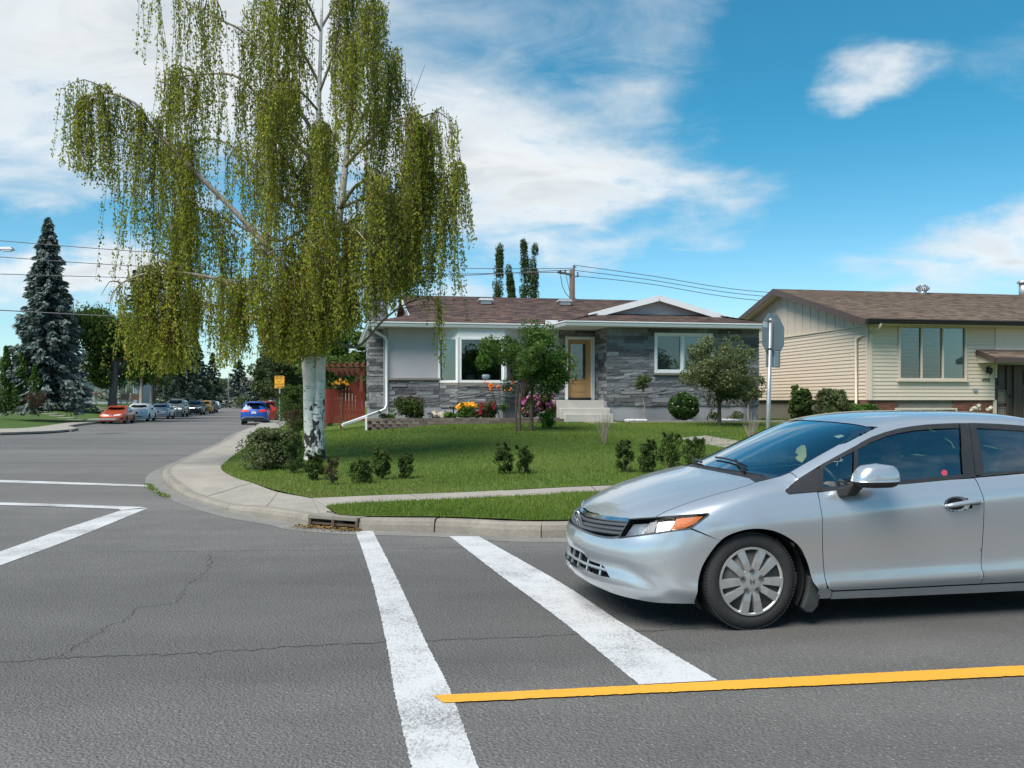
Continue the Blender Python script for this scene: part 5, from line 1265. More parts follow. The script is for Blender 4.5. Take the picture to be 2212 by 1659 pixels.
# side glass and black trim
gtop = [hb(*p) for p in [('B', 1705, 765), ('B', 1900, 655), ('B', 2090, 560)]]
quarter = gtop+[hb('B', 2088, 960), hb('B', 2040, 985), hb('B', 1850, 1000), hb('B', 1705, 1010)]
PN('quarter_glass', quarter, 'car_glass', sedan, step=.05, off=-.008)
fg = [hb(*p) for p in [('C', 135, 545), ('C', 300, 452), ('C', 480, 380), ('C', 650, 335), ('C', 820, 305), ('C', 1000, 287), ('C', 1200, 277), ('C', 1400, 268), ('C', 1420, 500), ('C', 1445, 855), ('C', 1100, 885), ('C', 620, 930), ('C', 300, 958), ('C', 120, 975)]]
PN('door_glass', fg, 'car_glass', sedan, step=.05, off=-.008)
rgl = [hb('C', 1618, 268), hb('C', 1900, 280), hb('C', 2205, 302)]+[SD.bz(2.35, 1.245), SD.bz(2.5, 1.19), SD.bz(2.6, 1.13), SD.bz(2.6, 1.035), SD.bz(2.1, 1.0), hb('C', 1715, 838)]
PN('door_glass', rgl, 'car_glass', sedan, step=.05, off=-.008)
trim_o = [hb('B', 1240, 1045)]+dlot; 
in_top = [hb('B', 1660, 790)]+gtop+fg[:8]
tp_ = [hb('B', 1640, 790)]+dlot[2:13]+[hb('C', 1400, 262)]+fg[7::-1]+[hb('B', 2090, 560), hb('B', 1900, 655), hb('B', 1705, 765)]
PN('window_trim', tp_, 'black_trim', sedan, step=.05, off=.0015)
PN('window_trim', [hb('B', 1245, 1045)]+dlot[:2]+[hb('B', 1640, 775), hb('B', 1650, 1060), hb('B', 1450, 1080), hb('B', 1285, 1093), hb('B', 1248, 1068)], 'black_trim', sedan, step=.05, off=.002)
PN('window_trim', [hb('B', 1640, 775), hb('B', 1710, 760), hb('B', 1708, 1012), hb('B', 1648, 1058)], 'black_trim', sedan, step=.05, off=.003)
lowt = [hb('B', 1648, 1062), hb('B', 1800, 1049)]+[hb('C', x, y) for x, y in ((20, 1030), (300, 1001), (560, 980), (900, 949), (1300, 911), (1612, 882), (1605, 840), (1445, 852), (1100, 882), (620, 927), (300, 955), (120, 972))]+[hb('B', 1850, 997), hb('B', 1705, 1008)]
PN('window_trim', lowt, 'black_trim', sedan, step=.05, off=.002)
PN('division_bar', [hb('C', 92, 545), hb('C', 138, 535), hb('C', 130, 980), hb('C', 75, 985)], 'black_trim', sedan, step=.05, off=.004)
PN('pillar_cover', [hb('C', 1408, 212), hb('C', 1518, 211), hb('C', 1560, 500), hb('C', 1600, 850), hb('C', 1450, 862), hb('C', 1430, 600)], 'black_trim', sedan, step=.05, off=.003)
PN('pillar_cover', [hb('C', 1524, 211), hb('C', 1612, 211), hb('C', 1625, 300), hb('C', 1690, 650), hb('C', 1715, 845), hb('C', 1610, 858), hb('C', 1566, 500)], 'black_trim', sedan, step=.05, off=.002)
PN('window_trim', [hb('C', 1612, 209), hb('C', 1900, 220), hb('C', 2200, 243), SD.bz(2.35, 1.27), SD.bz(2.55, 1.205), SD.bz(2.72, 1.11), SD.bz(2.78, 1.04), SD.bz(2.1, .985), hb('C', 1615, 880), hb('C', 1712, 842), SD.bz(2.1, 1.0), SD.bz(2.6, 1.037), SD.bz(2.6, 1.13), SD.bz(2.5, 1.188), SD.bz(2.35, 1.243), hb('C', 2205, 304), hb('C', 1900, 282), hb('C', 1618, 270)], 'black_trim', sedan, step=.05, off=.002)
# dark inner shell seen through the panel gaps
gaps = [[SD.bz(x, z) for x, z in ((.515, .2), (.6, .2), (2.4, .2), (2.36, .5), (2.6, .7), (2.74, .95))]+[SD.bz(2.1, .95), SD.bz(1.0, .88), SD.bz(.35, .84)]+[SD.bt(.1, -.64), SD.bt(-.3, -.60), hb('A', 1300, 1345)]+[hb('A', 1800, 1380), hb('A', 1700, 1530)]+[SD.bz(.03+.40*math.cos(a), .318+.372*math.sin(a)) for a in (2.4, 2.0, 1.6, 1.2, .8, .4)]+[SD.bz(.47, .33), SD.bz(.50, .25)]]
PN('inner_shell', gaps[0], 'under_black', sedan, step=.06, off=-.014)
# --- sedan: nose, lamps, wheels, mirrors, cabin
def nz_(a, z): return (a, z)
gb = [ha('A', 350, 1582), ha('A', 480, 1625), ha('A', 600, 1648), ha('A', 680, 1650), ha('A', 748, 1640)]
gz0 = .566
gbot = [(0, gz0), (.12, gz0+.001)]+[(a, z) for a, z in gb if a > .2]
ihole_t = [(0, .418), (.18, .418)]+[ha('F', 330, 845), ha('F', 478, 898)]
ihole_o = [ha('F', 510, 940), ha('F', 560, 1035), ha('F', 470, 1020)]
ihole_b = [ha('F', 330, 968), (.12, .305), (0, .303)]
ihole_b = [p for p in ihole_b]
bot = [(0, .225), (.15, .222), ha('F', 620, 1216), ha('F', 800, 1262), ha('F', 1050, 1306), ha('F', 1300, 1316), ha('F', 1485, 1318)]
def a_of(x, z):
    p = SD.side(np.array([x]), np.array([SD.bz(x, z)[1]]))[0]; return (math.atan2(-p[1], -(p[0]-SD.xa)), p[2])
archf = [a_of(x, z) for x, z in arch[ia:]]        # from the cut down to the bumper foot
lampb = [ha('A', 1635, 1528), ha('A', 1500, 1548), ha('A', 1250, 1583), ha('A', 1000, 1616), ha('A', 755, 1648)]
bump = ihole_t+ihole_o+ihole_b+bot+archf[::-1]+lampb+gbot[::-1]
PN('front_bumper', [bump, [(-a, z) for a, z in bump][::-1]], 'silver_paint', sedan, proj='nose', both=False, step=.035)
# lower intake: dark cavity, bars
ik = ihole_t+ihole_o+ihole_b
PN('intake_cavity', [ik, [(-a, z) for a, z in ik][::-1]], 'under_black', sedan, proj='nose', both=False, step=.06, off=-.05)
for z in (.352,):
    pts = SD.nose(np.linspace(-.66, .66, 21), np.full(21, z)); mb = MB(); mb.tube([(x+.012, y, zz) for x, y, zz in pts], .011, 6); mb.build('intake_bar', 'silver_paint', sedan, smooth=True)
for a in (-.5, -.3, -.1, .1, .3, .5):
    p0, p1 = SD.nose([a, a], [.415, .308]); mb = MB(); mb.bar((p0[0]+.02, p0[1], p0[2]), (p1[0]+.02, p1[1], p1[2]), .014, .014); mb.build('intake_bar', 'silver_paint', sedan)
# grille
gtop_ = [(0, .682), (.12, .683), (.25, .686), (.38, .690), (.48, .693)]+[ha('A', 868, 1412)]
gside = [ha('A', 800, 1530)]
gr = gtop_+gside+[ha('A', 750, 1632)]+[p for p in gbot[::-1]][1:]
PN('grille_back', [gr, [(-a, z) for a, z in gr][::-1]], 'under_black', sedan, proj='nose', both=False, step=.05, off=-.035)
def gslat(z0, z1, a1, hgt, mat, off0, off1, nm):
    n = 25; V = []; F = []
    for i, t in enumerate(np.linspace(-1, 1, n)):
        a = a1*t; z = z0+(z1-z0)*abs(t)**1.3; p = SD.nose([a], [z])[0]; d = np.array((math.cos(a), math.sin(a), 0))
        for dz, o_ in ((hgt*.5, off1), (-hgt*.1, off0), (-hgt*.5, off0+.006), (-hgt*.35, off1+.02)): V.append((p[0]+d[0]*o_, p[1]+d[1]*o_, z+dz))
        if i:
            for k in range(4): F.append(((i-1)*4+k, (i-1)*4+(k+1) % 4, i*4+(k+1) % 4, i*4+k))
    mb = MB(); mb.add(V, F); return mb.build(nm, mat, sedan, smooth=False)
aG = [ha('A', 864, 1425)[0], ha('A', 835, 1480)[0], ha('A', 800, 1545)[0], ha('A', 768, 1605)[0]]
gslat(.664, .688, aG[0], .034, 'chrome', -.006, .012, 'grille_bar')
for z0, z1, a1 in ((.632, .660, aG[1]), (.607, .632, aG[2]), (.583, .605, aG[3])): gslat(z0, z1, a1, .024, 'grille_grey', .0, .022, 'grille_slat')
PN('grille_surround', [[(0, gz0+.012), (.12, gz0+.012)]+[(a-.01, z+.013) for a, z in gbot[2:]]+gbot[::-1], [(-a, z) for a, z in ([(0, gz0+.012), (.12, gz0+.012)]+[(a-.01, z+.013) for a, z in gbot[2:]]+gbot[::-1])][::-1]], 'grille_grey', sedan, proj='nose', both=False, step=.06, off=.0)
# emblem: rounded frame with an upright H
em = bpy.data.objects.new('emblem', None); link(em, sedan); pc = SD.nose([0.0], [.628])[0]; em.location = (pc[0]-.022, 0, .630); em.rotation_euler = (0, R(-17), 0)
ring = [(-.055, .058), (-.03, .066), (.03, .066), (.055, .058), (.054, .02), (.045, -.045), (.035, -.062), (-.035, -.062), (-.045, -.045), (-.054, .02)]
mb = MB(); pr = [(0, y, z) for y, z in ring]; mb.tube(pr+[pr[0], pr[1]], .008, 6); mb.build('emblem_ring', 'chrome', em, smooth=True)
mb = MB(); mb.prism([(y*.93, z*.93) for y, z in ring], .0, .012, 'YZ'); mb.build('emblem_field', 'black_trim', em)
mb = MB(); mb.bar((-.006, -.033, .05), (-.006, -.024, -.052), .016, .014); mb.bar((-.006, .033, .05), (-.006, .024, -.052), .016, .014); mb.bar((-.006, -.03, .004), (-.006, .03, .004), .014, .016); mb.build('emblem_letter', 'chrome', em)
# headlamps
hl = [ha(*p) for p in [('A', 752, 1636), ('A', 800, 1540), ('A', 892, 1406), ('A', 1190, 1387), ('A', 1500, 1362), ('A', 1780, 1340), ('A', 1858, 1336), ('A', 1866, 1352), ('A', 1760, 1432), ('A', 1640, 1520), ('A', 1560, 1531), ('A', 1250, 1574), ('A', 1000, 1606)]]
for o in PN('headlight', hl, 'lamp_lens', sedan, proj='nose', step=.04, off=.002):
    sgn = 1 if np.mean([v.co.y for v in o.data.vertices]) < 0 else -1
    def sub(nm, pts, mat, off):
        q = PN(nm, [ha(*p) for p in pts], mat, o, proj='nose', step=.04, off=off, both=False)[0]
        if sgn < 0:
            for v in q.data.vertices: v.co.y *= -1
            q.data.flip_normals()
    sub('lamp_bowl', [('A', 762, 1632), ('A', 900, 1412), ('A', 1190, 1392), ('A', 1500, 1367), ('A', 1855, 1340), ('A', 1640, 1515), ('A', 1560, 1526), ('A', 1000, 1600)], 'hubcap_silver', -.05)
    sub('reflector', [('A', 775, 1622), ('A', 905, 1425), ('A', 1110, 1415), ('A', 1020, 1595)], 'reflector', -.035)
    sub('reflector', [('A', 1035, 1585), ('A', 1125, 1420), ('A', 1215, 1408), ('A', 1180, 1555)], 'grille_grey', -.02)
    sub('reflector', [('A', 1195, 1550), ('A', 1225, 1410), ('A', 1450, 1392), ('A', 1370, 1530)], 'reflector', -.03)
    sub('indicator', [('A', 1385, 1535), ('A', 1465, 1390), ('A', 1800, 1360), ('A', 1680, 1460), ('A', 1560, 1515)], 'amber_lens', -.008)
    ring_ = [SD.nose([a], [z])[0] for a, z in hl]; mb = MB(); pts_ = [(p[0]-.002, p[1]*sgn, p[2]) for p in ring_]; mb.tube(pts_+[pts_[0], pts_[1]], .0055, 5, cap=False); mb.build('lamp_seal', 'black_trim', o)
# wheels
def wheel(parent, x, side):
    wo = bpy.data.objects.new('wheel', None); link(wo, parent); wo.location = (x, side*.862, .317); 
    if side > 0: wo.rotation_euler = (0, 0, math.pi)
    Rr, rr = .317, .222
    mb = MB(); prof = [(rr-.012, .02), (rr+.004, .004), (rr+.03, -.006), (rr+.06, -.002), (Rr-.018, .008), (Rr-.006, .02), (Rr-.001, .035), (Rr, .06), (Rr, .15), (Rr-.006, .18), (Rr-.03, .195), (rr, .195)]
    mb.lathe([(a, b) for a, b in prof], 72, axis='Y', cap=False); ty = mb.build('tyre', 'tyre_rubber', wo, smooth=True)
    tb = MB()
    for k in range(90):
        a = 2*math.pi*k/90; c = Vector((math.cos(a)*(Rr-.004), .026, math.sin(a)*(Rr-.004))); rad = Vector((math.cos(a), 0, math.sin(a))); tan = Vector((-math.sin(a), 0, math.cos(a)))
        tb.box(c, (.014, .03, .009), m=Matrix((tan, Vector((0, 1, 0)), rad)).transposed())
    tb.build('tread_block', 'tyre_rubber', ty)
    mb = MB(); mb.lathe([(rr-.004, .015), (rr-.012, .05), (rr-.05, .075), (.12, .06), (.06, .055)], 48, axis='Y', cap=True); mb.build('rim', 'steel_dark', wo, smooth=True)
    mb = MB(); mb.lathe([(.165, .085), (.165, .10)], 40, axis='Y'); mb.build('brake_disc', 'steel_dark', wo)
    mb = MB()
    for k in range(20):      # outer ring
        pass
    mb.lathe([(rr+.001, .004), (rr-.002, -.004), (rr-.012, -.004), (rr-.018, .004), (rr-.018, .014), (rr, .014)], 60, axis='Y', cap=False)
    mb.lathe([(.085, .0), (.078, -.004), (.04, -.008), (.012, -.009), (.0, -.009)], 40, axis='Y', cap=False)
    for k in range(5):
        th = R(270+72*k)
        for s_ in (-1, 1):
            a0, a1 = th+s_*R(22), th+s_*R(14.5); w0, w1 = .052, .068
            p0 = Vector((math.cos(a0)*.05, 0, math.sin(a0)*.05)); p1 = Vector((math.cos(a1)*(rr-.012), 0, math.sin(a1)*(rr-.012))); d = (p1-p0).normalized(); n = Vector((-d.z, 0, d.x)); V = []
            for p, w_, yy in ((p0, w0, -.004), ((p0+p1)/2, (w0+w1)/2*.92, -.009), (p1, w1, -.003)):
                V += [p+n*w_/2+Vector((0, .016, 0)), p+n*w_*.40+Vector((0, yy, 0)), p-n*w_*.40+Vector((0, yy, 0)), p-n*w_/2+Vector((0, .016, 0))]
            F = []
            for i in (0, 4):
                for q in range(4): F.append((i+q, i+(q+1) % 4, i+4+(q+1) % 4, i+4+q))
            mb.add(V, F)
    mb.build('hubcap', 'hubcap_silver', wo)
    for k in range(5):
        a = R(90+72*k); c = (math.cos(a)*.066, -.004, math.sin(a)*.066)
        nb_ = MB(); nb_.lathe([(.018, -.008), (.019, -.004), (.019, .01)], 14, c, 'Y', cap=False); nb_.lathe([(.010, -.009), (.011, .0)], 6, c, 'Y'); nb_.build('wheel_nut', 'steel_dark', wo)
    mb = MB()
    for s_ in (-1, 1): mb.bar((s_*.013, -.0105, .016), (s_*.010, -.0105, -.016), .004, .005)
    mb.bar((-.012, -.0105, 0), (.012, -.0105, 0), .004, .005); mb.build('wheel_logo', 'steel_dark', wo)
    return wo
for x in (.03, 2.70):
    for s_ in (-1, 1): wheel(sedan, x, s_)
for x in (.03, 2.70):        # wheel wells
    for s_ in (-1, 1):
        mb = MB(); pts = [(x+.385*math.cos(a), .318+.352*math.sin(a)) for a in np.linspace(R(-30), R(210), 24)]; V = []; F = []
        for px_, pz_ in pts: V += [(px_, s_*.838, max(.14, pz_)), (px_, s_*.50, max(.14, pz_))]
        for i in range(len(pts)-1): F.append((2*i, 2*i+1, 2*i+3, 2*i+2))
        k = len(V); V += [(px_, s_*.50, max(.14, pz_)) for px_, pz_ in pts]; F.append(tuple(range(k, k+len(pts)))); mb.add(V, F); mb.build('wheel_well', 'under_black', sedan, fix=False)
# mud flap
for s_ in (-1, 1):
    fl = [hitS('D', 1965, 845), hitS('D', 2050, 870)]
    pl = [(.445, .335), (.478, .325), (.512, .27), (.522, .20), (.508, .135), (.47, .09), (.42, .095), (.395, .125), (.43, .22)]
    mb = MB(); mb.prism(pl, s_*.855, s_*.66, 'XZ'); mb.build('mud_flap', 'mud_flap', sedan, bevel=.01)
# mirrors
for s_ in (-1, 1):
    mo = bpy.data.objects.new('side_mirror', None); link(mo, sedan)
    def egg(nm, mat, cen, r, ez=.75, zlo=-1.0, zhi=1.0, parent=mo):
        V = []; F = []; n, m = 28, 14
        for j in range(m+1):
            v = -1+2*j/m; vv = np.clip(v, zlo, zhi); ph = math.asin(np.clip(vv, -1, 1)); cz = math.copysign(abs(math.sin(ph))**1.0, vv)
            for i in range(n):
                a = 2*math.pi*i/n; ca, sa = math.cos(a), math.sin(a); k = abs(math.cos(ph))**ez
                V.append((cen[0]+r[0]*math.copysign(abs(ca)**.75, ca)*k*(1-.18*max(0, vv)*(1 if ca < 0 else -.3)), cen[1]+r[1]*math.copysign(abs(sa)**.75, sa)*k, cen[2]+r[2]*cz))
        for j in range(m):
            for i in range(n): F.append((j*n+i, j*n+(i+1) % n, (j+1)*n+(i+1) % n, (j+1)*n+i))
        F.append(tuple(range(n-1, -1, -1))); F.append(tuple(m*n+i for i in range(n))); mb = MB(); mb.add(V, F); return mb.build(nm, mat, parent, smooth=True)
    cy = -1.0
    egg('mirror_cap', 'silver_paint', (.828, s_*1.0, .975), (.158, .095, .104), .55, -.12, 1)
    egg('mirror_housing', 'black_trim', (.832, s_*1.0, .972), (.155, .092, .055), .5, -1, .25)
    mb = MB(); V = []
    for (x0, x1, y, z) in ((.655, .775, .845, .842), (.66, .775, .86, .915), (.70, .80, .93, .93), (.70, .80, .95, .955)):
        V += [(x0, s_*y, z), (x1, s_*y, z+.005)]
    V = [(.640, s_*.855, .838), (.742, s_*.85, .846), (.775, s_*.85, .925), (.632, s_*.85, .905), (.665, s_*.93, .86), (.742, s_*.92, .862), (.80, s_*.96, .945), (.69, s_*.97, .945)]
    mb.add(V, [(0, 1, 2, 3), (4, 7, 6, 5), (0, 4, 5, 1), (1, 5, 6, 2), (2, 6, 7, 3), (3, 7, 4, 0)]); mb.build('mirror_arm', 'black_trim', mo, bevel=.012)
# door handle with its scooped recess
for s_ in (-1, 1):
    for x0 in (1.40, 2.30):
        dh = bpy.data.objects.new('door_handle', None); link(dh, sedan)
        V = []; F = []; n = 24; xm, zm = x0+.125, .787+(x0-1.4)*.06
        yy = float(-SD.side(np.array([xm]), np.array([SD.bz(xm, zm)[1]]))[0][1])
        if x0 > 2: pass
        for j, (k, dep) in enumerate(((1.01, .0005), (.92, -.008), (.6, -.022), (.0, -.028))):
            for i in range(n):
                a = 2*math.pi*i/n; xq, zq = xm-.02+.10*k*math.cos(a), zm+.052*k*math.sin(a); V.append([xq, dep, zq])
        Va = np.array(V); ys = -SD.ray(np.column_stack([Va[:, 0], 0*Va[:, 0], Va[:, 2]]), np.tile([[0, -1., 0]], (len(Va), 1)), 1.2)[:, 1]
        V = [(x_, s_*(y_+d_), z_) for (x_, d_, z_), y_ in zip(V, ys)]
        for j in range(3):
            for i in range(n): F.append((j*n+i, j*n+(i+1) % n, (j+1)*n+(i+1) % n, (j+1)*n+i))
        if x0 < 2:
            mb = MB(); mb.add(V, F); mb.build('handle_cup', 'silver_paint', dh, smooth=True)
        pts = [(x0+.005, zm-.012), (x0+.05, zm-.003), (x0+.15, zm+.010), (x0+.245, zm+.018), (x0+.272, zm+.016)]; P3 = []
        for xq, zq in pts:
            ys = float(-SD.side(np.array([xq]), np.array([SD.bz(xq, zq)[1]]))[0][1]); P3.append((xq, s_*(ys+.022), zq))
        P3[0] = (P3[0][0], P3[0][1]-s_*.02, P3[0][2]); P3[-1] = (P3[-1][0], P3[-1][1]-s_*.016, P3[-1][2])
        mb = MB(); mb.tube(P3, [.010, .016, .017, .016, .012], 8); mb.build('handle_grip', 'silver_paint', dh, smooth=True)
# wipers
def wiper(p0, p1, p2):
    mb = MB(); P3 = []
    for x, y in (p0, p1, p2): P3.append((x, y, float(SD.top(np.array([x]), np.array([y]))[0])+.022))
    mb.tube([(P3[0][0], P3[0][1], P3[0][2]-.01), P3[1]], .009, 6); mb.build('wiper', 'black_gloss', sedan)
    mb = MB(); d = Vector(P3[2])-Vector(P3[1]); 
    n = 8; A0 = Vector((p2[0], p2[1], 0)); 
    pts = []
    for k in range(n+1):
        t = k/n; x = p1[0]+(p2[0]-p1[0])*(t*1.5-.5); y = p1[1]+(p2[1]-p1[1])*(t*1.5-.5); pts.append((x, y, float(SD.top(np.array([x]), np.array([y]))[0])+.012))
    mb.tube(pts, .008, 5); mb.build('wiper', 'black_gloss', sedan)
wiper((.16, -.50), (.20, -.27), (.19, .05)); wiper((.10, .10), (.15, .34), (.22, .58))
# underbody, floor, cabin
mb = MB(); mb.box((1.35, 0, .19), (3.6, 1.30, .10)); mb.box((-.50, 0, .245), (.50, 1.0, .04)); mb.build('underbody', 'under_black', sedan)
mb = MB(); mb.box((1.6, 0, .30), (2.6, 1.5, .08)); mb.box((.35, 0, .58), (.10, 1.36, .5)); mb.box((2.75, 0, .60), (.1, 1.4, .6)); mb.build('cabin_floor', 'dash_grey', sedan)
mb = MB(); mb.prism([(.22, .80), (.30, .90), (.62, .93), (.74, .88), (.76, .70), (.40, .6)], -.66, .66, 'XZ'); mb.build('dashboard', 'dash_grey', sedan, bevel=.03)
for s_ in (-1, 1):
    mb = MB(); mb.box((1.5, s_*.755, .62), (2.0, .05, .50)); mb.build('door_lining', 'dash_grey', sedan)
def seat(x, y, wd, light=False):
    so_ = bpy.data.objects.new('seat', None); link(so_, sedan); m_ = 'seat_light' if light else 'seat_fabric'
    mb = MB(); mb.box((x, y, .50), (.52, wd, .16)); mb.build('cushion', m_, so_, bevel=.05)
    mb = MB(); M = Matrix.Rotation(R(18), 3, 'Y'); mb.box((x+.33, y, .80), (.14, wd-.02, .58), m=M, taper=.86); mb.build('backrest', m_, so_, bevel=.05)
    mb = MB(); mb.box((x+.47, y, 1.17), (.09, .26, .18), m=M, taper=.9); mb.build('headrest', m_, so_, bevel=.04)
seat(1.22, -.37, .5); seat(1.22, .37, .5, True); seat(2.15, -.36, .6, True); seat(2.15, .36, .6, True)
mb = MB(); st_ = []
for k in range(25):
    a = 2*math.pi*k/24; v = Matrix.Rotation(R(-25), 3, 'Y') @ Vector((0, .18*math.cos(a), .18*math.sin(a))); st_.append((.86+v.x, -.37+v.y, .86+v.z))
mb.tube(st_, .015, 8, cap=False); mb.bar((.86, -.55, .86), (.86, -.19, .86), .05, .02); mb.bar((.86, -.37, .86), (.70, -.37, .78), .05, .05); mb.build('steering_wheel', 'black_trim', sedan, smooth=True)
mb = MB(); mb.box((.84, 0, 1.245), (.03, .22, .065)); mb.build('interior_mirror', 'black_trim', sedan, bevel=.015)
# stickers on the glass
pmat('sticker_pale', (.62, .70, .62), .6, var=.1); pmat('sticker_red', (.42, .05, .08), .6, var=.2); pmat('leaf_yellow', (.55, .52, .20), .7, var=.15, scale=10)
PN('sticker', [hb('B', 1835, 358), hb('B', 1935, 338), hb('B', 1972, 358), hb('B', 1895, 382)], 'sticker_pale', sedan, both=False, off=-.008)
PN('sticker', [(x, b) for x, b in [hb('C', 1228+38*math.cos(a), 823+38*math.sin(a)) for a in np.linspace(0, 2*math.pi, 12, endpoint=False)]], 'sticker_red', sedan, both=False, off=-.0065)
PN('sticker', [hb('B', *p) for p in [(1430, 450), (1475, 450), (1490, 500), (1495, 590), (1440, 670), (1380, 640), (1355, 605), (1395, 570), (1355, 545), (1375, 490)]], 'leaf_yellow', sedan, both=False, off=-.02)

# --- the driver, seen dimly through the side glass
pmat('skin', (.36, .22, .16), .6, var=.1); pmat('dark_cloth', (.035, .037, .042), .9, var=.2, scale=12); pmat('hair_dark', (.02, .017, .015), .7, var=.3, scale=30); pmat('vest_yellow', (.42, .46, .06), .8, var=.12)
def skin_body(name, verts, edges, radii, mat, parent, sub=1):
    me = bpy.data.meshes.new(name); me.from_pydata(verts, edges, []); o = bpy.data.objects.new(name, me); link(o, parent); me.materials.append(MATS[mat])
    md = o.modifiers.new('skin', 'SKIN'); md.use_smooth_shade = True
    for i, r_ in enumerate(radii): me.skin_vertices[0].data[i].radius = r_ if hasattr(r_, '__len__') else (r_, r_)
    me.skin_vertices[0].data[0].use_root = True
    s2 = o.modifiers.new('sub', 'SUBSURF'); s2.levels = sub; s2.render_levels = sub+1; return o
drv = thing('person', 'person in dark clothing sitting at the steering wheel of the silver sedan', 'person', (CO[0], CO[1], 0), CPH)
y0 = -.37
V = [(1.33, y0, .60), (1.37, y0, .76), (1.40, y0, .93), (1.39, y0, 1.02), (1.38, y0, 1.09), (1.37, y0, 1.17), (1.36, y0, 1.24),
     (1.40, y0-.19, .99), (1.22, y0-.25, .82), (.93, y0-.17, .86), (1.40, y0+.19, .99), (1.22, y0+.25, .82), (.93, y0+.17, .86),
     (1.10, y0-.12, .62), (.86, y0-.13, .66), (.70, y0-.13, .38), (1.10, y0+.12, .62), (.86, y0+.13, .66), (.70, y0+.13, .38)]
Ed = [(0, 1), (1, 2), (2, 3), (3, 4), (4, 5), (5, 6), (2, 7), (7, 8), (8, 9), (2, 10), (10, 11), (11, 12), (0, 13), (13, 14), (14, 15), (0, 16), (16, 17), (17, 18)]
rad = [(.15, .12), (.15, .12), (.15, .11), .06, .065, .085, .07, .075, .05, .035, .075, .05, .035, .09, .07, .05, .09, .07, .05]
skin_body('body', V, Ed, rad, 'skin', drv)
def grow(vs, ed, rd, nm, mat): skin_body(nm, vs, ed, rd, mat, drv)
grow([V[0], V[1], V[2], (1.40, y0, .99), V[7], V[8], V[10], V[11], V[13], V[14], V[16], V[17]], [(0, 1), (1, 2), (2, 3), (2, 4), (4, 5), (2, 6), (6, 7), (0, 8), (8, 9), (0, 10), (10, 11)], [(.165, .13), (.165, .13), (.165, .125), .075, .09, .062, .09, .062, .10, .08, .10, .08], 'clothing', 'dark_cloth')
grow([(1.405, y0, 1.16), (1.39, y0, 1.22), (1.36, y0, 1.26)], [(0, 1), (1, 2)], [.085, .095, .075], 'hair', 'hair_dark')
for s_ in (-1, 1):
    for k in range(5):
        a0 = .06*(k-2); c = (.865, y0+s_*.175, .87+a0*.5)
        grow([(.93, y0+s_*.165, .865), (.885, y0+s_*.185, .868+a0*.4), (.852, y0+s_*.178, .868+a0*.5), (.858, y0+s_*.160, .866+a0*.5)], [(0, 1), (1, 2), (2, 3)], [.012, .010, .009, .008], 'finger', 'skin')
grow([(1.29, y0-.10, .97), (1.26, y0-.06, .85), (1.24, y0, .72)], [(0, 1), (1, 2)], [.022, .024, .022], 'vest_stripe', 'vest_yellow')
# ================================================================== trees, shrubs, flowers
def make_bark(name, base, dark, scale=7, bands=False):
    m = bpy.data.materials.new(name); m.use_nodes = True; t = NT(m.node_tree); b = t.n['Principled BSDF']
    g = t.new('ShaderNodeNewGeometry').outputs['Position']
    if bands:     # birch: white bark, dark lenticels across and rough black plates low on the trunk
        l = t.noise(t.mapping(g, (3.0, 3.0, 22)), 1.6, 5, .65); pl = t.noise(t.mapping(g, (4.2, 4.2, 2.6)), 1.15, 6, .7, .8)
        sp_ = t.new('ShaderNodeSeparateXYZ'); t.l.new(g, sp_.inputs[0])
        low = t.mapr(sp_.outputs[2], .4, 1.9, .125, .0)
        k = t.math('MAXIMUM', t.mapr(l, .615, .655, 0, .9), t.mapr(t.math('ADD', pl, low), .625, .65, 0, 1))
        c0 = t.mix(t.mapr(t.noise(g, 5, 4), .35, .7, 0, 1), base, tuple(x*.72 for x in base))
        c = t.mix(k, c0, dark); h = t.math('SUBTRACT', 1.0, k)
    else:
        l = t.noise(t.mapping(g, (3, 3, .7)), scale, 6, .7); c = t.ramp(l, [(.3, dark), (.7, base)]); h = l
    t.l.new(c, b.inputs['Base Color']); b.inputs['Roughness'].default_value = .85
    bn = t.new('ShaderNodeBump'); bn.inputs['Distance'].default_value = .02; t.l.new(h, bn.inputs['Height']); t.l.new(bn.outputs[0], b.inputs['Normal']); MATS[name] = m
make_bark('birch_bark', (.80, .78, .73), (.035, .032, .03), bands=True)
make_bark('birch_limb', (.42, .37, .31), (.16, .12, .09), 9)
make_bark('twig_brown', (.11, .07, .055), (.05, .032, .026), 9)
make_bark('bark_grey', (.16, .14, .12), (.06, .05, .045))
make_bark('bark_brown', (.15, .10, .075), (.05, .035, .028))
leafmat('birch_leaf', [(.14, .18, .026), (.22, .26, .034), (.32, .35, .05), (.43, .44, .08), (.34, .20, .06)], .5, .5)
leafmat('birch_rust', [(.14, .045, .018), (.22, .075, .03), (.17, .09, .04)], .25)
leafmat('spruce_needle', [(.080, .112, .102), (.11, .148, .136), (.145, .185, .17), (.18, .22, .20)], .08, .7)
leafmat('dark_needle', [(.024, .040, .030), (.036, .058, .042), (.050, .078, .056), (.065, .095, .072)], .12, .7)
leafmat('elm_leaf', [(.052, .09, .020), (.078, .13, .028), (.108, .17, .036), (.15, .21, .05)], .42)
leafmat('far_leaf', [(.050, .072, .032), (.072, .100, .042), (.095, .125, .052)], .35)
leafmat('cedar_leaf', [(.036, .080, .016), (.055, .112, .022), (.078, .14, .028)], .3)
leafmat('hedge_leaf', [(.026, .048, .012), (.042, .074, .017), (.064, .105, .022), (.11, .15, .038)], .32)
leafmat('grey_leaf', [(.065, .088, .038), (.095, .122, .052), (.13, .16, .07), (.19, .215, .11)], .35)
leafmat('rowan_leaf', [(.046, .10, .022), (.070, .14, .030), (.10, .18, .04), (.15, .23, .06)], .42)
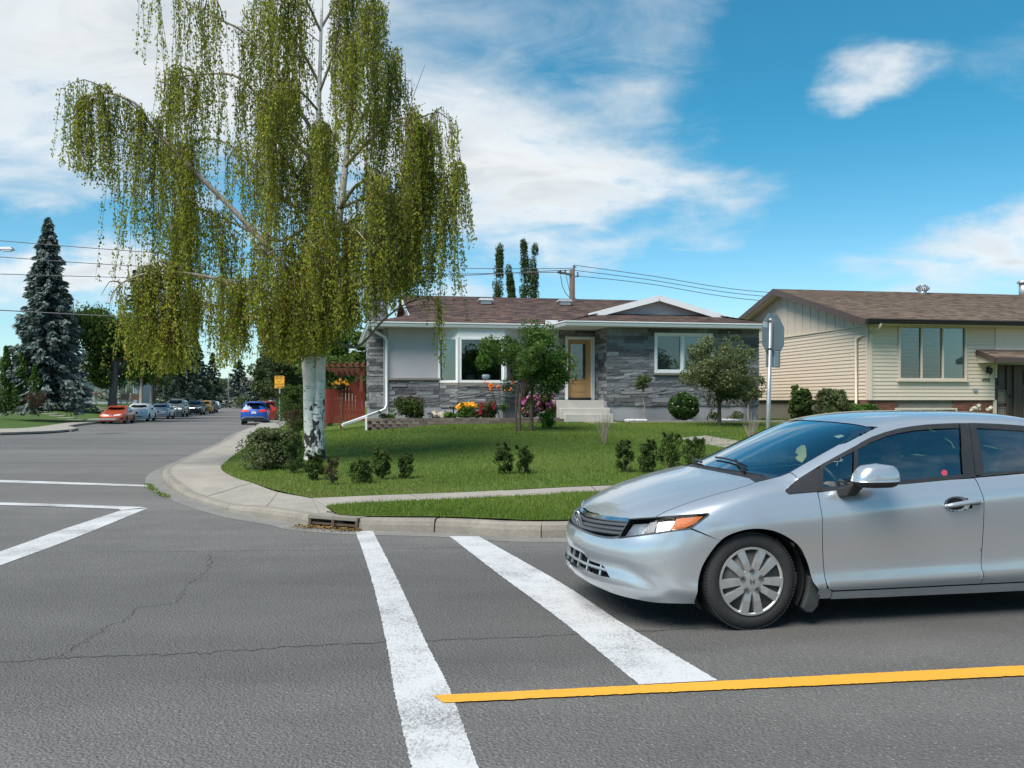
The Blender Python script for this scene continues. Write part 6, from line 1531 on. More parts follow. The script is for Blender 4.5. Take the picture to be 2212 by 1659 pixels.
leafmat('lime_leaf', [(.06, .14, .015), (.09, .19, .02), (.13, .24, .03)], .35)
leafmat('box_leaf', [(.022, .058, .012), (.036, .088, .017), (.055, .12, .022)], .2, .35, .5)
leafmat('bronze_leaf', [(.05, .028, .02), (.085, .045, .03), (.05, .06, .025)], .25)
leafmat('poplar_leaf', [(.026, .050, .016), (.042, .075, .020), (.062, .10, .026), (.085, .085, .03)], .3)
leafmat('petal_yellow', [(.85, .36, .02), (.95, .50, .04), (.95, .62, .10)], .3)
leafmat('petal_pink', [(.42, .10, .30), (.58, .18, .42), (.70, .30, .55)], .3)
leafmat('petal_red', [(.35, .02, .02), (.45, .03, .05), (.38, .02, .10)], .3)
leafmat('petal_orange', [(.75, .12, .02), (.85, .22, .03), (.80, .30, .06)], .3)
leafmat('petal_purple', [(.10, .035, .075), (.14, .05, .11), (.08, .03, .06)], .2)
leafmat('petal_white', [(.70, .68, .62), (.78, .77, .72)], .3)
def cluster_leaves(name, parent, centers, radii, per, size, mat, squash=1.0, droop=.0, surf=.55, tint0=None, aspect=.55, zmin=None):
    """leaves in many small clumps: each clump is a loose ball, denser near its skin"""
    C_ = np.repeat(np.asarray(centers, float), per, axis=0); Rr = np.repeat(np.broadcast_to(radii, len(centers)), per)
    n = len(C_); d = rand_dirs(n); r = Rr*(surf+(1-surf)*rng.random(n))**.7*np.where(rng.random(n) < .12, 1.25, 1)
    p = C_+d*r[:, None]*np.array([1, 1, squash])
    nr = d+rand_dirs(n)*.9; ax = rand_dirs(n)+np.array([0, 0, -droop])
    t = rng.random(n)*.55+np.repeat(rng.random(len(centers)), per)*.45 if tint0 is None else tint0+rng.normal(0, .2, n)
    if zmin is not None: p[:, 2] = np.maximum(p[:, 2], zmin+.01)
    o_ = leaf_mesh(name, p, nr, ax, size*rng.uniform(.7, 1.3, n), size*aspect*rng.uniform(.8, 1.2, n), mat, t, parent)
    if name == 'petals': o_['kind'] = 'stuff'
    return o_
def bush(name, label, cat, loc, w, h, mat='hedge_leaf', n=26, per=60, size=.035, twigs=10, spiky=.3, group=None, seed=None):
    o = thing(name, label, cat, loc, 0, group)
    a = rng.uniform(0, 2*np.pi, n); zz = rng.random(n)**.8; rad = np.sqrt(rng.random(n))*(w/2)*(.55+.6*np.sin(np.pi*np.clip(zz*.75+.12, 0, 1)))*.85
    cs = np.column_stack([rad*np.cos(a), rad*np.sin(a), .06*h+zz*h*.82]); rr = w*.17*rng.uniform(.7, 1.3, n)
    if spiky:    # shoots standing out of the top
        k = int(n*spiky); a2 = rng.uniform(0, 2*np.pi, k); r2 = np.sqrt(rng.random(k))*w*.42; extra = np.column_stack([r2*np.cos(a2), r2*np.sin(a2), h*rng.uniform(.8, 1.05, k)]); cs = np.vstack([cs, extra]); rr = np.concatenate([rr, np.full(k, w*.07)])
    cluster_leaves('foliage', o, cs, rr, per, size, mat, zmin=0)
    mb = MB()
    for k in range(twigs):
        q = cs[rng.integers(len(cs))]; mb.tube([(rng.normal()*.02*w, rng.normal()*.02*w, -.03), (q[0]*.45, q[1]*.45, q[2]*.55), tuple(q)], [.012*w+.004, .008*w+.003, .003], 5, cap=False)
    mb.build('stems', 'twig_brown', o); return o
def lbush(px, py, wpx, hpx, *a, lab='', name='shrub', cat='shrub', **k):
    x, y, z = on_lawn(px, py); s_ = y/FPX; return bush(name, lab, cat, (x, y, z), wpx*s_, hpx*s_, *a, **k)

# ------------------------------------------------------------------ the weeping birch
bx0, by0, bz0_ = on_lawn(680, 992)
def bpt(px, py, dy=0.0): x, y, z = at(px, py, by0+dy); return np.array((x-bx0, y-by0, z-bz0_))
birch = thing('weeping_birch', 'tall weeping birch with white twin trunk on the corner lawn', 'tree', (bx0, by0, bz0_))
def trunk_mesh(name, pts, rad, n, mat, parent, wob=.06):
    L = smooth_line([np.append(p, r) for p, r in zip(pts, rad)], 6); V = []; F = []
    ph = rng.uniform(0, 6, 6)
    for i, q in enumerate(L):
        for k in range(n):
            a = 2*math.pi*k/n; w_ = 1+wob*(math.sin(3*a+ph[0]+q[2]*1.1)+.6*math.sin(5*a+ph[1]-q[2]*2)+.5*math.sin(2*a+q[2]*3+ph[2]))
            V.append((q[0]+q[3]*w_*math.cos(a), q[1]+q[3]*w_*math.sin(a), q[2]))
    for i in range(len(L)-1):
        for k in range(n): F.append((i*n+k, i*n+(k+1) % n, (i+1)*n+(k+1) % n, (i+1)*n+k))
    F.append(tuple((len(L)-1)*n+k for k in range(n)))
    return obj(name, V, F, mat, parent, smooth=True)
P0 = bpt(679, 1000)
trunk_mesh('trunk', [bpt(677, 1004), bpt(676, 985), bpt(674, 930), bpt(672, 880), bpt(671, 830), bpt(666, 780), bpt(664, 700), bpt(668, 600), bpt(676, 480), bpt(684, 360), bpt(688, 240), bpt(692, 120), bpt(695, 20), bpt(697, -90), bpt(702, -200)],
           [.25, .20, .175, .165, .165, .15, .13, .11, .09, .07, .052, .038, .028, .02, .01], 20, 'birch_bark', birch)
trunk_mesh('trunk', [bpt(690, 1004, -.02), bpt(688, 985, -.02), bpt(687, 930, -.03), bpt(688, 895, -.03), bpt(690, 860, -.02), bpt(692, 790, .0), bpt(700, 720, .05), bpt(716, 600, .15), bpt(735, 450, .3), bpt(752, 300, .4), bpt(765, 160, .45), bpt(775, 40, .5)],
           [.16, .14, .125, .13, .11, .105, .10, .09, .075, .06, .04, .015], 18, 'birch_bark', birch)
limbs = []     # pixel traces of limbs with the depth of their ends
LB_ = [([(668, 640), (655, 590), (640, 585), (622, 610)], -1.3, .03), ([(700, 640), (712, 590), (728, 590), (748, 615)], -1.4, .03), ([(668, 720), (648, 670), (630, 665), (608, 690)], -1.0, .03), ([(668, 600), (664, 540), (668, 520), (680, 535)], -1.9, .03), ([(702, 700), (712, 655), (730, 650), (752, 668)], -1.1, .03), ([(668, 690), (676, 640), (684, 630), (690, 648)], -1.3, .03), ([(664, 740), (640, 690), (600, 680), (560, 690)], .4, .03),
       ([(668, 640), (600, 560), (520, 470), (420, 370), (330, 275), (290, 222), (215, 200), (172, 232)], -.8, .075),
       ([(664, 690), (590, 640), (500, 610), (400, 590), (330, 588), (262, 612), (238, 650)], -1.2, .05),
       ([(668, 660), (610, 640), (540, 655), (470, 660), (415, 650), (375, 668)], .9, .045),
       ([(716, 600), (780, 520), (860, 445), (930, 405), (1000, 360)], -.5, .06),
       ([(720, 580), (800, 500), (870, 380), (905, 300), (925, 270)], .9, .05),
       ([(745, 360), (800, 300), (850, 262), (895, 255), (925, 285)], -.9, .045),
       ([(750, 320), (800, 220), (835, 150), (850, 118)], .6, .04),
       ([(765, 160), (790, 60), (800, 25), (808, 18)], -.4, .035),
       ([(684, 360), (600, 260), (520, 170), (440, 160), (355, 172)], .8, .05),
       ([(686, 300), (610, 180), (540, 80), (470, 40), (400, 5)], -.6, .045),
       ([(690, 180), (640, 90), (590, 30), (540, -40)], .5, .035), ([(694, 60), (740, -20), (770, -60)], .4, .03), ([(694, 70), (650, -20), (600, -70)], -.5, .03),
       ([(676, 470), (600, 420), (520, 330), (450, 300), (380, 330)], 1.3, .05), ([(676, 450), (640, 380), (600, 330), (560, 330)], -1.6, .05),
       ([(735, 450), (770, 400), (800, 395), (840, 420)], -1.7, .045), ([(700, 560), (730, 500), (760, 490), (790, 520)], -2.0, .04),
       ([(668, 600), (640, 550), (600, 540), (560, 560)], -2.1, .04), ([(680, 420), (690, 330), (700, 290), (720, 280)], -1.9, .04), ([(680, 420), (690, 330), (680, 290), (660, 280)], 1.9, .04),
       ([(735, 450), (790, 430), (850, 450), (890, 500)], 1.6, .04), ([(668, 620), (600, 600), (520, 620), (450, 600)], -2.0, .04), ([(676, 480), (600, 520), (500, 480), (420, 450), (370, 470)], 1.7, .045),
       ([(700, 730), (760, 750), (790, 735), (830, 690), (880, 655), (935, 640)], -.3, .04), ([(716, 640), (770, 600), (830, 575), (880, 580)], -1.0, .04), ([(690, 200), (720, 120), (740, 90), (760, 100)], -1.2, .03), ([(688, 240), (650, 200), (600, 190), (560, 210)], -1.4, .03)]
twig_mb = MB(); nodes = []      # hanging points: position, weight
for tr, dy, r0 in LB_:
    n = len(tr); L = smooth_line([bpt(px, py, dy*(k/(n-1))**1.1) for k, (px, py) in enumerate(tr)], 5); m = len(L); rr = np.linspace(r0, .010, m)
    mb = MB(); mb.tube([tuple(p) for p in L], list(rr), 7, cap=False); mb.build('limb', 'birch_limb', birch, smooth=True)
    for i in range(int(m*.22), m): nodes.append((L[i], .7 if i < m*.5 else 1.0))
    bare = (tr[0] == (700, 730))
    for b in range(0 if bare else 8):      # side branches arching out and over
        i = rng.integers(int(m*.25), m-1); p = L[i]; ang = rng.uniform(0, 2*np.pi); ln = rng.uniform(.35, 1.0)*(1-.45*i/m); dirv = np.array((math.cos(ang), math.sin(ang)*.9, 0))
        tang = (L[min(i+2, m-1)]-L[max(i-2, 0)]); tang = tang/max(1e-6, np.linalg.norm(tang)); dirv = dirv*.8+tang*.7
        Q = [p+dirv*ln*t+np.array((0, 0, .35*ln*math.sin(math.pi*t*.75)-.55*ln*max(0, t-.6))) for t in np.linspace(0, 1, 6)]
        twig_mb.tube([tuple(q) for q in Q], list(np.linspace(.016, .005, 6)), 4, cap=False)
        for q in Q[1:]: nodes.append((q, 1.0))
bot_x = np.array([160, 190, 230, 255, 270, 300, 330, 345, 400, 430, 480, 520, 545, 590, 630, 655, 700, 730, 780, 820, 860, 900, 940, 950, 990, 1010]); 
bot_y = np.array([380, 400, 420, 640, 830, 800, 740, 815, 800, 700, 805, 770, 700, 770, 790, 775, 770, 730, 710, 690, 640, 620, 610, 735, 620, 480])
strands = []; rust = []
for p, wgt in nodes:
    far_ = abs(CX+FPX*(p[0]+bx0)/(p[1]+by0)-640) > 215
    if rng.random() < (.2 if far_ else .58): continue
    for _ in range(4):
        q = p+rng.normal(size=3)*np.array((.075, .075, .03)); px = CX+FPX*(q[0]+bx0)/(q[1]+by0)
        zb_ = CH-(np.interp(px, bot_x, bot_y)-HY)/FPX*by0-bz0_
        ln = min(rng.gamma(3.2, .42)*(1.5 if far_ else 1.1 if wgt > .8 else .9)+.25, q[2]-zb_-.0)
        if ln > .25: strands.append((q, ln))
rs_p = bpt(357, 690, -.6)
for _ in range(16): strands.append((bpt(355+rng.normal()*9, 672+rng.normal()*10, -.75+rng.normal()*.08), rng.uniform(.6, 1.15)))
for px_, py_ in ((945, 642), (948, 650), (268, 640), (262, 660), (300, 640), (345, 700), (985, 352), (1000, 360), (972, 380)):
    for _ in range(4): strands.append((bpt(px_+rng.normal()*4, py_, -.4+rng.normal()*.06), rng.uniform(.75, 1.7)))
lv_c, lv_a, lv_t = [], [], []; rl_c, rl_a = [], []
for q, ln in strands:
    sw = rng.normal(0, .09, 2); nk = max(3, int(ln*rng.uniform(26, 46))); t = np.sort(rng.random(nk))
    cx2 = q[0]+sw[0]*t*ln+.06*np.sin(t*5+q[0]*9)*ln*.3; cy2 = q[1]+sw[1]*t*ln; cz2 = q[2]-t*ln; base_t = np.clip(.12+.42*rng.random()+.22*(1-min(1, q[2]/8)), 0, 1)
    wd = .036*(1-.3*t); c = np.column_stack([cx2+rng.normal(0, 1, nk)*wd, cy2+rng.normal(0, 1, nk)*wd, cz2])
    a = np.column_stack([rng.normal(0, .45, nk), rng.normal(0, .45, nk), -np.ones(nk)]); 
    isr = np.hypot(q[0]-rs_p[0], q[1]-rs_p[1]) < .34 and abs(q[2]-rs_p[2]) < .5
    if isr: rl_c.append(c); rl_a.append(a)
    else: lv_c.append(c); lv_a.append(a); lv_t.append(base_t+rng.normal(0, .16, nk)+(rng.random(nk) < .035)*.8)
    twig_mb.tube([tuple(q), (q[0]+sw[0]*ln*.5, q[1]+sw[1]*ln*.5, q[2]-ln*.5), (q[0]+sw[0]*ln, q[1]+sw[1]*ln, q[2]-ln)], [.005, .004, .002], 3, cap=False)
# bare dead shoots
for a, b, c in (((870, 285), (885, 230), (918, 140)), ((872, 275), (890, 240), (920, 222)), ((262, 612), (240, 640), (236, 700)), ((690, 60), (640, 20), (600, 60)), ((690, 90), (640, 60), (610, 110)), ((880, 655), (905, 640), (930, 600)), ((860, 668), (900, 660), (960, 655)), ((930, 640), (945, 660), (962, 690)), ((200, 205), (178, 215), (172, 300))):
    Q = smooth_line([bpt(*a, -.3), bpt(*b, -.3), bpt(*c, -.3)], 5); twig_mb.tube([tuple(q) for q in Q], list(np.linspace(.011, .004, len(Q))), 4, cap=False)
twig_mb.build('twigs', 'twig_brown', birch, fix=False)
C_ = np.vstack(lv_c); A_l = np.vstack(lv_a); T_ = np.concatenate(lv_t)
leaf_mesh('foliage', C_, rand_dirs(len(C_)), A_l, .054*rng.uniform(.55, 1.5, len(C_)), .037*rng.uniform(.6, 1.4, len(C_)), 'birch_leaf', T_, birch)
if rl_c:
    C2 = np.vstack(rl_c); leaf_mesh('dead_foliage', C2, rand_dirs(len(C2)), np.vstack(rl_a), .05, .03, 'birch_rust', None, birch)
print('birch leaves', len(C_), 'strands', len(strands))

# ------------------------------------------------------------------ conifers and broadleaf trees
def spruce(name, label, loc, h, r, mat='spruce_needle', n=150, per=70, size=.16, lean=0.0, group=None, base=.06, bark='bark_grey', dense=1.0, two=False):
    o = thing(name, label, 'tree', loc, 0, group); mb = MB(); mb.tube([(0, 0, -.3), (0, 0, h*.3), (lean*h*.5, 0, h*.6), (lean*h, 0, h*.98)], [.028*h, .022*h, .012*h, .002*h], 10, cap=False); mb.build('trunk', bark, o, smooth=True)
    cs, ax, nm, ti, sz = [], [], [], [], []; bm_ = MB()
    for k in range(n):
        f = base+(1-base)*((k+rng.random()*.8)/n)**.92; zz = h*f; L = r*(1-f)**.82*rng.uniform(.64, 1.16)+.02*h*(1-f)+.08; a = k*2.399+rng.normal()*.3
        d = np.array((math.cos(a), math.sin(a), 0)); m = max(6, int(per*(.35+.65*L/r)*dense)); t = rng.random(m)**.7; dr = .32*(1-f)+.05
        p0 = np.array((lean*zz, 0, zz)); up = .10*np.sin(t*np.pi)*L; c = p0+d*(t*L)[:, None]; c[:, 2] += -dr*L*t+up*.3+(t > .8)*(t-.8)*L*.5
        side = np.array((-d[1], d[0], 0)); wd = (.05+.16*t*(1.15-t))*L+.05; s_ = rng.normal(0, 1, m)*wd*.55
        c += side*s_[:, None]; c[:, 2] -= np.abs(s_)*.32+rng.random(m)**1.5*(.16*L+.25*size)
        cs.append(c); ax.append(d*1.0+side*(s_/np.maximum(wd, .01))[:, None]*.8+np.array((0, 0, -.55))+rng.normal(0, .25, (m, 3))); nm.append(rand_dirs(m)*.7+np.array((0, 0, .6)))
        ti.append(np.clip(.15+.45*t+rng.normal(0, .2, m), 0, 1)); sz.append(size*rng.uniform(.7, 1.4, m))
        if k % 3 == 0 and f < .9: bm_.tube([tuple(p0), tuple(p0+d*L*.85+np.array((0, 0, -dr*L*.8)))], [.006*h*(1-f)+.01, .004], 4, cap=False)
    bm_.build('branches', bark, o, fix=False); sz = np.concatenate(sz)
    leaf_mesh('needles', np.vstack(cs), np.vstack(nm), np.vstack(ax), sz*1.5, sz*.62, mat, np.concatenate(ti), o, fold=.12); return o
def lobed(n, c0, ext, k=11, spread=.34):
    """clump centres gathered in uneven lobes inside an ellipsoid"""
    lc = rand_dirs(k)*(rng.uniform(.35, .80, k))[:, None]; lc[0] = 0; ls = rng.uniform(.7, 1.25, k); i = rng.integers(0, k, n)
    p = lc[i]+rng.normal(0, 1, (n, 3))*.5*spread*ls[i][:, None]; r_ = np.linalg.norm(p, axis=1, keepdims=True); p = p/np.maximum(1, r_/1.0)
    return c0+p*ext
def broadleaf(name, label, loc, h, w, mat='elm_leaf', trunk=.30, n=70, per=150, size=.10, bark='bark_grey', tr=None, group=None, lobes=None, stems=1, zsq=1.0, twist=0.0, limb_n=12, cr=.17):
    o = thing(name, label, 'tree', loc, 0, group); ch_ = h*(1-trunk); c0 = np.array((0, 0, h*trunk+ch_*.5))
    cs = lobed(n, c0, np.array((w/2, w/2, ch_/2*zsq)))
    cs[:, 2] = np.maximum(cs[:, 2], h*trunk*.9); rr = w*cr*rng.uniform(.65, 1.3, n)
    cluster_leaves('foliage', o, cs, rr, per, size, mat, squash=.8, droop=.3)
    tr = tr or .022*h
    for s_ in range(stems):
        an = 2*math.pi*s_/max(1, stems)+.5; off = 0 if stems == 1 else tr*1.6; mb = MB()
        mb.tube([(off*math.cos(an), off*math.sin(an), -.15), (off*1.2*math.cos(an), off*1.2*math.sin(an), h*trunk*.5), (off*2.2*math.cos(an)+twist, off*2*math.sin(an), h*trunk*1.1), (off*2.5*math.cos(an), off*2*math.sin(an), h*.75)], [tr*1.25, tr, tr*.8, tr*.25], 10, cap=False); mb.build('trunk', bark, o, smooth=True)
    for k in range(limb_n):
        q = cs[rng.integers(n)]; z0 = h*trunk*rng.uniform(.8, 1.4); mb = MB() if k == 0 else mb2
        if k == 0: mb2 = mb
        mb2.tube([(0, 0, z0), tuple(q*.5+np.array((0, 0, z0*.5))), tuple(q)], [tr*.42, tr*.25, tr*.06], 5, cap=False)
    mb2.build('limbs', bark, o, fix=False); return o
def on2(px, py, Y=None):
    if Y is None: return on_lawn2(px, py)
    x = (px-CX)/FPX*Y; return (x, Y, CH-(py-HY)/FPX*Y)
p = on2(104, 880, 66); spruce('blue_spruce', 'tall blue spruce standing on the lawn across the side street', p, 408/FPX*66, 86/FPX*66, n=330, per=110, size=.26, base=.05, bark='bark_grey')
p = on2(291, 868, 104); spruce('spruce', 'dark spruce tip rising behind the leafy street tree', p, 285/FPX*104, 2.9, 'dark_needle', n=120, per=45, size=.28)
for (px, py, top, w_, lab) in ((12, 886, 748, 46, 'green cedar column at the edge of the lawn across the street'), (48, 884, 757, 40, 'green cedar column beside the blue spruce'), (76, 882, 790, 34, 'shorter cedar tucked in front of the blue spruce')):
    p = on2(px, py, 64); hh = (py-top)/FPX*64; o = thing('cedar', lab, 'tree', p); n = 60; f = rng.random(n)**.9
    rr = (w_/FPX*64/2)*np.clip(1.25*(1-f)**.7, .1, 1)*.75; a = rng.uniform(0, 6.28, n); cs = np.column_stack([rr*np.cos(a)*rng.random(n)**.4, rr*np.sin(a)*rng.random(n)**.4, f*hh*.95+.1])
    cluster_leaves('foliage', o, cs, .28*np.clip(1.4-f, .35, 1), 100, .16, 'cedar_leaf', squash=1.6, droop=-.9, zmin=0); mb = MB(); mb.tube([(0, 0, -.2), (0, 0, hh*.9)], [.09, .02], 6); mb.build('trunk', 'bark_brown', o)
p = on2(78, 884, 62); bush('shrub', 'dark bronze-leaved shrub in the shade below the blue spruce', 'shrub', p, 1.5, 1.25, 'bronze_leaf', 30, 60, .07, spiky=.1)
p = on2(243, 879, 70); broadleaf('street_tree', 'leafy street tree with thick grey trunk behind the parked red coupe', p, 214/FPX*70, 190/FPX*70, 'elm_leaf', .24, 110, 200, .26, tr=.30, twist=.2)
for px, Y, lab in ((306, 80, 'leafy tree with slim pale trunk beside the parked white sedan'), (327, 84, 'leafy tree with slim pale trunk beside the parked grey wagon')):
    p = on2(px, 874, Y); broadleaf('street_tree', lab, p, 190/FPX*Y, 120/FPX*Y, 'elm_leaf', .22, 80, 170, .28, tr=.11, bark='birch_limb')
p = on2(200, 868, 84); broadleaf('garden_tree', 'broad tree overhanging the pale house across the street', (p[0], p[1]+14, p[2]), 9.2, 6.5, 'elm_leaf', .3, 70, 150, .30)
for px, Y, top, r_, lab in ((388, 112, 690, 3.2, 'dense dark spruce behind the pale street lamp'), (425, 130, 735, 3.0, 'dark spruce farther down the side street'), (362, 120, 700, 3.4, 'dark spruce beside the line of parked cars')):
    p = on2(px, 872, Y); spruce('spruce', lab, p, (872-top)/FPX*Y, r_, 'dark_needle', n=120, per=50, size=.30)
for px, Y, top, r_, lab in ((459, 205, 762, 3.4, 'open-branched far spruce at the bend of the street'), (517, 185, 778, 4.2, 'broad far spruce standing by the far pale house'), (568, 150, 765, 3.6, 'tall far spruce behind the yellow playground sign')):
    p = on2(px, 870, Y); spruce('spruce', lab, p, (870-top)/FPX*Y, r_, 'dark_needle', n=90, per=42, size=.42)
for px, Y, top, w_, lab in ((440, 220, 815, 95, 'distant rounded tree where the street bends'), (478, 240, 822, 80, 'distant tree behind the oncoming white car'), (415, 190, 800, 70, 'distant tree above the row of parked cars'), (548, 235, 818, 70, 'distant tree behind the far pale roof')):
    p = on2(px, 872, Y); broadleaf('far_tree', lab, p, (872-top)/FPX*Y, w_/FPX*Y, 'far_leaf', .15, 50, 110, .0034*Y)
for px, Y, top, w_, lab in ((628, 75, 675, 130, 'large soft green tree behind the birch trunk'), (705, 58, 640, 120, 'green tree behind the red pergola'), (590, 95, 742, 80, 'green tree along the side street behind the parked blue car'), (775, 62, 700, 80, 'green tree behind the bungalow chimney')):
    p = on2(px, 885, Y); broadleaf('garden_tree', lab, (p[0], p[1], .3), (880-top)/FPX*Y, w_/FPX*Y, 'far_leaf' if Y > 70 else 'elm_leaf', .18, 90, 170, .0038*Y)
for px, py, Y, w_, h_, lab in ((540, 880, 150, 58, 18, 'clipped long hedge at the far bend'), (580, 880, 120, 45, 22, 'rounded hedge beside the far pavement')):
    p = on2(px, py, Y); bush('hedge', lab, 'hedge', p, w_/FPX*Y, h_/FPX*Y, 'far_leaf', 40, 70, .3, spiky=0)
# poplars behind the bungalow
for px, top, wp, lab in ((1072, 533, 31, 'slim poplar with a bent tip behind the bungalow ridge'), (1106, 578, 25, 'shortest slim poplar behind the bungalow ridge'), (1130, 521, 28, 'tallest slim poplar behind the bungalow ridge'), (1158, 533, 29, 'slim poplar with a forked tip behind the bungalow ridge')):
    Y = 92; x = (px-CX)/FPX*Y; z1 = CH-(top-HY)/FPX*Y; o = thing('poplar', lab, 'tree', (x, Y, .3)); hh = z1-.3; n = 90; f = rng.random(n)**.85; wv = .35*np.sin(f*4+px)
    rr = wp/FPX*Y/2*np.clip(1.05*(1-f**3.5), .15, 1)*.8; a = rng.uniform(0, 6.28, n); cs = np.column_stack([wv*f+rr*np.cos(a)*rng.random(n)**.5, rr*np.sin(a)*rng.random(n)**.5, 1+f*(hh-1.2)])
    cluster_leaves('foliage', o, cs, .36, 120, .17, 'poplar_leaf', squash=1.7); mb = MB(); mb.tube([(0, 0, -.2), (.1, 0, hh*.5), (wv.mean(), 0, hh*.92)], [.22, .12, .02], 7); mb.build('trunk', 'bark_grey', o)
# trees across the street behind the photographer, seen in window reflections
for x, y, h, w_, kind, lab in ((-9, -15, 12, 8, 0, 'leafy tree on the near side of the street'), (0.5, -15, 16, 3.6, 1, 'dark spruce on the near side of the street'), (8, -14, 13, 8.5, 0, 'spreading tree on the near side opposite the bungalow'), (17, -15, 15, 4.0, 1, 'dark spruce opposite the beige house')):
    if kind: spruce('spruce', lab, (x, y, 0), h, w_, 'dark_needle', n=90, per=40, size=.3)
    else: broadleaf('garden_tree', lab, (x, y, 0), h, w_, 'elm_leaf', .3, 50, 100, .2)
# ================================================================== parked and moving cars along the side street
class Auto(Shape):
    def __init__(s, L=4.6, W=.87, H=1.38, hood=.80, cowl=.98, xw=1.15, slope=.55, belt=.92, roof0=1.75, roof1=3.1, deck=.98, xr=3.9, rslope=.6, nose=.62, tum=.36, box=0.0, gc=.2):
        s.L, s.W, s.H = L, W, H; s.za = .6; s.xa = .9; s.xb = L-.9
        s.prof = pchip([.1, gc, gc+.12, .5, belt-.12, belt, belt+.2], [W-.09, W-.05, W-.01, W, W-.005, W-.03, W-.12])
        s.hd = pchip([-.1, .05, .3, xw, xw+.6, L-.7, L-.15, L+.1], [nose, nose+.06+box*.05, hood, cowl, belt, deck, deck-.02, deck-.10])
        s.rf = pchip([roof0-.8, roof0, (roof0+roof1)/2, roof1, roof1+1.0], [H-.18, H-.03, H, H-.03, H-.16])
        s.xw, s.cowl, s.slope, s.belt, s.xr, s.rslope, s.deck, s.tum, s.box, s.gc = xw, cowl, slope, belt, xr, rslope, deck, tum, box, gc
    def f(s, x, y, z):
        ay = np.sqrt(y*y+1e-6); side = ay-s.prof(z)*(1-.05*np.clip((.7-x)/.7, 0, 1)**2-.05*np.clip((x-s.L+.6)/.6, 0, 1)**2)
        top = z-(s.hd(x)-.05*ay**2/s.W**2)
        fr = (.03+(.17-.10*s.box)*(ay/s.W)**2.6+.12*np.clip((z-.62)/.3, 0, 1)**2+.05*np.clip((.35-z)/.3, 0, 1)-x)*.9
        rr = (x-(s.L-.03-(.13-.07*s.box)*(ay/s.W)**2.6-.10*np.clip((z-.75)/.3, 0, 1)**2*(1-s.box)-.05*np.clip((.4-z)/.3, 0, 1)))*.9
        lo = np.maximum(smax(smax(smax(side, top, .05), fr, .08), rr, .08), s.gc-z)
        cs = ay-(s.W-.04-s.tum*(z-s.belt)-.12*np.clip(z-s.belt, 0, 1)**2); ws = (z-(s.cowl-.02+s.slope*(x-s.xw-.22*ay**2)))*.85
        rf_ = z-(s.rf(x)-.05*ay**2/s.W**2); rw = (z-(s.deck+s.rslope*(s.xr-.10*ay**2-x)))/math.hypot(1, s.rslope)
        cab = np.maximum(smax(smax(smax(cs, ws, .04), rf_, .06), rw, .05), (s.belt-.15-z)*2)
        return smin(lo, cab, .015)
glassmat('dark_glass', (.14, .17, .17), 1.2, .01)
pmat('lamp_white', (.75, .76, .78), .25, .3, var=.1, scale=30); pmat('plate_white', (.62, .64, .66), .5, var=.1); pmat('alloy', (.42, .43, .44), .4, .7, var=.15)
def car_paint(name, c):
    make_carpaint(name, c, .0 if min(c) > .5 else .25, .35, .04); MATS[name].node_tree.nodes['Principled BSDF'].inputs['Coat Weight'].default_value = .35
for nm, c in (('paint_orange', (.42, .075, .035)), ('paint_white', (.70, .70, .70)), ('paint_silverblue', (.30, .34, .40)), ('paint_grey', (.10, .115, .12)), ('paint_dark', (.025, .03, .035)), ('paint_yellow', (.60, .29, .02)), ('paint_blue', (.012, .085, .42)), ('paint_red', (.30, .02, .025)), ('paint_black', (.015, .016, .018))): car_paint(nm, c)
def small_wheel(parent, x, y, r, s_):
    wo = bpy.data.objects.new('wheel', None); link(wo, parent); wo.location = (x, y, r); wo.rotation_euler = (0, 0, 0 if s_ < 0 else math.pi)
    mb = MB(); mb.lathe([(r*.66, .02), (r*.72, .0), (r*.93, .0), (r, .03), (r, .18), (r*.9, .21), (r*.6, .21)], 24, axis='Y', cap=True); mb.build('tyre', 'tyre_rubber', wo, smooth=True)
    mb = MB(); mb.lathe([(r*.67, .01), (r*.64, -.004), (r*.58, .02), (r*.2, .01), (r*.14, -.006)], 20, axis='Y', cap=True)
    for k in range(5):
        a = 2*math.pi*k/5; mb.bar((math.cos(a)*r*.12, .0, math.sin(a)*r*.12), (math.cos(a)*r*.62, .0, math.sin(a)*r*.62), .02, r*.17, up=(0, 1, 0))
    mb.build('rim', 'alloy', wo)
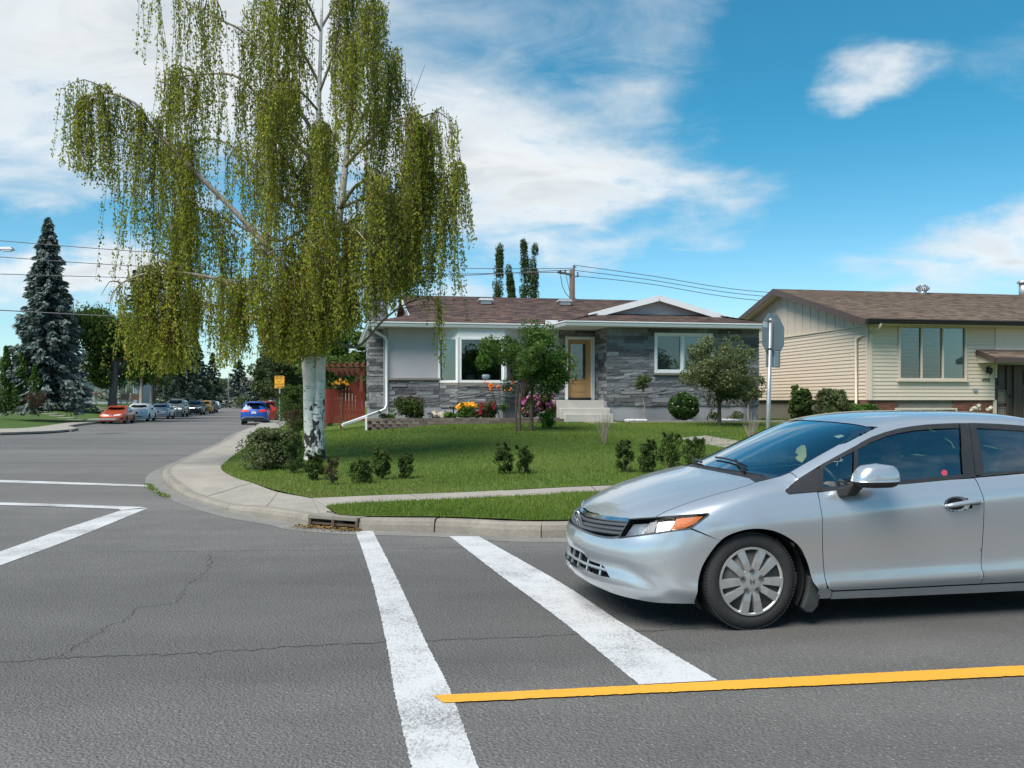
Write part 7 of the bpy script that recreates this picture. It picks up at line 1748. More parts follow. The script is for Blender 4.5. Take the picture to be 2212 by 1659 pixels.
def build_auto(name, label, paint, S_, fx, fy, ang, axles, rw, kind='sedan', group=None, cat='car', rails=False, detail=True, trimlow=False, lights=True):
    o = thing(name, label, cat, (fx, fy, float(groad(fx, fy))), ang, group)
    N = S_.panel; L = S_.L; za = S_.za
    def g2(xs, bs):
        return [(x, b) for x, b in zip(xs, bs)]
    b0 = math.atan2(S_.gc+.03-za, S_.W); full = [(.45, b0), (L-.45, b0), (L-.45, math.pi-b0), (.45, math.pi-b0)]
    N('body', full, paint, o, both=False, step=.11)
    zt = float(S_.top(np.array([.5]), np.array([0.0]))[0])
    N('front_end', [(-1.25, S_.gc+.02), (1.25, S_.gc+.02), (1.25, zt-.06), (-1.25, zt-.06)], paint, o, proj='nose', both=False, step=.08)
    hoodp = [(.04, R(70)), (.5, R(20)), (.5, R(160)), (.04, R(110))]
    hp_ = [S_.bt(x, y) for x, y in ((.5, -S_.W*.93), (.3, -S_.W*.9), (.2, -S_.W*.6), (.14, 0), (.2, S_.W*.6), (.3, S_.W*.9), (.5, S_.W*.93))]; N('hood', hp_, paint, o, both=False, step=.08)
    zr = S_.deck-.03 if S_.xr < L-.35 else S_.belt+.0
    N('rear_end', [(-1.25, S_.gc+.02), (1.25, S_.gc+.02), (1.25, zr), (-1.25, zr)], paint, o, proj='tail', both=False, step=.08)
    dk_ = [S_.bt(x, y) for x, y in ((L-.5, -S_.W*.9), (L-.12, -S_.W*.75), (L-.08, 0), (L-.12, S_.W*.75), (L-.5, S_.W*.9))]; N('rear_deck', dk_, paint, o, both=False, step=.1)
    # glass
    B_ = S_.belt; H_ = S_.H; xw0 = S_.xw+.05; xw1 = S_.xw+(H_-.10-S_.cowl)/S_.slope
    wsp = [S_.bt(xw0+.08, 0), S_.bt(xw0+.10, -.3), S_.bt(xw0+.26, -S_.W*.72), S_.bt(xw1+.02, -S_.W*.55), S_.bt(xw1-.06, -.25), S_.bt(xw1-.08, 0)]
    N('windshield', [wsp, [(x, math.pi-b) for x, b in wsp][::-1]], 'dark_glass', o, both=False, step=.12, off=.006)
    xe = S_.xr-(H_-.2-S_.deck)/S_.rslope*.55; zb_ = B_+.05; ztp = H_-.17; xa_ = S_.xw+.45; mid = (xa_+xe)/2
    def slant(x0, x1, f0, f1): return [S_.bz(x0, zb_), S_.bz(x1, zb_), S_.bz(x1+f1, ztp), S_.bz(x0+f0, ztp)]
    fs_ = (ztp-zb_)/S_.slope*.8; rs_ = -(ztp-zb_)/S_.rslope*.75
    if kind == 'suv':
        q1, q2_ = xa_+(xe-xa_)*.40, xa_+(xe-xa_)*.74; N('side_window', slant(xa_, q1, fs_, 0), 'dark_glass', o, step=.15, off=.006); N('side_window', slant(q1+.07, q2_, 0, 0), 'dark_glass', o, step=.15, off=.006); N('side_window', slant(q2_+.07, xe, 0, rs_*.6), 'dark_glass', o, step=.15, off=.006)
    else:
        N('side_window', slant(xa_, mid-.03, fs_, 0), 'dark_glass', o, step=.15, off=.006); N('side_window', slant(mid+.03, xe+.1, 0, rs_), 'dark_glass', o, step=.15, off=.006)
    r0 = S_.xr-.08; r1 = S_.xr-(H_-.12-S_.deck)/S_.rslope
    if S_.rslope < 1.5:
        rwp = [S_.bt(r1+.05, 0), S_.bt(r1+.05, -S_.W*.55), S_.bt(r0-.05, -S_.W*.72), S_.bt(r0, 0)]; N('rear_window', [rwp, [(x, math.pi-b) for x, b in rwp][::-1]], 'dark_glass', o, both=False, step=.12, off=.006)
    else:
        a2 = .55; N('rear_window', [(-a2, B_+.07), (a2, B_+.07), (a2*.9, H_-.18), (-a2*.9, H_-.18)], 'dark_glass', o, proj='tail', both=False, step=.1, off=.008)
    # arches, wheels
    for x in axles:
        for s_ in (-1, 1): small_wheel(o, x, s_*(S_.W-.005), rw, s_)
        N('wheel_arch', [S_.bz(x+(rw+.05)*math.cos(a), max(S_.gc+.03, rw+(rw+.05)*math.sin(a))) for a in np.linspace(-.5, math.pi+.5, 14)], 'under_black', o, step=.12, off=.004)
    mb = MB(); mb.box((L/2, 0, S_.gc+.05), (L-.5, S_.W*1.6, .12)); mb.build('underbody', 'under_black', o)
    for s_ in (-1, 1):
        mb = MB(); mb.box((S_.xw+.55, s_*(S_.W+.09), B_+.06), (.10, .20, .14), taper=.8); mb.build('side_mirror', 'black_trim' if detail else paint, o, bevel=.03)
    if rails:
        for s_ in (-1, 1):
            mb = MB(); mb.tube([(xw1+.2, s_*S_.W*.66, H_-.02), (xw1+.3, s_*S_.W*.66, H_+.05), (xe-.3, s_*S_.W*.66, H_+.05), (xe-.15, s_*S_.W*.66, H_-.02)], .02, 6); mb.build('roof_rail', 'alloy', o)
    return o
def nose_panels(o, S_, hl, grille, intake, plate=None, lampmat='lamp_white', bar=None):
    N = S_.panel
    N('headlight', hl, lampmat, o, proj='nose', step=.08, off=.008)
    for g in grille: N('grille', [(-a, z) for a, z in g][::-1] if False else g, 'black_gloss', o, proj='nose', both=False, step=.08, off=.006)
    for g in intake: N('intake', g, 'under_black', o, proj='nose', both=False, step=.08, off=.006)
    if bar: N('grille_bar', bar, 'chrome', o, proj='nose', both=False, step=.08, off=.014)
    if plate: mb = MB(); p = S_.nose([0.0], [plate])[0]; mb.box((p[0]-.012, 0, plate), (.015, .32, .15)); mb.build('licence_plate', 'plate_white', o)
def sym(a, z0, z1, b=None): b = a if b is None else b; return [(-a, z0), (a, z0), (b, z1), (-b, z1)]
A17 = R(90+12.2)
LKx = lambda Y: float(np.interp(Y, LK[:, 1][np.argsort(LK[:, 1])], LK[:, 0][np.argsort(LK[:, 1])]))
def spot(px, Y): return (px-CX)/FPX*Y, Y
GRP = None
x, y = spot(240, 65); S_ = Auto(4.6, .86, 1.33, .74, .93, 1.35, .50, .86, 2.1, 2.9, .98, 3.95, .42, .55, .42)
o = build_auto('parked_coupe', 'orange-red coupe parked first at the kerb across the street', 'paint_orange', S_, x, y, A17, (.95, 3.55), .31)
nose_panels(o, S_, [(.18, .60), (.62, .62), (.78, .72), (.55, .70), (.22, .645)], [[(.03, .58), (.15, .58), (.15, .66), (.03, .66)], [(-.15, .58), (-.03, .58), (-.03, .66), (-.15, .66)]], [sym(.55, .36, .44), [(.6, .36), (.8, .37), (.78, .45), (.6, .44)], [(-.8, .37), (-.6, .36), (-.6, .44), (-.78, .45)]])
x, y = spot(291, 73); S_ = Auto(5.0, .92, 1.46, .86, 1.02, 1.35, .58, .96, 2.1, 3.2, 1.02, 4.2, .52, .66, .38)
o = build_auto('parked_sedan', 'white sedan with round headlights parked behind the orange-red coupe', 'paint_white', S_, x, y, A17, (1.0, 3.85), .33)
nose_panels(o, S_, [(.42, .66), (.85, .68), (.90, .78), (.45, .77)], [sym(.24, .60, .76)], [sym(.6, .36, .42)], None, bar=sym(.26, .755, .775))
x, y = spot(339, 82); S_ = Auto(4.95, .91, 1.42, .82, .99, 1.35, .54, .93, 2.1, 3.2, .98, 4.2, .45, .62, .40)
o = build_auto('parked_sedan', 'silver-blue sedan parked behind the white sedan', 'paint_silverblue', S_, x, y, A17, (1.0, 3.8), .32)
nose_panels(o, S_, [(.35, .62), (.80, .64), (.86, .74), (.40, .73)], [sym(.22, .58, .70)], [sym(.65, .36, .42)], bar=sym(.16, .63, .66))
x, y = spot(373, 91); S_ = Auto(5.1, .97, 1.88, 1.12, 1.20, 1.35, .95, 1.16, 2.0, 4.4, 1.2, 5.02, 3.5, .86, .20, .8, .32)
o = build_auto('parked_wagon', 'tall grey utility wagon parked behind the silver-blue sedan', 'paint_grey', S_, x, y, A17, (1.0, 4.0), .38, 'suv', rails=True)
nose_panels(o, S_, [(.55, .78), (.86, .78), (.86, .94), (.55, .94)], [sym(.52, .74, .96)], [sym(.8, .44, .50)], bar=sym(.54, .83, .88))
x, y = spot(417, 104); S_ = Auto(4.55, .91, 1.68, .98, 1.10, 1.15, .68, 1.04, 1.9, 3.6, 1.1, 4.35, 1.7, .76, .30, .4, .28)
o = build_auto('parked_suv', 'dark compact utility vehicle parked behind the tall grey wagon', 'paint_dark', S_, x, y, A17, (.92, 3.55), .35, 'suv', rails=True)
nose_panels(o, S_, [(.42, .76), (.92, .84), (.95, .92), (.45, .84)], [sym(.42, .66, .84)], [sym(.6, .40, .50)], bar=sym(.50, .80, .84)); 
x, y = spot(438, 114); S_ = Auto(4.6, .92, 1.68, 1.0, 1.10, 1.15, .68, 1.04, 1.9, 3.6, 1.1, 4.4, 1.7, .78, .30, .4, .28)
o = build_auto('parked_suv', 'bright yellow utility vehicle parked behind the dark one', 'paint_yellow', S_, x, y, A17, (.92, 3.6), .35, 'suv')
nose_panels(o, S_, [(.45, .82), (.95, .88), (.95, .95), (.48, .90)], [sym(.40, .72, .86)], [sym(.55, .42, .64)])
x, y = spot(449, 122); o = build_auto('parked_suv', 'black utility vehicle parked behind the yellow one', 'paint_black', Auto(4.6, .92, 1.66, 1.0, 1.10, 1.15, .68, 1.04, 1.9, 3.6, 1.1, 4.4, 1.7, .78, .30, .4, .28), x, y, A17, (.92, 3.6), .35, 'suv', detail=False)
x, y = spot(462, 172); S_ = Auto(4.6, .88, 1.42, .80, .98, 1.25, .55, .92, 2.0, 3.0, 1.0, 3.95, .48, .6)
o = build_auto('moving_sedan', 'white sedan with lit headlights driving towards the crossing', 'paint_white', S_, x, y, A17, (.92, 3.6), .32)
nose_panels(o, S_, [(.45, .60), (.90, .64), (.92, .74), (.48, .70)], [sym(.40, .58, .68)], [sym(.6, .34, .46)])
for px, Y, paint, lab, L_ in ((434, 150, 'paint_red', 'small red car parked far along the side street', 4.4), (422, 158, 'paint_dark', 'dark car parked far along the side street beside the red one', 4.6), (452, 186, 'paint_grey', 'grey car parked at the far bend', 4.6), (470, 208, 'paint_white', 'pale car parked beyond the oncoming white sedan', 4.5)):
    x, y = spot(px, Y); build_auto('parked_car', lab, paint, Auto(L_, .90, 1.5, .85, 1.0, 1.15, .6, .95, 1.9, 3.0, 1.0, 4.0, .7, .65), x, y, A17+R(12), (.92, 3.5), .32, detail=False)
x, y = spot(479, 200); build_auto('far_suv', 'dark utility vehicle seen from behind at the far bend', 'paint_dark', Auto(4.6, .92, 1.7, 1.0, 1.10, 1.15, .68, 1.04, 1.9, 3.6, 1.1, 4.4, 1.7, .78, .30, .4, .28), x, y+4, A17+math.pi, (.92, 3.6), .35, 'suv', detail=False)
# right-hand kerb: seen from behind
def tail_panels(o, S_, lamps, plate, lamp2=None, bumper=None, emblem=None):
    N = S_.panel; N('tail_light', lamps, 'red_lens', o, proj='tail', step=.08, off=.012)
    p = S_.tail([0.0], [plate])[0]; mb = MB(); mb.box((p[0]+.012, 0, plate), (.015, .34, .16)); mb.build('licence_plate', 'plate_white', o)
    if bumper: N('rear_skirt', bumper, 'black_trim', o, proj='tail', both=False, step=.08, off=.012)
v12 = np.array((-math.sin(R(12.2)), math.cos(R(12.2))))
S_ = Auto(4.3, .885, 1.63, 1.0, 1.08, 1.1, .66, 1.02, 1.85, 3.4, 1.1, 4.12, 1.9, .78, .30, .35, .26)
rear = np.array(spot(548, 63)); fp = rear+v12*4.3
o = build_auto('parked_suv', 'bright blue compact utility vehicle parked by the pavement, seen from behind', 'paint_blue', S_, fp[0], fp[1], A17+math.pi, (.9, 3.55), .34, 'suv', rails=True)
tail_panels(o, S_, [(.36, .90), (.80, .90), (.98, 1.05), (.92, 1.08), (.45, 1.04)], .86, bumper=sym(.80, .30, .52))
mb = MB()
for sgn in (-1, 1):
    pa, pb = S_.tail([sgn*.78], [.42])[0], S_.tail([sgn*.62], [.55])[0]; mb.tube([tuple(pa+np.array((.03, 0, 0))), tuple(pb+np.array((.03, 0, 0)))], .022, 5)
pts = [tuple(S_.tail([a], [.55])[0]+np.array((.03, 0, 0))) for a in np.linspace(-.62, .62, 9)]; mb.tube(pts, .022, 5); mb.build('bumper_strip', 'alloy', o)
mb = MB(); p = S_.tail([0.0], [1.0])[0]
for k in range(3):
    a = R(90+120*k); mb.box((p[0]+.015, math.cos(a)*.035, 1.0+math.sin(a)*.035), (.01, .045, .045), m=Matrix.Rotation(a, 3, 'X'))
mb.build('emblem', 'chrome', o)
mb = MB(); mb.box((4.02, 0, 1.60), (.28, 1.1, .03)); mb.build('roof_spoiler', 'paint_blue', o, bevel=.01)
fp = np.array(spot(573, 71))+v12*4.5; S_ = Auto(4.5, .90, 1.64, 1.0, 1.08, 1.1, .66, 1.02, 1.85, 3.5, 1.1, 4.3, 1.9, .78, .30, .35, .26)
o = build_auto('parked_suv', 'dark red utility vehicle parked in front of the blue one', 'paint_red', S_, fp[0], fp[1], A17+math.pi, (.9, 3.65), .34, 'suv', rails=True)
tail_panels(o, S_, [(.55, .85), (.95, .85), (.98, 1.15), (.80, 1.15)], .86)
fp = np.array(spot(592, 81))+v12*5.4; S_ = Auto(5.4, .98, 1.85, 1.1, 1.2, 1.4, .85, 1.14, 2.1, 3.0, 1.1, 3.6, 3.0, .85, .22, .6, .36)
o = build_auto('parked_truck', 'black pickup truck parked in front of the red utility vehicle', 'paint_black', S_, fp[0], fp[1], A17+math.pi, (1.05, 4.2), .39, cat='truck')
tail_panels(o, S_, [(.78, .85), (.96, .85), (.96, 1.1), (.80, 1.1)], .62)
# white vehicle far along the right-hand kerb is hidden by the shrubs

# ------------------------------------------------------------------ houses across the street
pmat('far_white_wall', (.50, .50, .49), .8, var=.06); pmat('far_blue_wall', (.40, .46, .54), .8, var=.06); pmat('far_grey_roof', (.20, .20, .20), .9, var=.2, scale=3); pmat('far_cream', (.52, .48, .40), .85, var=.06)
Yh = 90; TH3 = R(12); hx, hy = (170-CX)/FPX*Yh, Yh; zb3 = CH-(868-HY)/FPX*Yh
h3 = thing('white_bungalow', 'white sided bungalow half hidden behind the blue spruce across the street', 'house', (hx, hy, zb3-.2), TH3)
zw3 = 2.75
mb = MB(); mb.box((-1.2, 4, zw3/2), (14, 8, zw3)); mb.build('wall', 'far_white_wall', h3)
mb = MB(); mb.box((4.35, -.04, zw3/2), (2.4, .12, zw3-.1)); mb.build('wall_panel', 'far_blue_wall', h3)
shingled('roof_shingles', [(-7.2, -.8, zw3), (6.4, -.8, zw3), (6.4, 4, zw3+1.5), (-7.2, 4, zw3+1.5)], 'far_grey_roof', h3, (1, 0, 0), (0, 1, .31)); shingled('roof_shingles', [(-7.2, 8.8, zw3), (6.4, 8.8, zw3), (6.4, 4, zw3+1.5), (-7.2, 4, zw3+1.5)], 'far_grey_roof', h3, (1, 0, 0), (0, -1, .31))
mb = MB(); mb.bar((-7.2, -.8, zw3-.06), (6.4, -.8, zw3-.06), .04, .18); mb.build('fascia', 'white_trim', h3)
window(h3, None, 3.7, 5.2, .95, 2.2, -.12, .09, [3.7, 4.45, 5.2], name='window'); mb = MB(); mb.box((4.45, -.13, .6), (1.3, .06, .6)); mb.build('window_panel', 'far_grey_roof', h3)
window(h3, None, 0.1, .6, 1.0, 2.3, -.02, .07, [.1, .6], name='window')
mb = MB(); mb.box((2.9, -.03, 1.05), (.9, .08, 2.05)); mb.build('front_door', 'far_blue_wall', h3)
for u in (-2.6, -1.9, -1.2):
    mb = MB(); mb.box((u, -1.3, 1.1), (.16, .16, 2.6)); mb.build('porch_post', 'white_trim', h3)
mb = MB(); mb.box((-2, -1.0, zw3-.12), (3.2, 1.4, .12)); mb.build('porch_beam', 'white_trim', h3)
fx3 = (240-CX)/FPX*84; p = (fx3, 84, CH-(867-HY)/FPX*84)
bush('flower_bed', 'red and white flowers in front of the white bungalow', 'flowers', p, 4.6, 1.0, 'hedge_leaf', 30, 50, .12, spiky=.1)
o = bpy.data.objects[-1] if False else None
fl = thing('flower_patch', 'red flowers in front of the white bungalow window', 'flowers', (p[0]-1.6, p[1]-.6, p[2])); cs = rng.normal(size=(18, 3))*np.array((.5, .2, .12))+np.array((0, 0, .75)); cluster_leaves('petals', fl, cs, .09, 14, .10, 'petal_red'); mb = MB(); [mb.tube([(c[0], c[1], 0), tuple(c)], .012, 4) for c in cs]; mb.build('stems', 'hedge_leaf', fl)
# stepping stones across the far lawn
for k, (px, py) in enumerate(((160, 875), (205, 883), (231, 890), (262, 897), (298, 904))):
    q = on_lawn2(px, py) ; mb = MB()
for (zx, zy) in ((660, 1135), (820, 1168), (948, 1198), (1095, 1230), (1240, 1262), (1560, 1047), (1630, 1070), (1690, 1025), (1700, 1090)):
    px, py = (zx*.24108)*.54861, (1350+zy*.24108)*.54861; q = on_lawn2(px, py); mb = MB(); mb.box((0, 0, 0), (1.3, .75, .08)); st3 = mb.build('stepping_stone', 'concrete', None, bevel=.02); st3.location = (q[0], q[1], q[2]+.03); st3.rotation_euler = (0, 0, R(12)); tag(st3, 'pale stepping stone set in the lawn across the side street', 'paving stone', 'stepping stones across the far lawn')
# planter bowl and garden ornament
q = on_lawn2((395*.24108)*.54861, (1350+1075*.24108)*.54861); mb = MB(); mb.lathe([(.35, 0), (.62, .12), (.72, .38), (.66, .38), (.5, .25)], 18, axis='Z'); po = mb.build('planter_bowl', 'red_brick', None, smooth=True); po.location = (q[0], q[1], q[2]-.02); tag(po, 'shallow terracotta planter bowl on the grass beside the cedars', 'planter')
q = on_lawn2((110*.24108)*.54861, (1350+1040*.24108)*.54861); gl_ = thing('garden_lamp', 'dark garden lamp post with pale top beside the cedars', 'garden lamp', q); mb = MB(); mb.box((0, 0, .7), (.22, .22, 1.4)); mb.build('post', 'dark_paint', gl_); mb = MB(); mb.lathe([(.22, 0), (.20, .25), (.05, .4)], 10, (0, 0, 1.38)); mb.build('lamp_head', 'white_trim', gl_)
# lawn chairs by the big trunk
for dx_, lab in ((0, 'dark metal garden chair beside the thick street tree trunk'), (1.6, 'wooden fan-backed garden chair under the street trees')):
    px = 268+dx_*14; q = on2(px, 874, 77); ch2 = thing('garden_chair', lab, 'chair', q, R(10)); m_ = 'dark_paint' if dx_ == 0 else 'bark_brown'
    mb = MB(); mb.box((0, 0, .42), (.6, .55, .05)); mb.build('seat', m_, ch2); mb = MB(); mb.box((0, .28, .70), (.6, .05, .5), taper=1.1); mb.build('backrest', m_, ch2)
    for a in (-.26, .26):
        for b in (-.24, .24): mb = MB(); mb.box((a, b, .2), (.05, .05, .45)); mb.build('leg', m_, ch2)
# pale house at the far bend
Yf = 195; fx, fz = (547-CX)/FPX*Yf, CH-(872-HY)/FPX*Yf; h4 = thing('far_house', 'far pale house with steep grey gable roof at the bend', 'house', (fx, Yf, fz-.3), R(-20))
mb = MB(); mb.box((0, 3, 1.6), (12, 7, 3.2)); mb.build('wall', 'far_white_wall', h4); mb = MB(); mb.prism([(-1.2, 3.2), (3, 6.2), (7.2, 3.2)], -6.5, 6.5, 'YZ'); mb.build('roof', 'far_grey_roof', h4); mb = MB(); mb.prism([(-3.2, 3.0), (0, 5.2), (3.2, 3.0)], -1.6, 3, 'XZ'); mb.build('gable', 'far_cream', h4)
for u in (-3.5, 0, 3.5): mb = MB(); mb.box((u, -.53, 1.8), (1.5, .06, 1.3)); mb.build('window', 'dark_glass', h4)
Yf = 185; fx, fz = (530-CX)/FPX*Yf, CH-(873-HY)/FPX*Yf; h5 = thing('far_garage', 'low cream garage beside the far pale house', 'garage', (fx, Yf, fz-.2), R(-15)); mb = MB(); mb.box((0, 2, 1.2), (7, 5, 2.4)); mb.build('wall', 'far_cream', h5); mb = MB(); mb.prism([(-.9, 2.4), (2, 3.6), (4.9, 2.4)], -3.9, 3.9, 'YZ'); mb.build('roof', 'far_grey_roof', h5); mb = MB(); mb.box((0, -.53, 1.0), (2.6, .06, 1.9)); mb.build('garage_door', 'white_trim', h5)
# more far filling trees
for px, Y, top, w_, lab in ((330, 150, 770, 70, 'broad tree behind the slim street trees'), (395, 240, 800, 90, 'far wooded rise behind the parked cars'), (505, 260, 825, 90, 'far tree line left of the broad spruce'), (250, 130, 750, 110, 'tall leafy tree behind the white bungalow'), (150, 120, 790, 100, 'leafy tree behind the blue spruce'), (600, 130, 770, 80, 'leafy tree far behind the yellow sign'), (655, 100, 760, 80, 'leafy tree behind the birch far along the street'), (20, 120, 800, 90, 'leafy tree behind the cedars')):
    p = on2(px, 872, Y); broadleaf('far_tree', lab, (p[0], p[1], .2), (872-top)/FPX*Y, w_/FPX*Y, 'far_leaf', .12, 60, 110, .0034*Y, cr=.2)
# ================================================================== street furniture, pergola, small plants
pmat('cedar_red', (.22, .035, .02), .75, var=.3, scale=3, stretch=(6, 6, .5)); pmat('cedar_brown', (.17, .06, .035), .75, var=.3, scale=3)
Z6 = lambda x, y: (630.9+x*.16538, 740.6+y*.16538)
vg = 2.6; q6 = lambda x, y, v=vg: uz(Z6, x, y, v)
pg = thing('pergola', 'red-stained wooden pergola with arched board gate beside the bungalow', 'pergola', (H1.X, H1.Y, 0), TH)
g0, gb = q6(657, 1035); g1, gt = q6(955, 505); gt0 = q6(657, 565)[1]
gate = bpy.data.objects.new('gate', None); link(gate, pg); nbd = 7; uc = (g0+g1)/2+.12
for k in range(nbd):
    a, b = g0+(g1-g0)*k/nbd, g0+(g1-g0)*(k+1)/nbd; zz_ = [gt-(gt-gt0)*((u-uc)/(uc-g0))**2 for u in (a, b)]
    mb = MB(); mb.prism([(a+.004, gb+.03), (b-.004, gb+.03), (b-.004, zz_[1]), (a+.004, zz_[0])], vg-.012, vg+.012, 'XZ'); mb.build('board', 'cedar_red', gate)
mb = MB(); mb.box(((g0+g1)/2, vg+.03, gb+.35), (g1-g0, .04, .09)); mb.box(((g0+g1)/2, vg+.03, gb+1.1), (g1-g0, .04, .09)); mb.build('gate_rail', 'cedar_brown', gate)
def post(x0, x1, y0, y1, v): a, z0 = q6(x0, y1, v); b, z1 = q6(x1, y0, v); mb = MB(); mb.box(((a+b)/2, v, (z0+z1)/2-.1), (b-a, b-a, z1-z0+.2)); mb.build('post', 'cedar_brown', pg)
post(628, 657, 395, 1050, vg); post(398, 440, 310, 1050, vg-.3); post(885, 920, 310, 560, vg-.3); post(825, 850, 430, 520, vg+1.0)
def beam(x0, x1, y0, y1, v): a, z0 = q6(x0, y1, v); b, z1 = q6(x1, y0, v); mb = MB(); mb.box(((a+b)/2, v, (z0+z1)/2), (b-a, .045, z1-z0)); mb.build('beam', 'cedar_brown', pg)
beam(358, 955, 278, 312, vg-.42); beam(385, 945, 330, 362, vg-.2); beam(570, 955, 390, 425, vg+.06); beam(520, 955, 365, 388, vg+1.3)
a, zt_ = q6(365, 280); b, _ = q6(950, 280)
for k in range(8):
    u = a+.06+(b-a-.1)*k/7; mb = MB(); mb.box((u, vg+.5, zt_+.05), (.045, 2.3, .09)); mb.build('rafter', 'cedar_brown', pg)
for k in range(6):
    u = q6(610, 372)[0]+k*.19; mb = MB(); mb.box((u, vg+.1, q6(610, 375)[1]), (.05, .5, .10)); mb.build('rafter', 'cedar_brown', pg)
fen = thing('board_fence', 'red-stained board fence left of the pergola gate', 'fence', (H1.X, H1.Y, 0), TH); f0, fb_ = q6(300, 1050); f1, ft = q6(627, 600)
for k in range(12):
    a, b = f0+(f1-f0)*k/12, f0+(f1-f0)*(k+1)/12; mb = MB(); mb.box(((a+b)/2, vg+.05, (fb_+ft)/2), (b-a-.008, .022, ft-fb_)); mb.build('board', 'cedar_red', fen)
bk = thing('hanging_basket', 'hanging basket of yellow flowers beside the gate', 'flower basket', (0, 0, 0)); bu_, bz2 = q6(632, 540); wx, wy = H1.w(bu_, vg-.15); bk.location = (wx, wy, bz2-.15)
mb = MB(); mb.lathe([(.06, -.05), (.16, .05), (.2, .14)], 12); mb.build('basket', 'dark_paint', bk); cs = rng.normal(size=(26, 3))*np.array((.17, .12, .06))+np.array((0, 0, .22)); cluster_leaves('flowers', bk, cs, .05, 22, .045, 'petal_yellow'); cluster_leaves('leaves', bk, cs-np.array((0, 0, .09)), .06, 14, .05, 'hedge_leaf'); mb = MB(); mb.tube([(0, 0, .1), (0, 0, .9)], .006, 4); mb.build('chain', 'dark_paint', bk)

# --- playground sign
pmat('sign_yellow', (.85, .42, .02), .5, var=.06); pmat('sign_black', (.012, .012, .012), .6, var=.1); pmat('sign_back', (.30, .31, .32), .5, .4, var=.12, scale=6); pmat('steel_pole', (.40, .41, .42), .5, .6, var=.2, scale=8)
Ys = 48; sx = (604.3-CX)/FPX*Ys; zt = CH-(812-HY)/FPX*Ys; zb_ = CH-(839-HY)/FPX*Ys; zgd = float(lawn_z(np.array([sx]), np.array([Ys]))[0]); zgd = CH-(928-HY)/FPX*Ys
sg = thing('playground_sign', 'yellow END PLAYGROUND ZONE sign on a steel post by the pavement', 'road sign', (sx, Ys, zgd), R(-6)); hs = zt-zb_; ws_ = .54; zc = (zt+zb_)/2-zgd
mb = MB(); mb.box((0, 0, (zt-zgd)/2-.2), (.06, .05, zt-zgd+.2)); mb.build('post', 'steel_pole', sg)
def rrect(w_, h_, r_, n=4):
    out = []
    for cx2, cy2, a0 in ((w_/2-r_, h_/2-r_, 0), (-w_/2+r_, h_/2-r_, 90), (-w_/2+r_, -h_/2+r_, 180), (w_/2-r_, -h_/2+r_, 270)):
        for k in range(n+1): a = R(a0+90*k/n); out.append((cx2+r_*math.cos(a), cy2+r_*math.sin(a)))
    return out
mb = MB(); mb.prism([(x, z+zc) for x, z in rrect(ws_, hs, .05)], -.045, -.035, 'XZ'); pl_ = mb.build('sign_plate', 'sign_yellow', sg)
mb = MB(); ol = [(x, -.048, z+zc) for x, z in rrect(ws_-.05, hs-.05, .035)]; mb.tube(ol+[ol[0]], .006, 4, cap=False); mb.build('border', 'sign_black', pl_)
for i, (tx, sz, dz) in enumerate((('END', .225, .205), ('PLAY', .135, .03), ('GROUND', .13, -.11), ('ZONE', .135, -.24))):
    t_ = text_obj('lettering', tx, sz, 'sign_black', pl_, (0, -.050, zc+dz), (R(90), 0, 0), .003); t_.scale = (.92, 1, 1)
# --- stop sign seen from behind
Yp = 13.0; bx_, bz3 = (1656-CX)/FPX*Yp, .16; tx_ = (1664-CX)/FPX*Yp; tz_ = CH-(688-HY)/FPX*Yp
ssn = thing('stop_sign', 'octagonal stop sign on a leaning steel post, its grey back showing', 'road sign', (bx_, Yp, bz3))
mb = MB(); mb.tube([(0, 0, -.1), (tx_-bx_, 0, tz_-bz3)], .031, 14); mb.build('post', 'galvanised', ssn, smooth=True)
oz = CH-(723.7-HY)/FPX*Yp-bz3; ox = (1670.7-CX)/FPX*Yp-bx_+.045; dr_ = Vector((.72, .694, 0)); nb_ = Vector((.694, -.72, 0)); po_ = Vector((ox, .03, oz))-nb_*.045
pl2 = bpy.data.objects.new('sign_plate', None); link(pl2, ssn); pl2.location = po_; pl2.rotation_euler = (0, 0, R(44))
oct_ = [(.31*math.cos(R(22.5+45*k))/math.cos(R(22.5)), .31*math.sin(R(22.5+45*k))/math.cos(R(22.5))) for k in range(8)]
mb = MB(); mb.prism(oct_, -.002, .002, 'XZ'); mb.build('plate_back', 'sign_back', pl2)
pmat('sign_red', (.45, .02, .02), .5, var=.08); mb = MB(); mb.prism([(a*.97, b*.97) for a, b in oct_], .0025, .004, 'XZ'); mb.build('plate_face', 'sign_red', pl2)
text_obj('lettering', 'STOP', .22, 'white_trim', pl2, (0, .006, 0), (R(90), 0, math.pi), .001)
mb = MB(); mb.box((.02, -.012, -.0), (.035, .02, .46)); mb.build('bracket', 'sign_back', pl2)
for dz in (.2, -.2):
    mb = MB(); mb.lathe([(.036, -.012), (.036, .012)], 12, (tx_-bx_-.01, 0, oz+dz)); mb.build('clamp', 'steel_dark', ssn)
mb = MB(); mb.box((-.22, -.004, .14), (.10, .004, .075)); mb.build('sticker', 'white_trim', pl2)
pl3 = bpy.data.objects.new('small_plate', None); link(pl3, ssn); pl3.location = Vector((ox+.0, .03, CH-(774-HY)/FPX*Yp-bz3))-nb_*.045; pl3.rotation_euler = (0, 0, R(44))
mb = MB(); mb.prism(rrect(.40, .26, .03), -.002, .002, 'XZ'); mb.build('plate_back', 'sign_back', pl3)
mb = MB(); mb.box((.09, -.005, -.0), (.13, .003, .22)); mb.build('label_sticker', 'white_trim', pl3)
mb = MB()
for k in range(13): mb.box((.125, -.0075, -.095+.0155*k), (.03, .002, .0095))
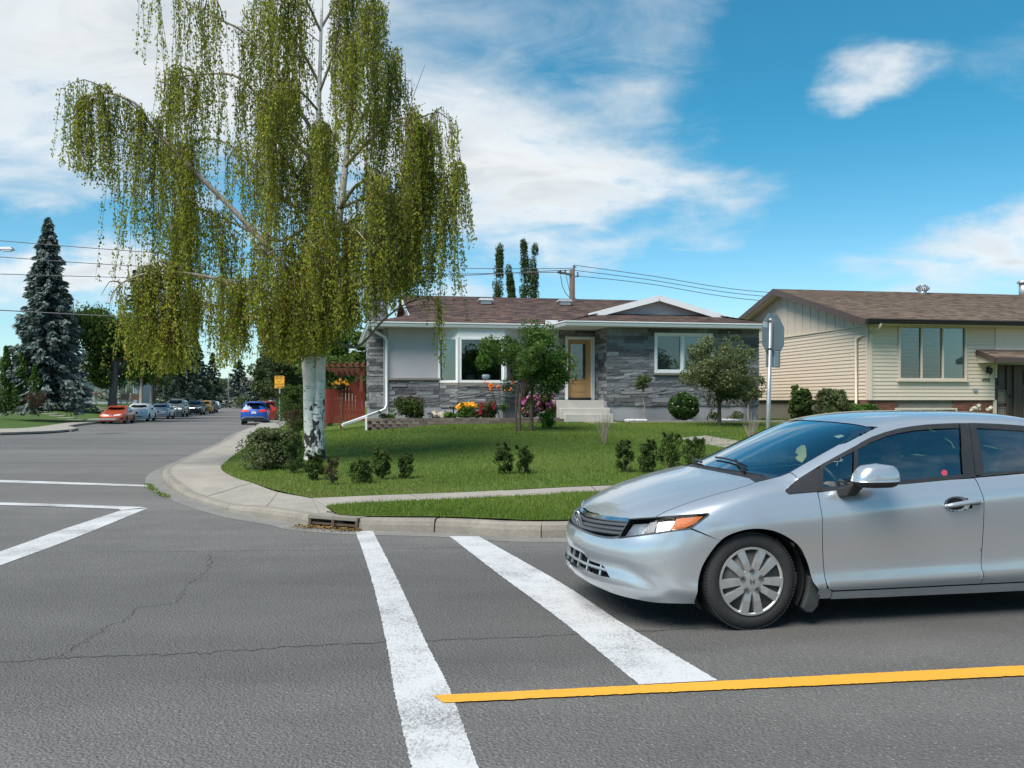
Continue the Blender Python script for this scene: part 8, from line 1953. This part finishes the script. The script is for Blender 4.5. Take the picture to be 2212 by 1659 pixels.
for k in range(9): mb.box((.075, -.0075, -.09+.022*k), (.014, .002, .016)); mb.box((.05, -.0075, -.085+.021*k), (.010, .002, .014))
mb.build('print', 'sign_black', pl3)['kind'] = 'stuff'
# --- utility pole and wires behind the bungalow
Yu = 58; ux = (1236-CX)/FPX*Yu; uz1 = CH-(582-HY)/FPX*Yu
up = thing('utility_pole', 'brown wooden utility pole with insulators behind the bungalow', 'utility pole', (ux, Yu, .5)); hU = uz1-.5
mb = MB(); mb.tube([(0, 0, -.5), (0, 0, hU)], [.22, .17], 12); mb.build('pole', 'bark_brown', up, smooth=True)
pmat('insulator', (.18, .10, .08), .3, var=.2); pmat('wire_grey', (.10, .10, .11), .6, var=.1)
def insul(x, z, nm='insulator', ax='Z', r=.07, n=3):
    mb = MB(); prof = []
    for k in range(n): prof += [(r*.5, k*.09), (r, k*.09+.03), (r, k*.09+.05), (r*.5, k*.09+.07)]
    mb.lathe(prof, 10, (x, -.02, z), ax); mb.build(nm, 'insulator', up, smooth=True)
insul(.1, hU+.02); insul(.35, hU-.42); insul(-.45, hU-.30, 'cutout_fuse'); insul(-.75, hU-.32, 'cutout_fuse')
mb = MB(); mb.bar((-.95, -.1, hU-.18), (.05, -.1, hU-.38), .13, .13); mb.bar((0, -.1, hU-.45), (.42, -.1, hU-.48), .06, .06); mb.build('bracket', 'steel_dark', up)
mb = MB(); mb.tube([(-.75, -.05, hU-.4), (-.65, -.05, hU-1.0), (-.45, -.05, hU-1.5), (0, -.05, hU-2.0), (.5, -.05, hU-2.4), (.4, -.05, hU-3.0)], .025, 5); mb.tube([(-.4, -.05, hU-.4), (-.15, -.05, hU-1.5), (.45, -.05, hU-2.1), (.5, -.05, hU-2.5)], .02, 5); mb.build('drop_cable', 'wire_grey', up)
def wire(pts, lab, r=.022):
    Q = smooth_line([np.array(p) for p in pts], 10); mb = MB(); mb.tube([tuple(q) for q in Q], r, 5); o = mb.build('power_line', 'wire_grey', None, smooth=True, fix=False); tag(o, lab, 'wire')
def wpx(px, py): Y = 50+8*(px+50)/1286 if px < 1236 else 58+(px-1236)/400*4; return at(px, py, Y)
wire([wpx(-60, 515), wpx(0, 520), wpx(340, 546), wpx(860, 576), wpx(1212, 580), (ux+.1, Yu, uz1+.28)], 'highest power line running left from the utility pole')
wire([wpx(-60, 550), wpx(0, 555), wpx(345, 577), wpx(860, 592), (ux-.95, Yu-.1, uz1-.2)], 'second power line running left from the utility pole')
wire([wpx(-60, 590), wpx(0, 592), wpx(380, 601), wpx(860, 600), (ux-.2, Yu-.1, uz1-.05)], 'third power line running left from the utility pole')
wire([wpx(-60, 665), wpx(0, 670), wpx(340, 688), wpx(860, 712), (ux, Yu, uz1-4.2)], 'lowest thick cable strung below the power lines', .03)
for (y0_, y1_, y2_, zz_, dx_, lab) in ((581, 597, 617, .28, .1, 'highest power line running right from the utility pole'), (589, 606, 626, -.05, .1, 'middle power line running right from the utility pole'), (598, 615, 636, -.42, .4, 'lowest power line running right from the utility pole')):
    wire([(ux+dx_, Yu, uz1+zz_), wpx(1400, y1_-2), wpx(1640, y2_+13), wpx(2000, y2_+30)], lab)
# --- street lamps
def lamp(px, py_top, py_base, Y, lab, arm=1.2, dirx=-1, r=.07):
    x = (px-CX)/FPX*Y; z0 = CH-(py_base-HY)/FPX*Y; z1 = CH-(py_top-HY)/FPX*Y; o = thing('street_lamp', lab, 'street lamp', (x, Y, z0)); h = z1-z0
    mb = MB(); mb.tube([(0, 0, -.1), (0, 0, h)], [r*1.3, r*.8], 10); mb.build('pole', 'galvanised', o, smooth=True)
    mb = MB(); mb.tube([(0, 0, h-.05), (dirx*arm*.4, 0, h+.25), (dirx*arm, 0, h+.32)], r*.5, 6); mb.build('arm', 'galvanised', o, smooth=True)
    mb = MB(); mb.box((dirx*(arm+.25), 0, h+.30), (.75, .26, .14), taper=.7); hd = mb.build('lamp_head', 'sign_back', o, bevel=.03); mb = MB(); mb.box((dirx*(arm+.3), 0, h+.21), (.4, .2, .06)); mb.build('lens', 'lamp_white', hd); return o
lamp(403, 742, 878, 118, 'slim pale street lamp rising behind the dark parked vehicle', 1.6, 1)
lamp(493.5, 770, 878, 150, 'slim pale street lamp at the far bend beside the broad spruce', 1.6, -1)
lamp(-46, 552, 941, 39.8, 'street lamp at the far left corner, its head reaching over the road', .95, 1, .08)

# --- planting on the lawn
PR = 'one of the pair of small hedge bushes standing together in mid lawn'
for px, py, w_, h_, lab in ((683, 1037, 42, 54, 'dark hedge bush at the foot of the birch trunk'), (779, 1044, 46, 46, 'low squat hedge bush between the brownish bush and a taller one'), (825, 1036, 40, 64, 'taller hedge bush next to the low squat one'), (876, 1034, 34, 52, 'narrow hedge bush ending the short row that starts at the birch'),
                            (1088, 1024, 40, 64, PR), (1132, 1024, 40, 58, PR), (1349, 1020, 38, 66, 'hedge bush farthest from the path in the row of four'), (1400, 1020, 46, 68, 'second hedge bush in the row of four before the garden path'), (1449, 1020, 52, 82, 'tallest hedge bush in the row of four before the garden path'), (1503, 1012, 54, 62, 'hedge bush nearest the path in the row of four')):
    lbush(px, py, w_, h_, 'hedge_leaf', 34, 75, .034, 8, .35, 'pair of hedge bushes in mid lawn' if lab == PR else None, lab=lab, name='hedge_bush', cat='bush')
lbush(718, 1047, 34, 54, 'bronze_leaf', 16, 40, .03, 16, .5, None, lab='sparse brownish hedge bush beside the birch', name='hedge_bush', cat='bush')
lbush(590, 1012, 118, 78, 'grey_leaf', 70, 130, .055, 20, .6, None, lab='wide spreading shrub on the lawn left of the birch')
lbush(632, 1022, 46, 78, 'hedge_leaf', 26, 80, .036, 8, .5, None, lab='narrow shrub between the spreading shrub and the birch')
lbush(645, 965, 34, 62, 'hedge_leaf', 26, 70, .036, 8, .4, None, lab='upright shrub just behind the birch trunk')
lbush(650, 924, 100, 84, 'hedge_leaf', 90, 140, .075, 20, .4, None, lab='large rounded shrub behind the birch trunk')
lbush(712, 920, 60, 88, 'hedge_leaf', 55, 120, .075, 12, .5, None, lab='large shrub between the birch and the red gate')
lbush(635, 932, 50, 46, 'bronze_leaf', 24, 70, .045, 12, .4, None, lab='bronze-tinged shrub below the large rounded shrub')
lbush(1183, 924, 36, 35, 'lime_leaf', 26, 80, .045, 6, .15, None, lab='small bright lime-green shrub at the foot of the steps', name='lime_shrub')
def hpt(px, py, v): u = H1.u(px, v); w_ = H1.w(u, v); return (w_[0], w_[1], CH-(py-HY)/FPX*w_[1])
def hbush(px, py, wpx, hpx, v, mat, lab, name='shrub', n=36, per=90, size=.075, spiky=.2, cat='shrub', twigs=8):
    p = hpt(px, py, v); s_ = p[1]/FPX; return bush(name, lab, cat, p, wpx*s_, hpx*s_, mat, n, per, size, twigs, spiky)
# clipped round bush by the wing
p = hpt(1477, 907, -2.2); s_ = p[1]/FPX; o = thing('round_bush', 'clipped round dark green bush against the stone wing', 'bush', p); n = 120; d = rand_dirs(n); cs = d*np.array((30*s_, 30*s_, 27*s_))*.88+np.array((0, 0, 30*s_)); cluster_leaves('foliage', o, cs, .12, 70, .075, 'box_leaf', zmin=0); mb = MB(); mb.tube([(0, 0, -.05), (0, 0, .5)], .04, 6); [mb.tube([(0, 0, .2), tuple(c*.8)], .012, 4) for c in cs[:20]]; mb.build('stems', 'twig_brown', o)
hbush(1590, 908, 34, 16, -2.25, 'grey_leaf', 'low spreading juniper by the wing wall', 'juniper', 20, 60, .04)
hbush(1546, 908, 24, 16, -2.2, 'hedge_leaf', 'low leafy plant behind the apple tree trunk', 'garden_plant', 12, 50, .045)
p = hpt(1533, 908, -2.0); o = thing('climbing_plant', 'slender climbing plant against the foundation of the wing', 'plant', p); cs = np.column_stack([np.linspace(-.1, .45, 12), np.full(12, .0), np.linspace(.05, .95, 12)]); cluster_leaves('foliage', o, cs, .06, 14, .06, 'grey_leaf'); mb = MB(); mb.tube([tuple(c) for c in cs], .01, 4); mb.build('stem', 'twig_brown', o)
# small trees
def small_tree(name, lab, base, crown, mat, n, per, size, stems, barks, v=None, group=None):
    """base: pixel of the foot; crown: pixel box (x0, x1, y0, y1)"""
    p = on_lawn(*base) if v is None else hpt(*base, v); s_ = p[1]/FPX; o = thing(name, lab, 'tree', p, 0, group); x0, x1, y0, y1 = crown
    c = np.array((((x0+x1)/2-base[0])*s_, 0, (base[1]-(y0+y1)/2)*s_)); w_, h_ = (x1-x0)*s_, (y1-y0)*s_
    cs = lobed(n, c, np.array((w_/2, w_/2*.85, h_/2)), 10 if n > 60 else 5, .42); cluster_leaves('foliage', o, cs, w_*.10*rng.uniform(.6, 1.3, n), per, size, mat, squash=.85, droop=.2)
    for k, (dx_, r_) in enumerate(stems):
        mb = MB(); q = np.array((dx_*s_, 0, 0)); top = c+np.array((dx_*s_*.3+w_*.05*(k-1), 0, h_*.2)); mb.tube([(q[0], q[1], -.06), tuple(q*1.0+np.array((0, 0, top[2]*.35))), tuple(q*.5+top*.5+np.array((0, .0, 0))), tuple(top)], [r_*1.2, r_, r_*.7, r_*.2], 9, cap=False); mb.build('trunk', barks, o, smooth=True)
    mb = MB()
    for q in cs[rng.integers(0, n, 26)]: mb.tube([(c[0]*.4, 0, c[2]-h_*.5), tuple(c*.5+q*.5-np.array((0, 0, h_*.12))), tuple(q)], [.016, .010, .004], 5, cap=False)
    mb.build('limbs', barks, o, fix=False); return o
small_tree('rowan_tree', 'small multi-stemmed tree standing on the lawn in front of the bay window', (1126, 931), (1040, 1232, 705, 862), 'rowan_leaf', 120, 130, .085, [(-11, .025), (-3, .035), (22, .05)], 'bark_brown')
small_tree('apple_tree', 'small grey-green apple tree on the lawn in front of the wing window', (1554, 919), (1460, 1650, 738, 872), 'grey_leaf', 130, 130, .08, [(0, .055)], 'bark_brown')
small_tree('standard_shrub', 'thin standard shrub with a small round head by the stone wing', (1392, 907), (1364, 1414, 805, 846), 'grey_leaf', 40, 80, .055, [(0, .018)], 'birch_limb', -2.3)
small_tree('young_tree', 'slender young tree with pale trunk at the corner of the wing', (1616, 907), (1590, 1650, 800, 872), 'grey_leaf', 40, 80, .07, [(0, .025)], 'birch_limb', -2.0)
for px, py, h_, lab in ((1306, 960, 74, 'leafless twiggy shrub on the lawn beside the garden path'), (1622, 958, 78, 'leafless twiggy shrub on the lawn near the stop sign post')):
    p = on_lawn(px, py); s_ = p[1]/FPX; o = thing('bare_shrub', lab, 'shrub', p); mb = MB()
    for k in range(34):
        a = rng.uniform(0, 6.28); r_ = rng.uniform(.02, .28); hh = h_*s_*rng.uniform(.5, 1); mb.tube([(0, 0, -.03), (r_*.35*math.cos(a), r_*.35*math.sin(a), hh*.4), (r_*math.cos(a), r_*math.sin(a), hh)], [.008, .005, .002], 4, cap=False)
    mb.build('twigs', 'birch_limb', o, fix=False)
# flower bed below the bay window
ZP = lambda x, y: Z3(x, y)
def fbed(x0, x1, y0, y1, v, mat, lab, name, petals=None, np_=0, psize=.05, top=.5, n=30, per=80, size=.075, spiky=.2):
    px, py = ZP((x0+x1)/2, y1); w_, h_ = (x1-x0)*.22322, (y1-y0)*.22322; o = hbush(px, py, w_, h_, v, mat, lab, name, n, per, size, spiky, 'flowers' if petals else 'plant'); s_ = o.location.y/FPX
    if petals:
        m = np_; cs = np.column_stack([rng.uniform(-.48, .48, m)*w_*s_, rng.uniform(-.4, .4, m)*w_*s_*.6-.05, h_*s_*rng.uniform(top, 1.05, m)]); cluster_leaves('petals', o, cs, psize*.8, 12, psize, petals, aspect=.8)
    return o
fbed(495, 785, 1150, 1342, -1.2, 'hedge_leaf', 'dark salvia clump with purple spikes in the flower bed', 'salvia', 'petal_purple', 0, n=44)
o = bpy.data.objects['salvia']; s_ = o.location.y/FPX; m = 90; bx1 = rng.uniform(-.3, .42, m)*290*.22322*s_; by1 = rng.uniform(-.25, .25, m); hh = rng.uniform(.75, 1.12, m)*44*s_
pts = []; 
for k in range(m):
    t = np.linspace(.55, 1, 9); pts.append(np.column_stack([bx1[k]*(.6+.5*t), by1[k]*np.ones(9), hh[k]*t]))
pts = np.vstack(pts)+rng.normal(0, .01, (m*9, 3)); leaf_mesh('spikes', pts, rand_dirs(len(pts)), np.tile([0, 0, 1.], (len(pts), 1)), .06, .03, 'petal_purple', None, o)
fbed(1115, 1280, 1215, 1335, -1.45, 'rowan_leaf', 'yellow-orange lilies blooming in the flower bed', 'yellow_lily', 'petal_yellow', 34, .10, .75)
fbed(1262, 1332, 1285, 1338, -1.55, 'hedge_leaf', 'low red flowers beside the yellow lilies', 'red_flowers', 'petal_red', 22, .05, .5, 10)
fbed(1325, 1480, 1195, 1338, -1.2, 'grey_leaf', 'dusty plants with dark red flowers behind the red ones', 'dusty_flowers', 'petal_red', 44, .045, .35)
fbed(1715, 1900, 1140, 1335, -1.3, 'hedge_leaf', 'bush of large pink roses left of the steps', 'pink_rose', 'petal_pink', 40, .10, .3)
fbed(1880, 2045, 1120, 1330, -1.05, 'hedge_leaf', 'pink hollyhocks beside the front steps', 'pink_hollyhock', 'petal_pink', 30, .075, .4)
fbed(975, 1097, 1292, 1342, -1.5, 'lime_leaf', 'low green mound plant at the edge of the flower bed', 'mound_plant', n=16)
fbed(360, 430, 1310, 1345, -1.5, 'hedge_leaf', 'tiny purple ground flowers at the left end of the bed', 'purple_flowers', 'petal_purple', 16, .04, .5, 8)
fbed(425, 500, 1312, 1345, -1.5, 'lime_leaf', 'small light green plant beside the salvia', 'mound_plant', n=10)
for (x0, x1, y0, y1, lab) in ((1470, 1640, 1130, 1338, 'clump of long strap-like daylily leaves in the bed'),):
    px, py = ZP((x0+x1)/2, y1); p = hpt(px, py, -1.35); s_ = p[1]/FPX; o = thing('daylily', lab, 'plant', p); V = []; F = []
    for k in range(110):
        a = rng.uniform(0, 6.28); L_ = rng.uniform(.5, .85)*(y1-y0)*.22322*s_*1.15; r_ = rng.uniform(.1, .5)*L_; i0 = len(V); sd_ = np.array((-math.sin(a), math.cos(a), 0))*.012
        for t in np.linspace(0, 1, 5):
            c = np.array((math.cos(a)*r_*t*t, math.sin(a)*r_*t*t, L_*(1.2*t-.45*t**3))); V += [tuple(c-sd_*(1-t*.9)), tuple(c+sd_*(1-t*.9))]
        for j in range(4): F.append((i0+2*j, i0+2*j+1, i0+2*j+3, i0+2*j+2))
    obj('strap_leaves', V, F, 'lime_leaf', o)
    cs = np.column_stack([rng.uniform(-.75, .3, 9), rng.uniform(-.2, .1, 9), rng.uniform(.75, 1.2, 9)]); cluster_leaves('petals', o, cs, .05, 10, .085, 'petal_orange', aspect=.7)
    mb = MB(); [mb.tube([(c[0]*.3, c[1]*.3, 0), tuple(c)], .006, 4) for c in cs]; mb.build('stalks', 'rowan_leaf', o)
# bed lamps, rocks
for (x, y0, y1, lab) in ((842, 1285, 1338, 'small black solar lamp standing in the flower bed'), (350, 1270, 1340, 'small black lantern on a stake by the downpipe')):
    px, py = ZP(x, y1); p = hpt(px, py, -1.55); hh = (y1-y0)*.22322*p[1]/FPX; o = thing('garden_lamp', lab, 'garden lamp', p); mb = MB(); mb.lathe([(.015, -.1), (.015, hh*.4)], 8); mb.build('stake', 'dark_paint', o); mb = MB(); mb.lathe([(.06, hh*.35), (.075, hh*.6), (.07, hh*.68)], 10); mb.build('lens', 'lamp_white', o); mb = MB(); mb.lathe([(.11, hh*.68), (.10, hh*.74), (.05, hh*.86), (.02, hh)], 12); mb.build('cap', 'dark_paint', o, smooth=True)
px, py = ZP(1070, 1320); p = hpt(px, py, -.95); o = thing('garden_lamp', 'dark mushroom-shaped garden lamp below the bay window', 'garden lamp', p); mb = MB(); mb.lathe([(.02, -.05), (.02, .30)], 8); mb.build('stake', 'dark_paint', o); mb = MB(); mb.lathe([(.17, .27), (.13, .33), (.05, .37)], 14); mb.build('cap', 'steel_dark', o, smooth=True)
pmat('pale_rock', (.38, .33, .27), .85, var=.25, scale=6, bump=.01)
for x, y, r_, lab in ((888, 1330, .12, 'pale upright rock in the flower bed beside the solar lamp'), (925, 1336, .10, 'pale rounded rock between two others in the flower bed'), (960, 1334, .11, 'pale pointed rock beside the green mound plant')):
    px, py = ZP(x, y); p = hpt(px, py, -1.5); bm = bmesh.new(); bmesh.ops.create_icosphere(bm, subdivisions=2, radius=r_)
    for v in bm.verts: v.co *= 1+random.uniform(-.22, .25); v.co.z *= 1.15
    me = bpy.data.meshes.new('rock'); bm.to_mesh(me); bm.free(); me.materials.append(MATS['pale_rock']); o = bpy.data.objects.new('rock', me); link(o); o.location = (p[0], p[1], p[2]+r_*.6); tag(o, lab, 'rock')
# white pebbles and black sheeting along the wing
peb = []
for (xa, xb) in ((890, 1100), (1830, 2000), (1490, 1540)):
    for k in range(260 if xb-xa > 100 else 60):
        px, py = Z4(rng.uniform(xa, xb), 1352+rng.normal()*3); q = hpt(px, py, -2.25+rng.normal()*.12); peb.append((q[0], q[1], float(lawn_z(q[0], q[1]))+.05+rng.random()*.04))
mb = MB()
for q in peb: mb.box(q, (.05, .04, .035), rng.random()*3)
o = mb.build('white_pebbles', 'white_trim', None); tag(o, 'white decorative pebbles strewn along the stone wing', 'pebbles', kind='stuff')
# plants in front of the beige house
def h2pt(px, py, v): u = H2.u(px, v); w_ = H2.w(u, v); return (w_[0], w_[1], CH-(py-HY)/FPX*w_[1])
for px, py, w_, h_, mat, v, lab in ((1731, 912, 48, 74, 'hedge_leaf', -.5, 'tall leafy shrub by the corner of the beige house'), (1797, 910, 66, 66, 'grey_leaf', -.8, 'bushy grey-green shrub by the downpipe of the beige house'), (1863, 905, 64, 26, 'rowan_leaf', -.9, 'low green shrub below the brick base of the beige house')):
    p = h2pt(px, py, v); s_ = p[1]/FPX; bush('shrub', lab, 'shrub', p, w_*s_, h_*s_, mat, 50, 120, .085, 12, .4)
p = h2pt(2108, 915, -1.0); o = thing('white_rose', 'rose with white blooms in front of the brown double door', 'flowers', p); cs = np.array([(-.05, 0, .55), (.06, -.05, .62), (.12, .05, .50), (.42, 0, .48), (.50, 0, .53), (-.12, .05, .48)]); cluster_leaves('petals', o, cs, .06, 22, .07, 'petal_white', aspect=.8); mb = MB(); [mb.tube([(c[0]*.5, 0, 0), tuple(c)], .008, 4) for c in cs]; mb.build('stems', 'twig_brown', o); cluster_leaves('leaves', o, cs*np.array((1, 1, .55)), .12, 16, .05, 'hedge_leaf')
# house plants inside the bay window
pmat('pot_blue', (.20, .26, .32), .3, var=.3, scale=20)
for x, lab, w_ in ((1230, 'patterned pot with a small plant inside the bay window', .17), (1375, 'wide blue bowl inside the bay window', .25)):
    px, py = ZP(x, 985); p = hpt(px, py, vB+.25); o = thing('window_pot', lab, 'pot', (p[0], p[1], p[2])); mb = MB(); mb.lathe([(w_*.65, 0), (w_, .10), (w_, .2), (w_*.92, .22)], 16); mb.build('pot', 'pot_blue', o, smooth=True)
    if x < 1300: mb = MB(); mb.tube([(0, 0, .2), (.02, 0, .5), (-.02, 0, .75)], .012, 5); mb.build('stem', 'birch_limb', o); cluster_leaves('foliage', o, np.array([(-.05, 0, .75), (.1, 0, .7), (0, 0, .9)]), .12, 24, .07, 'grey_leaf')
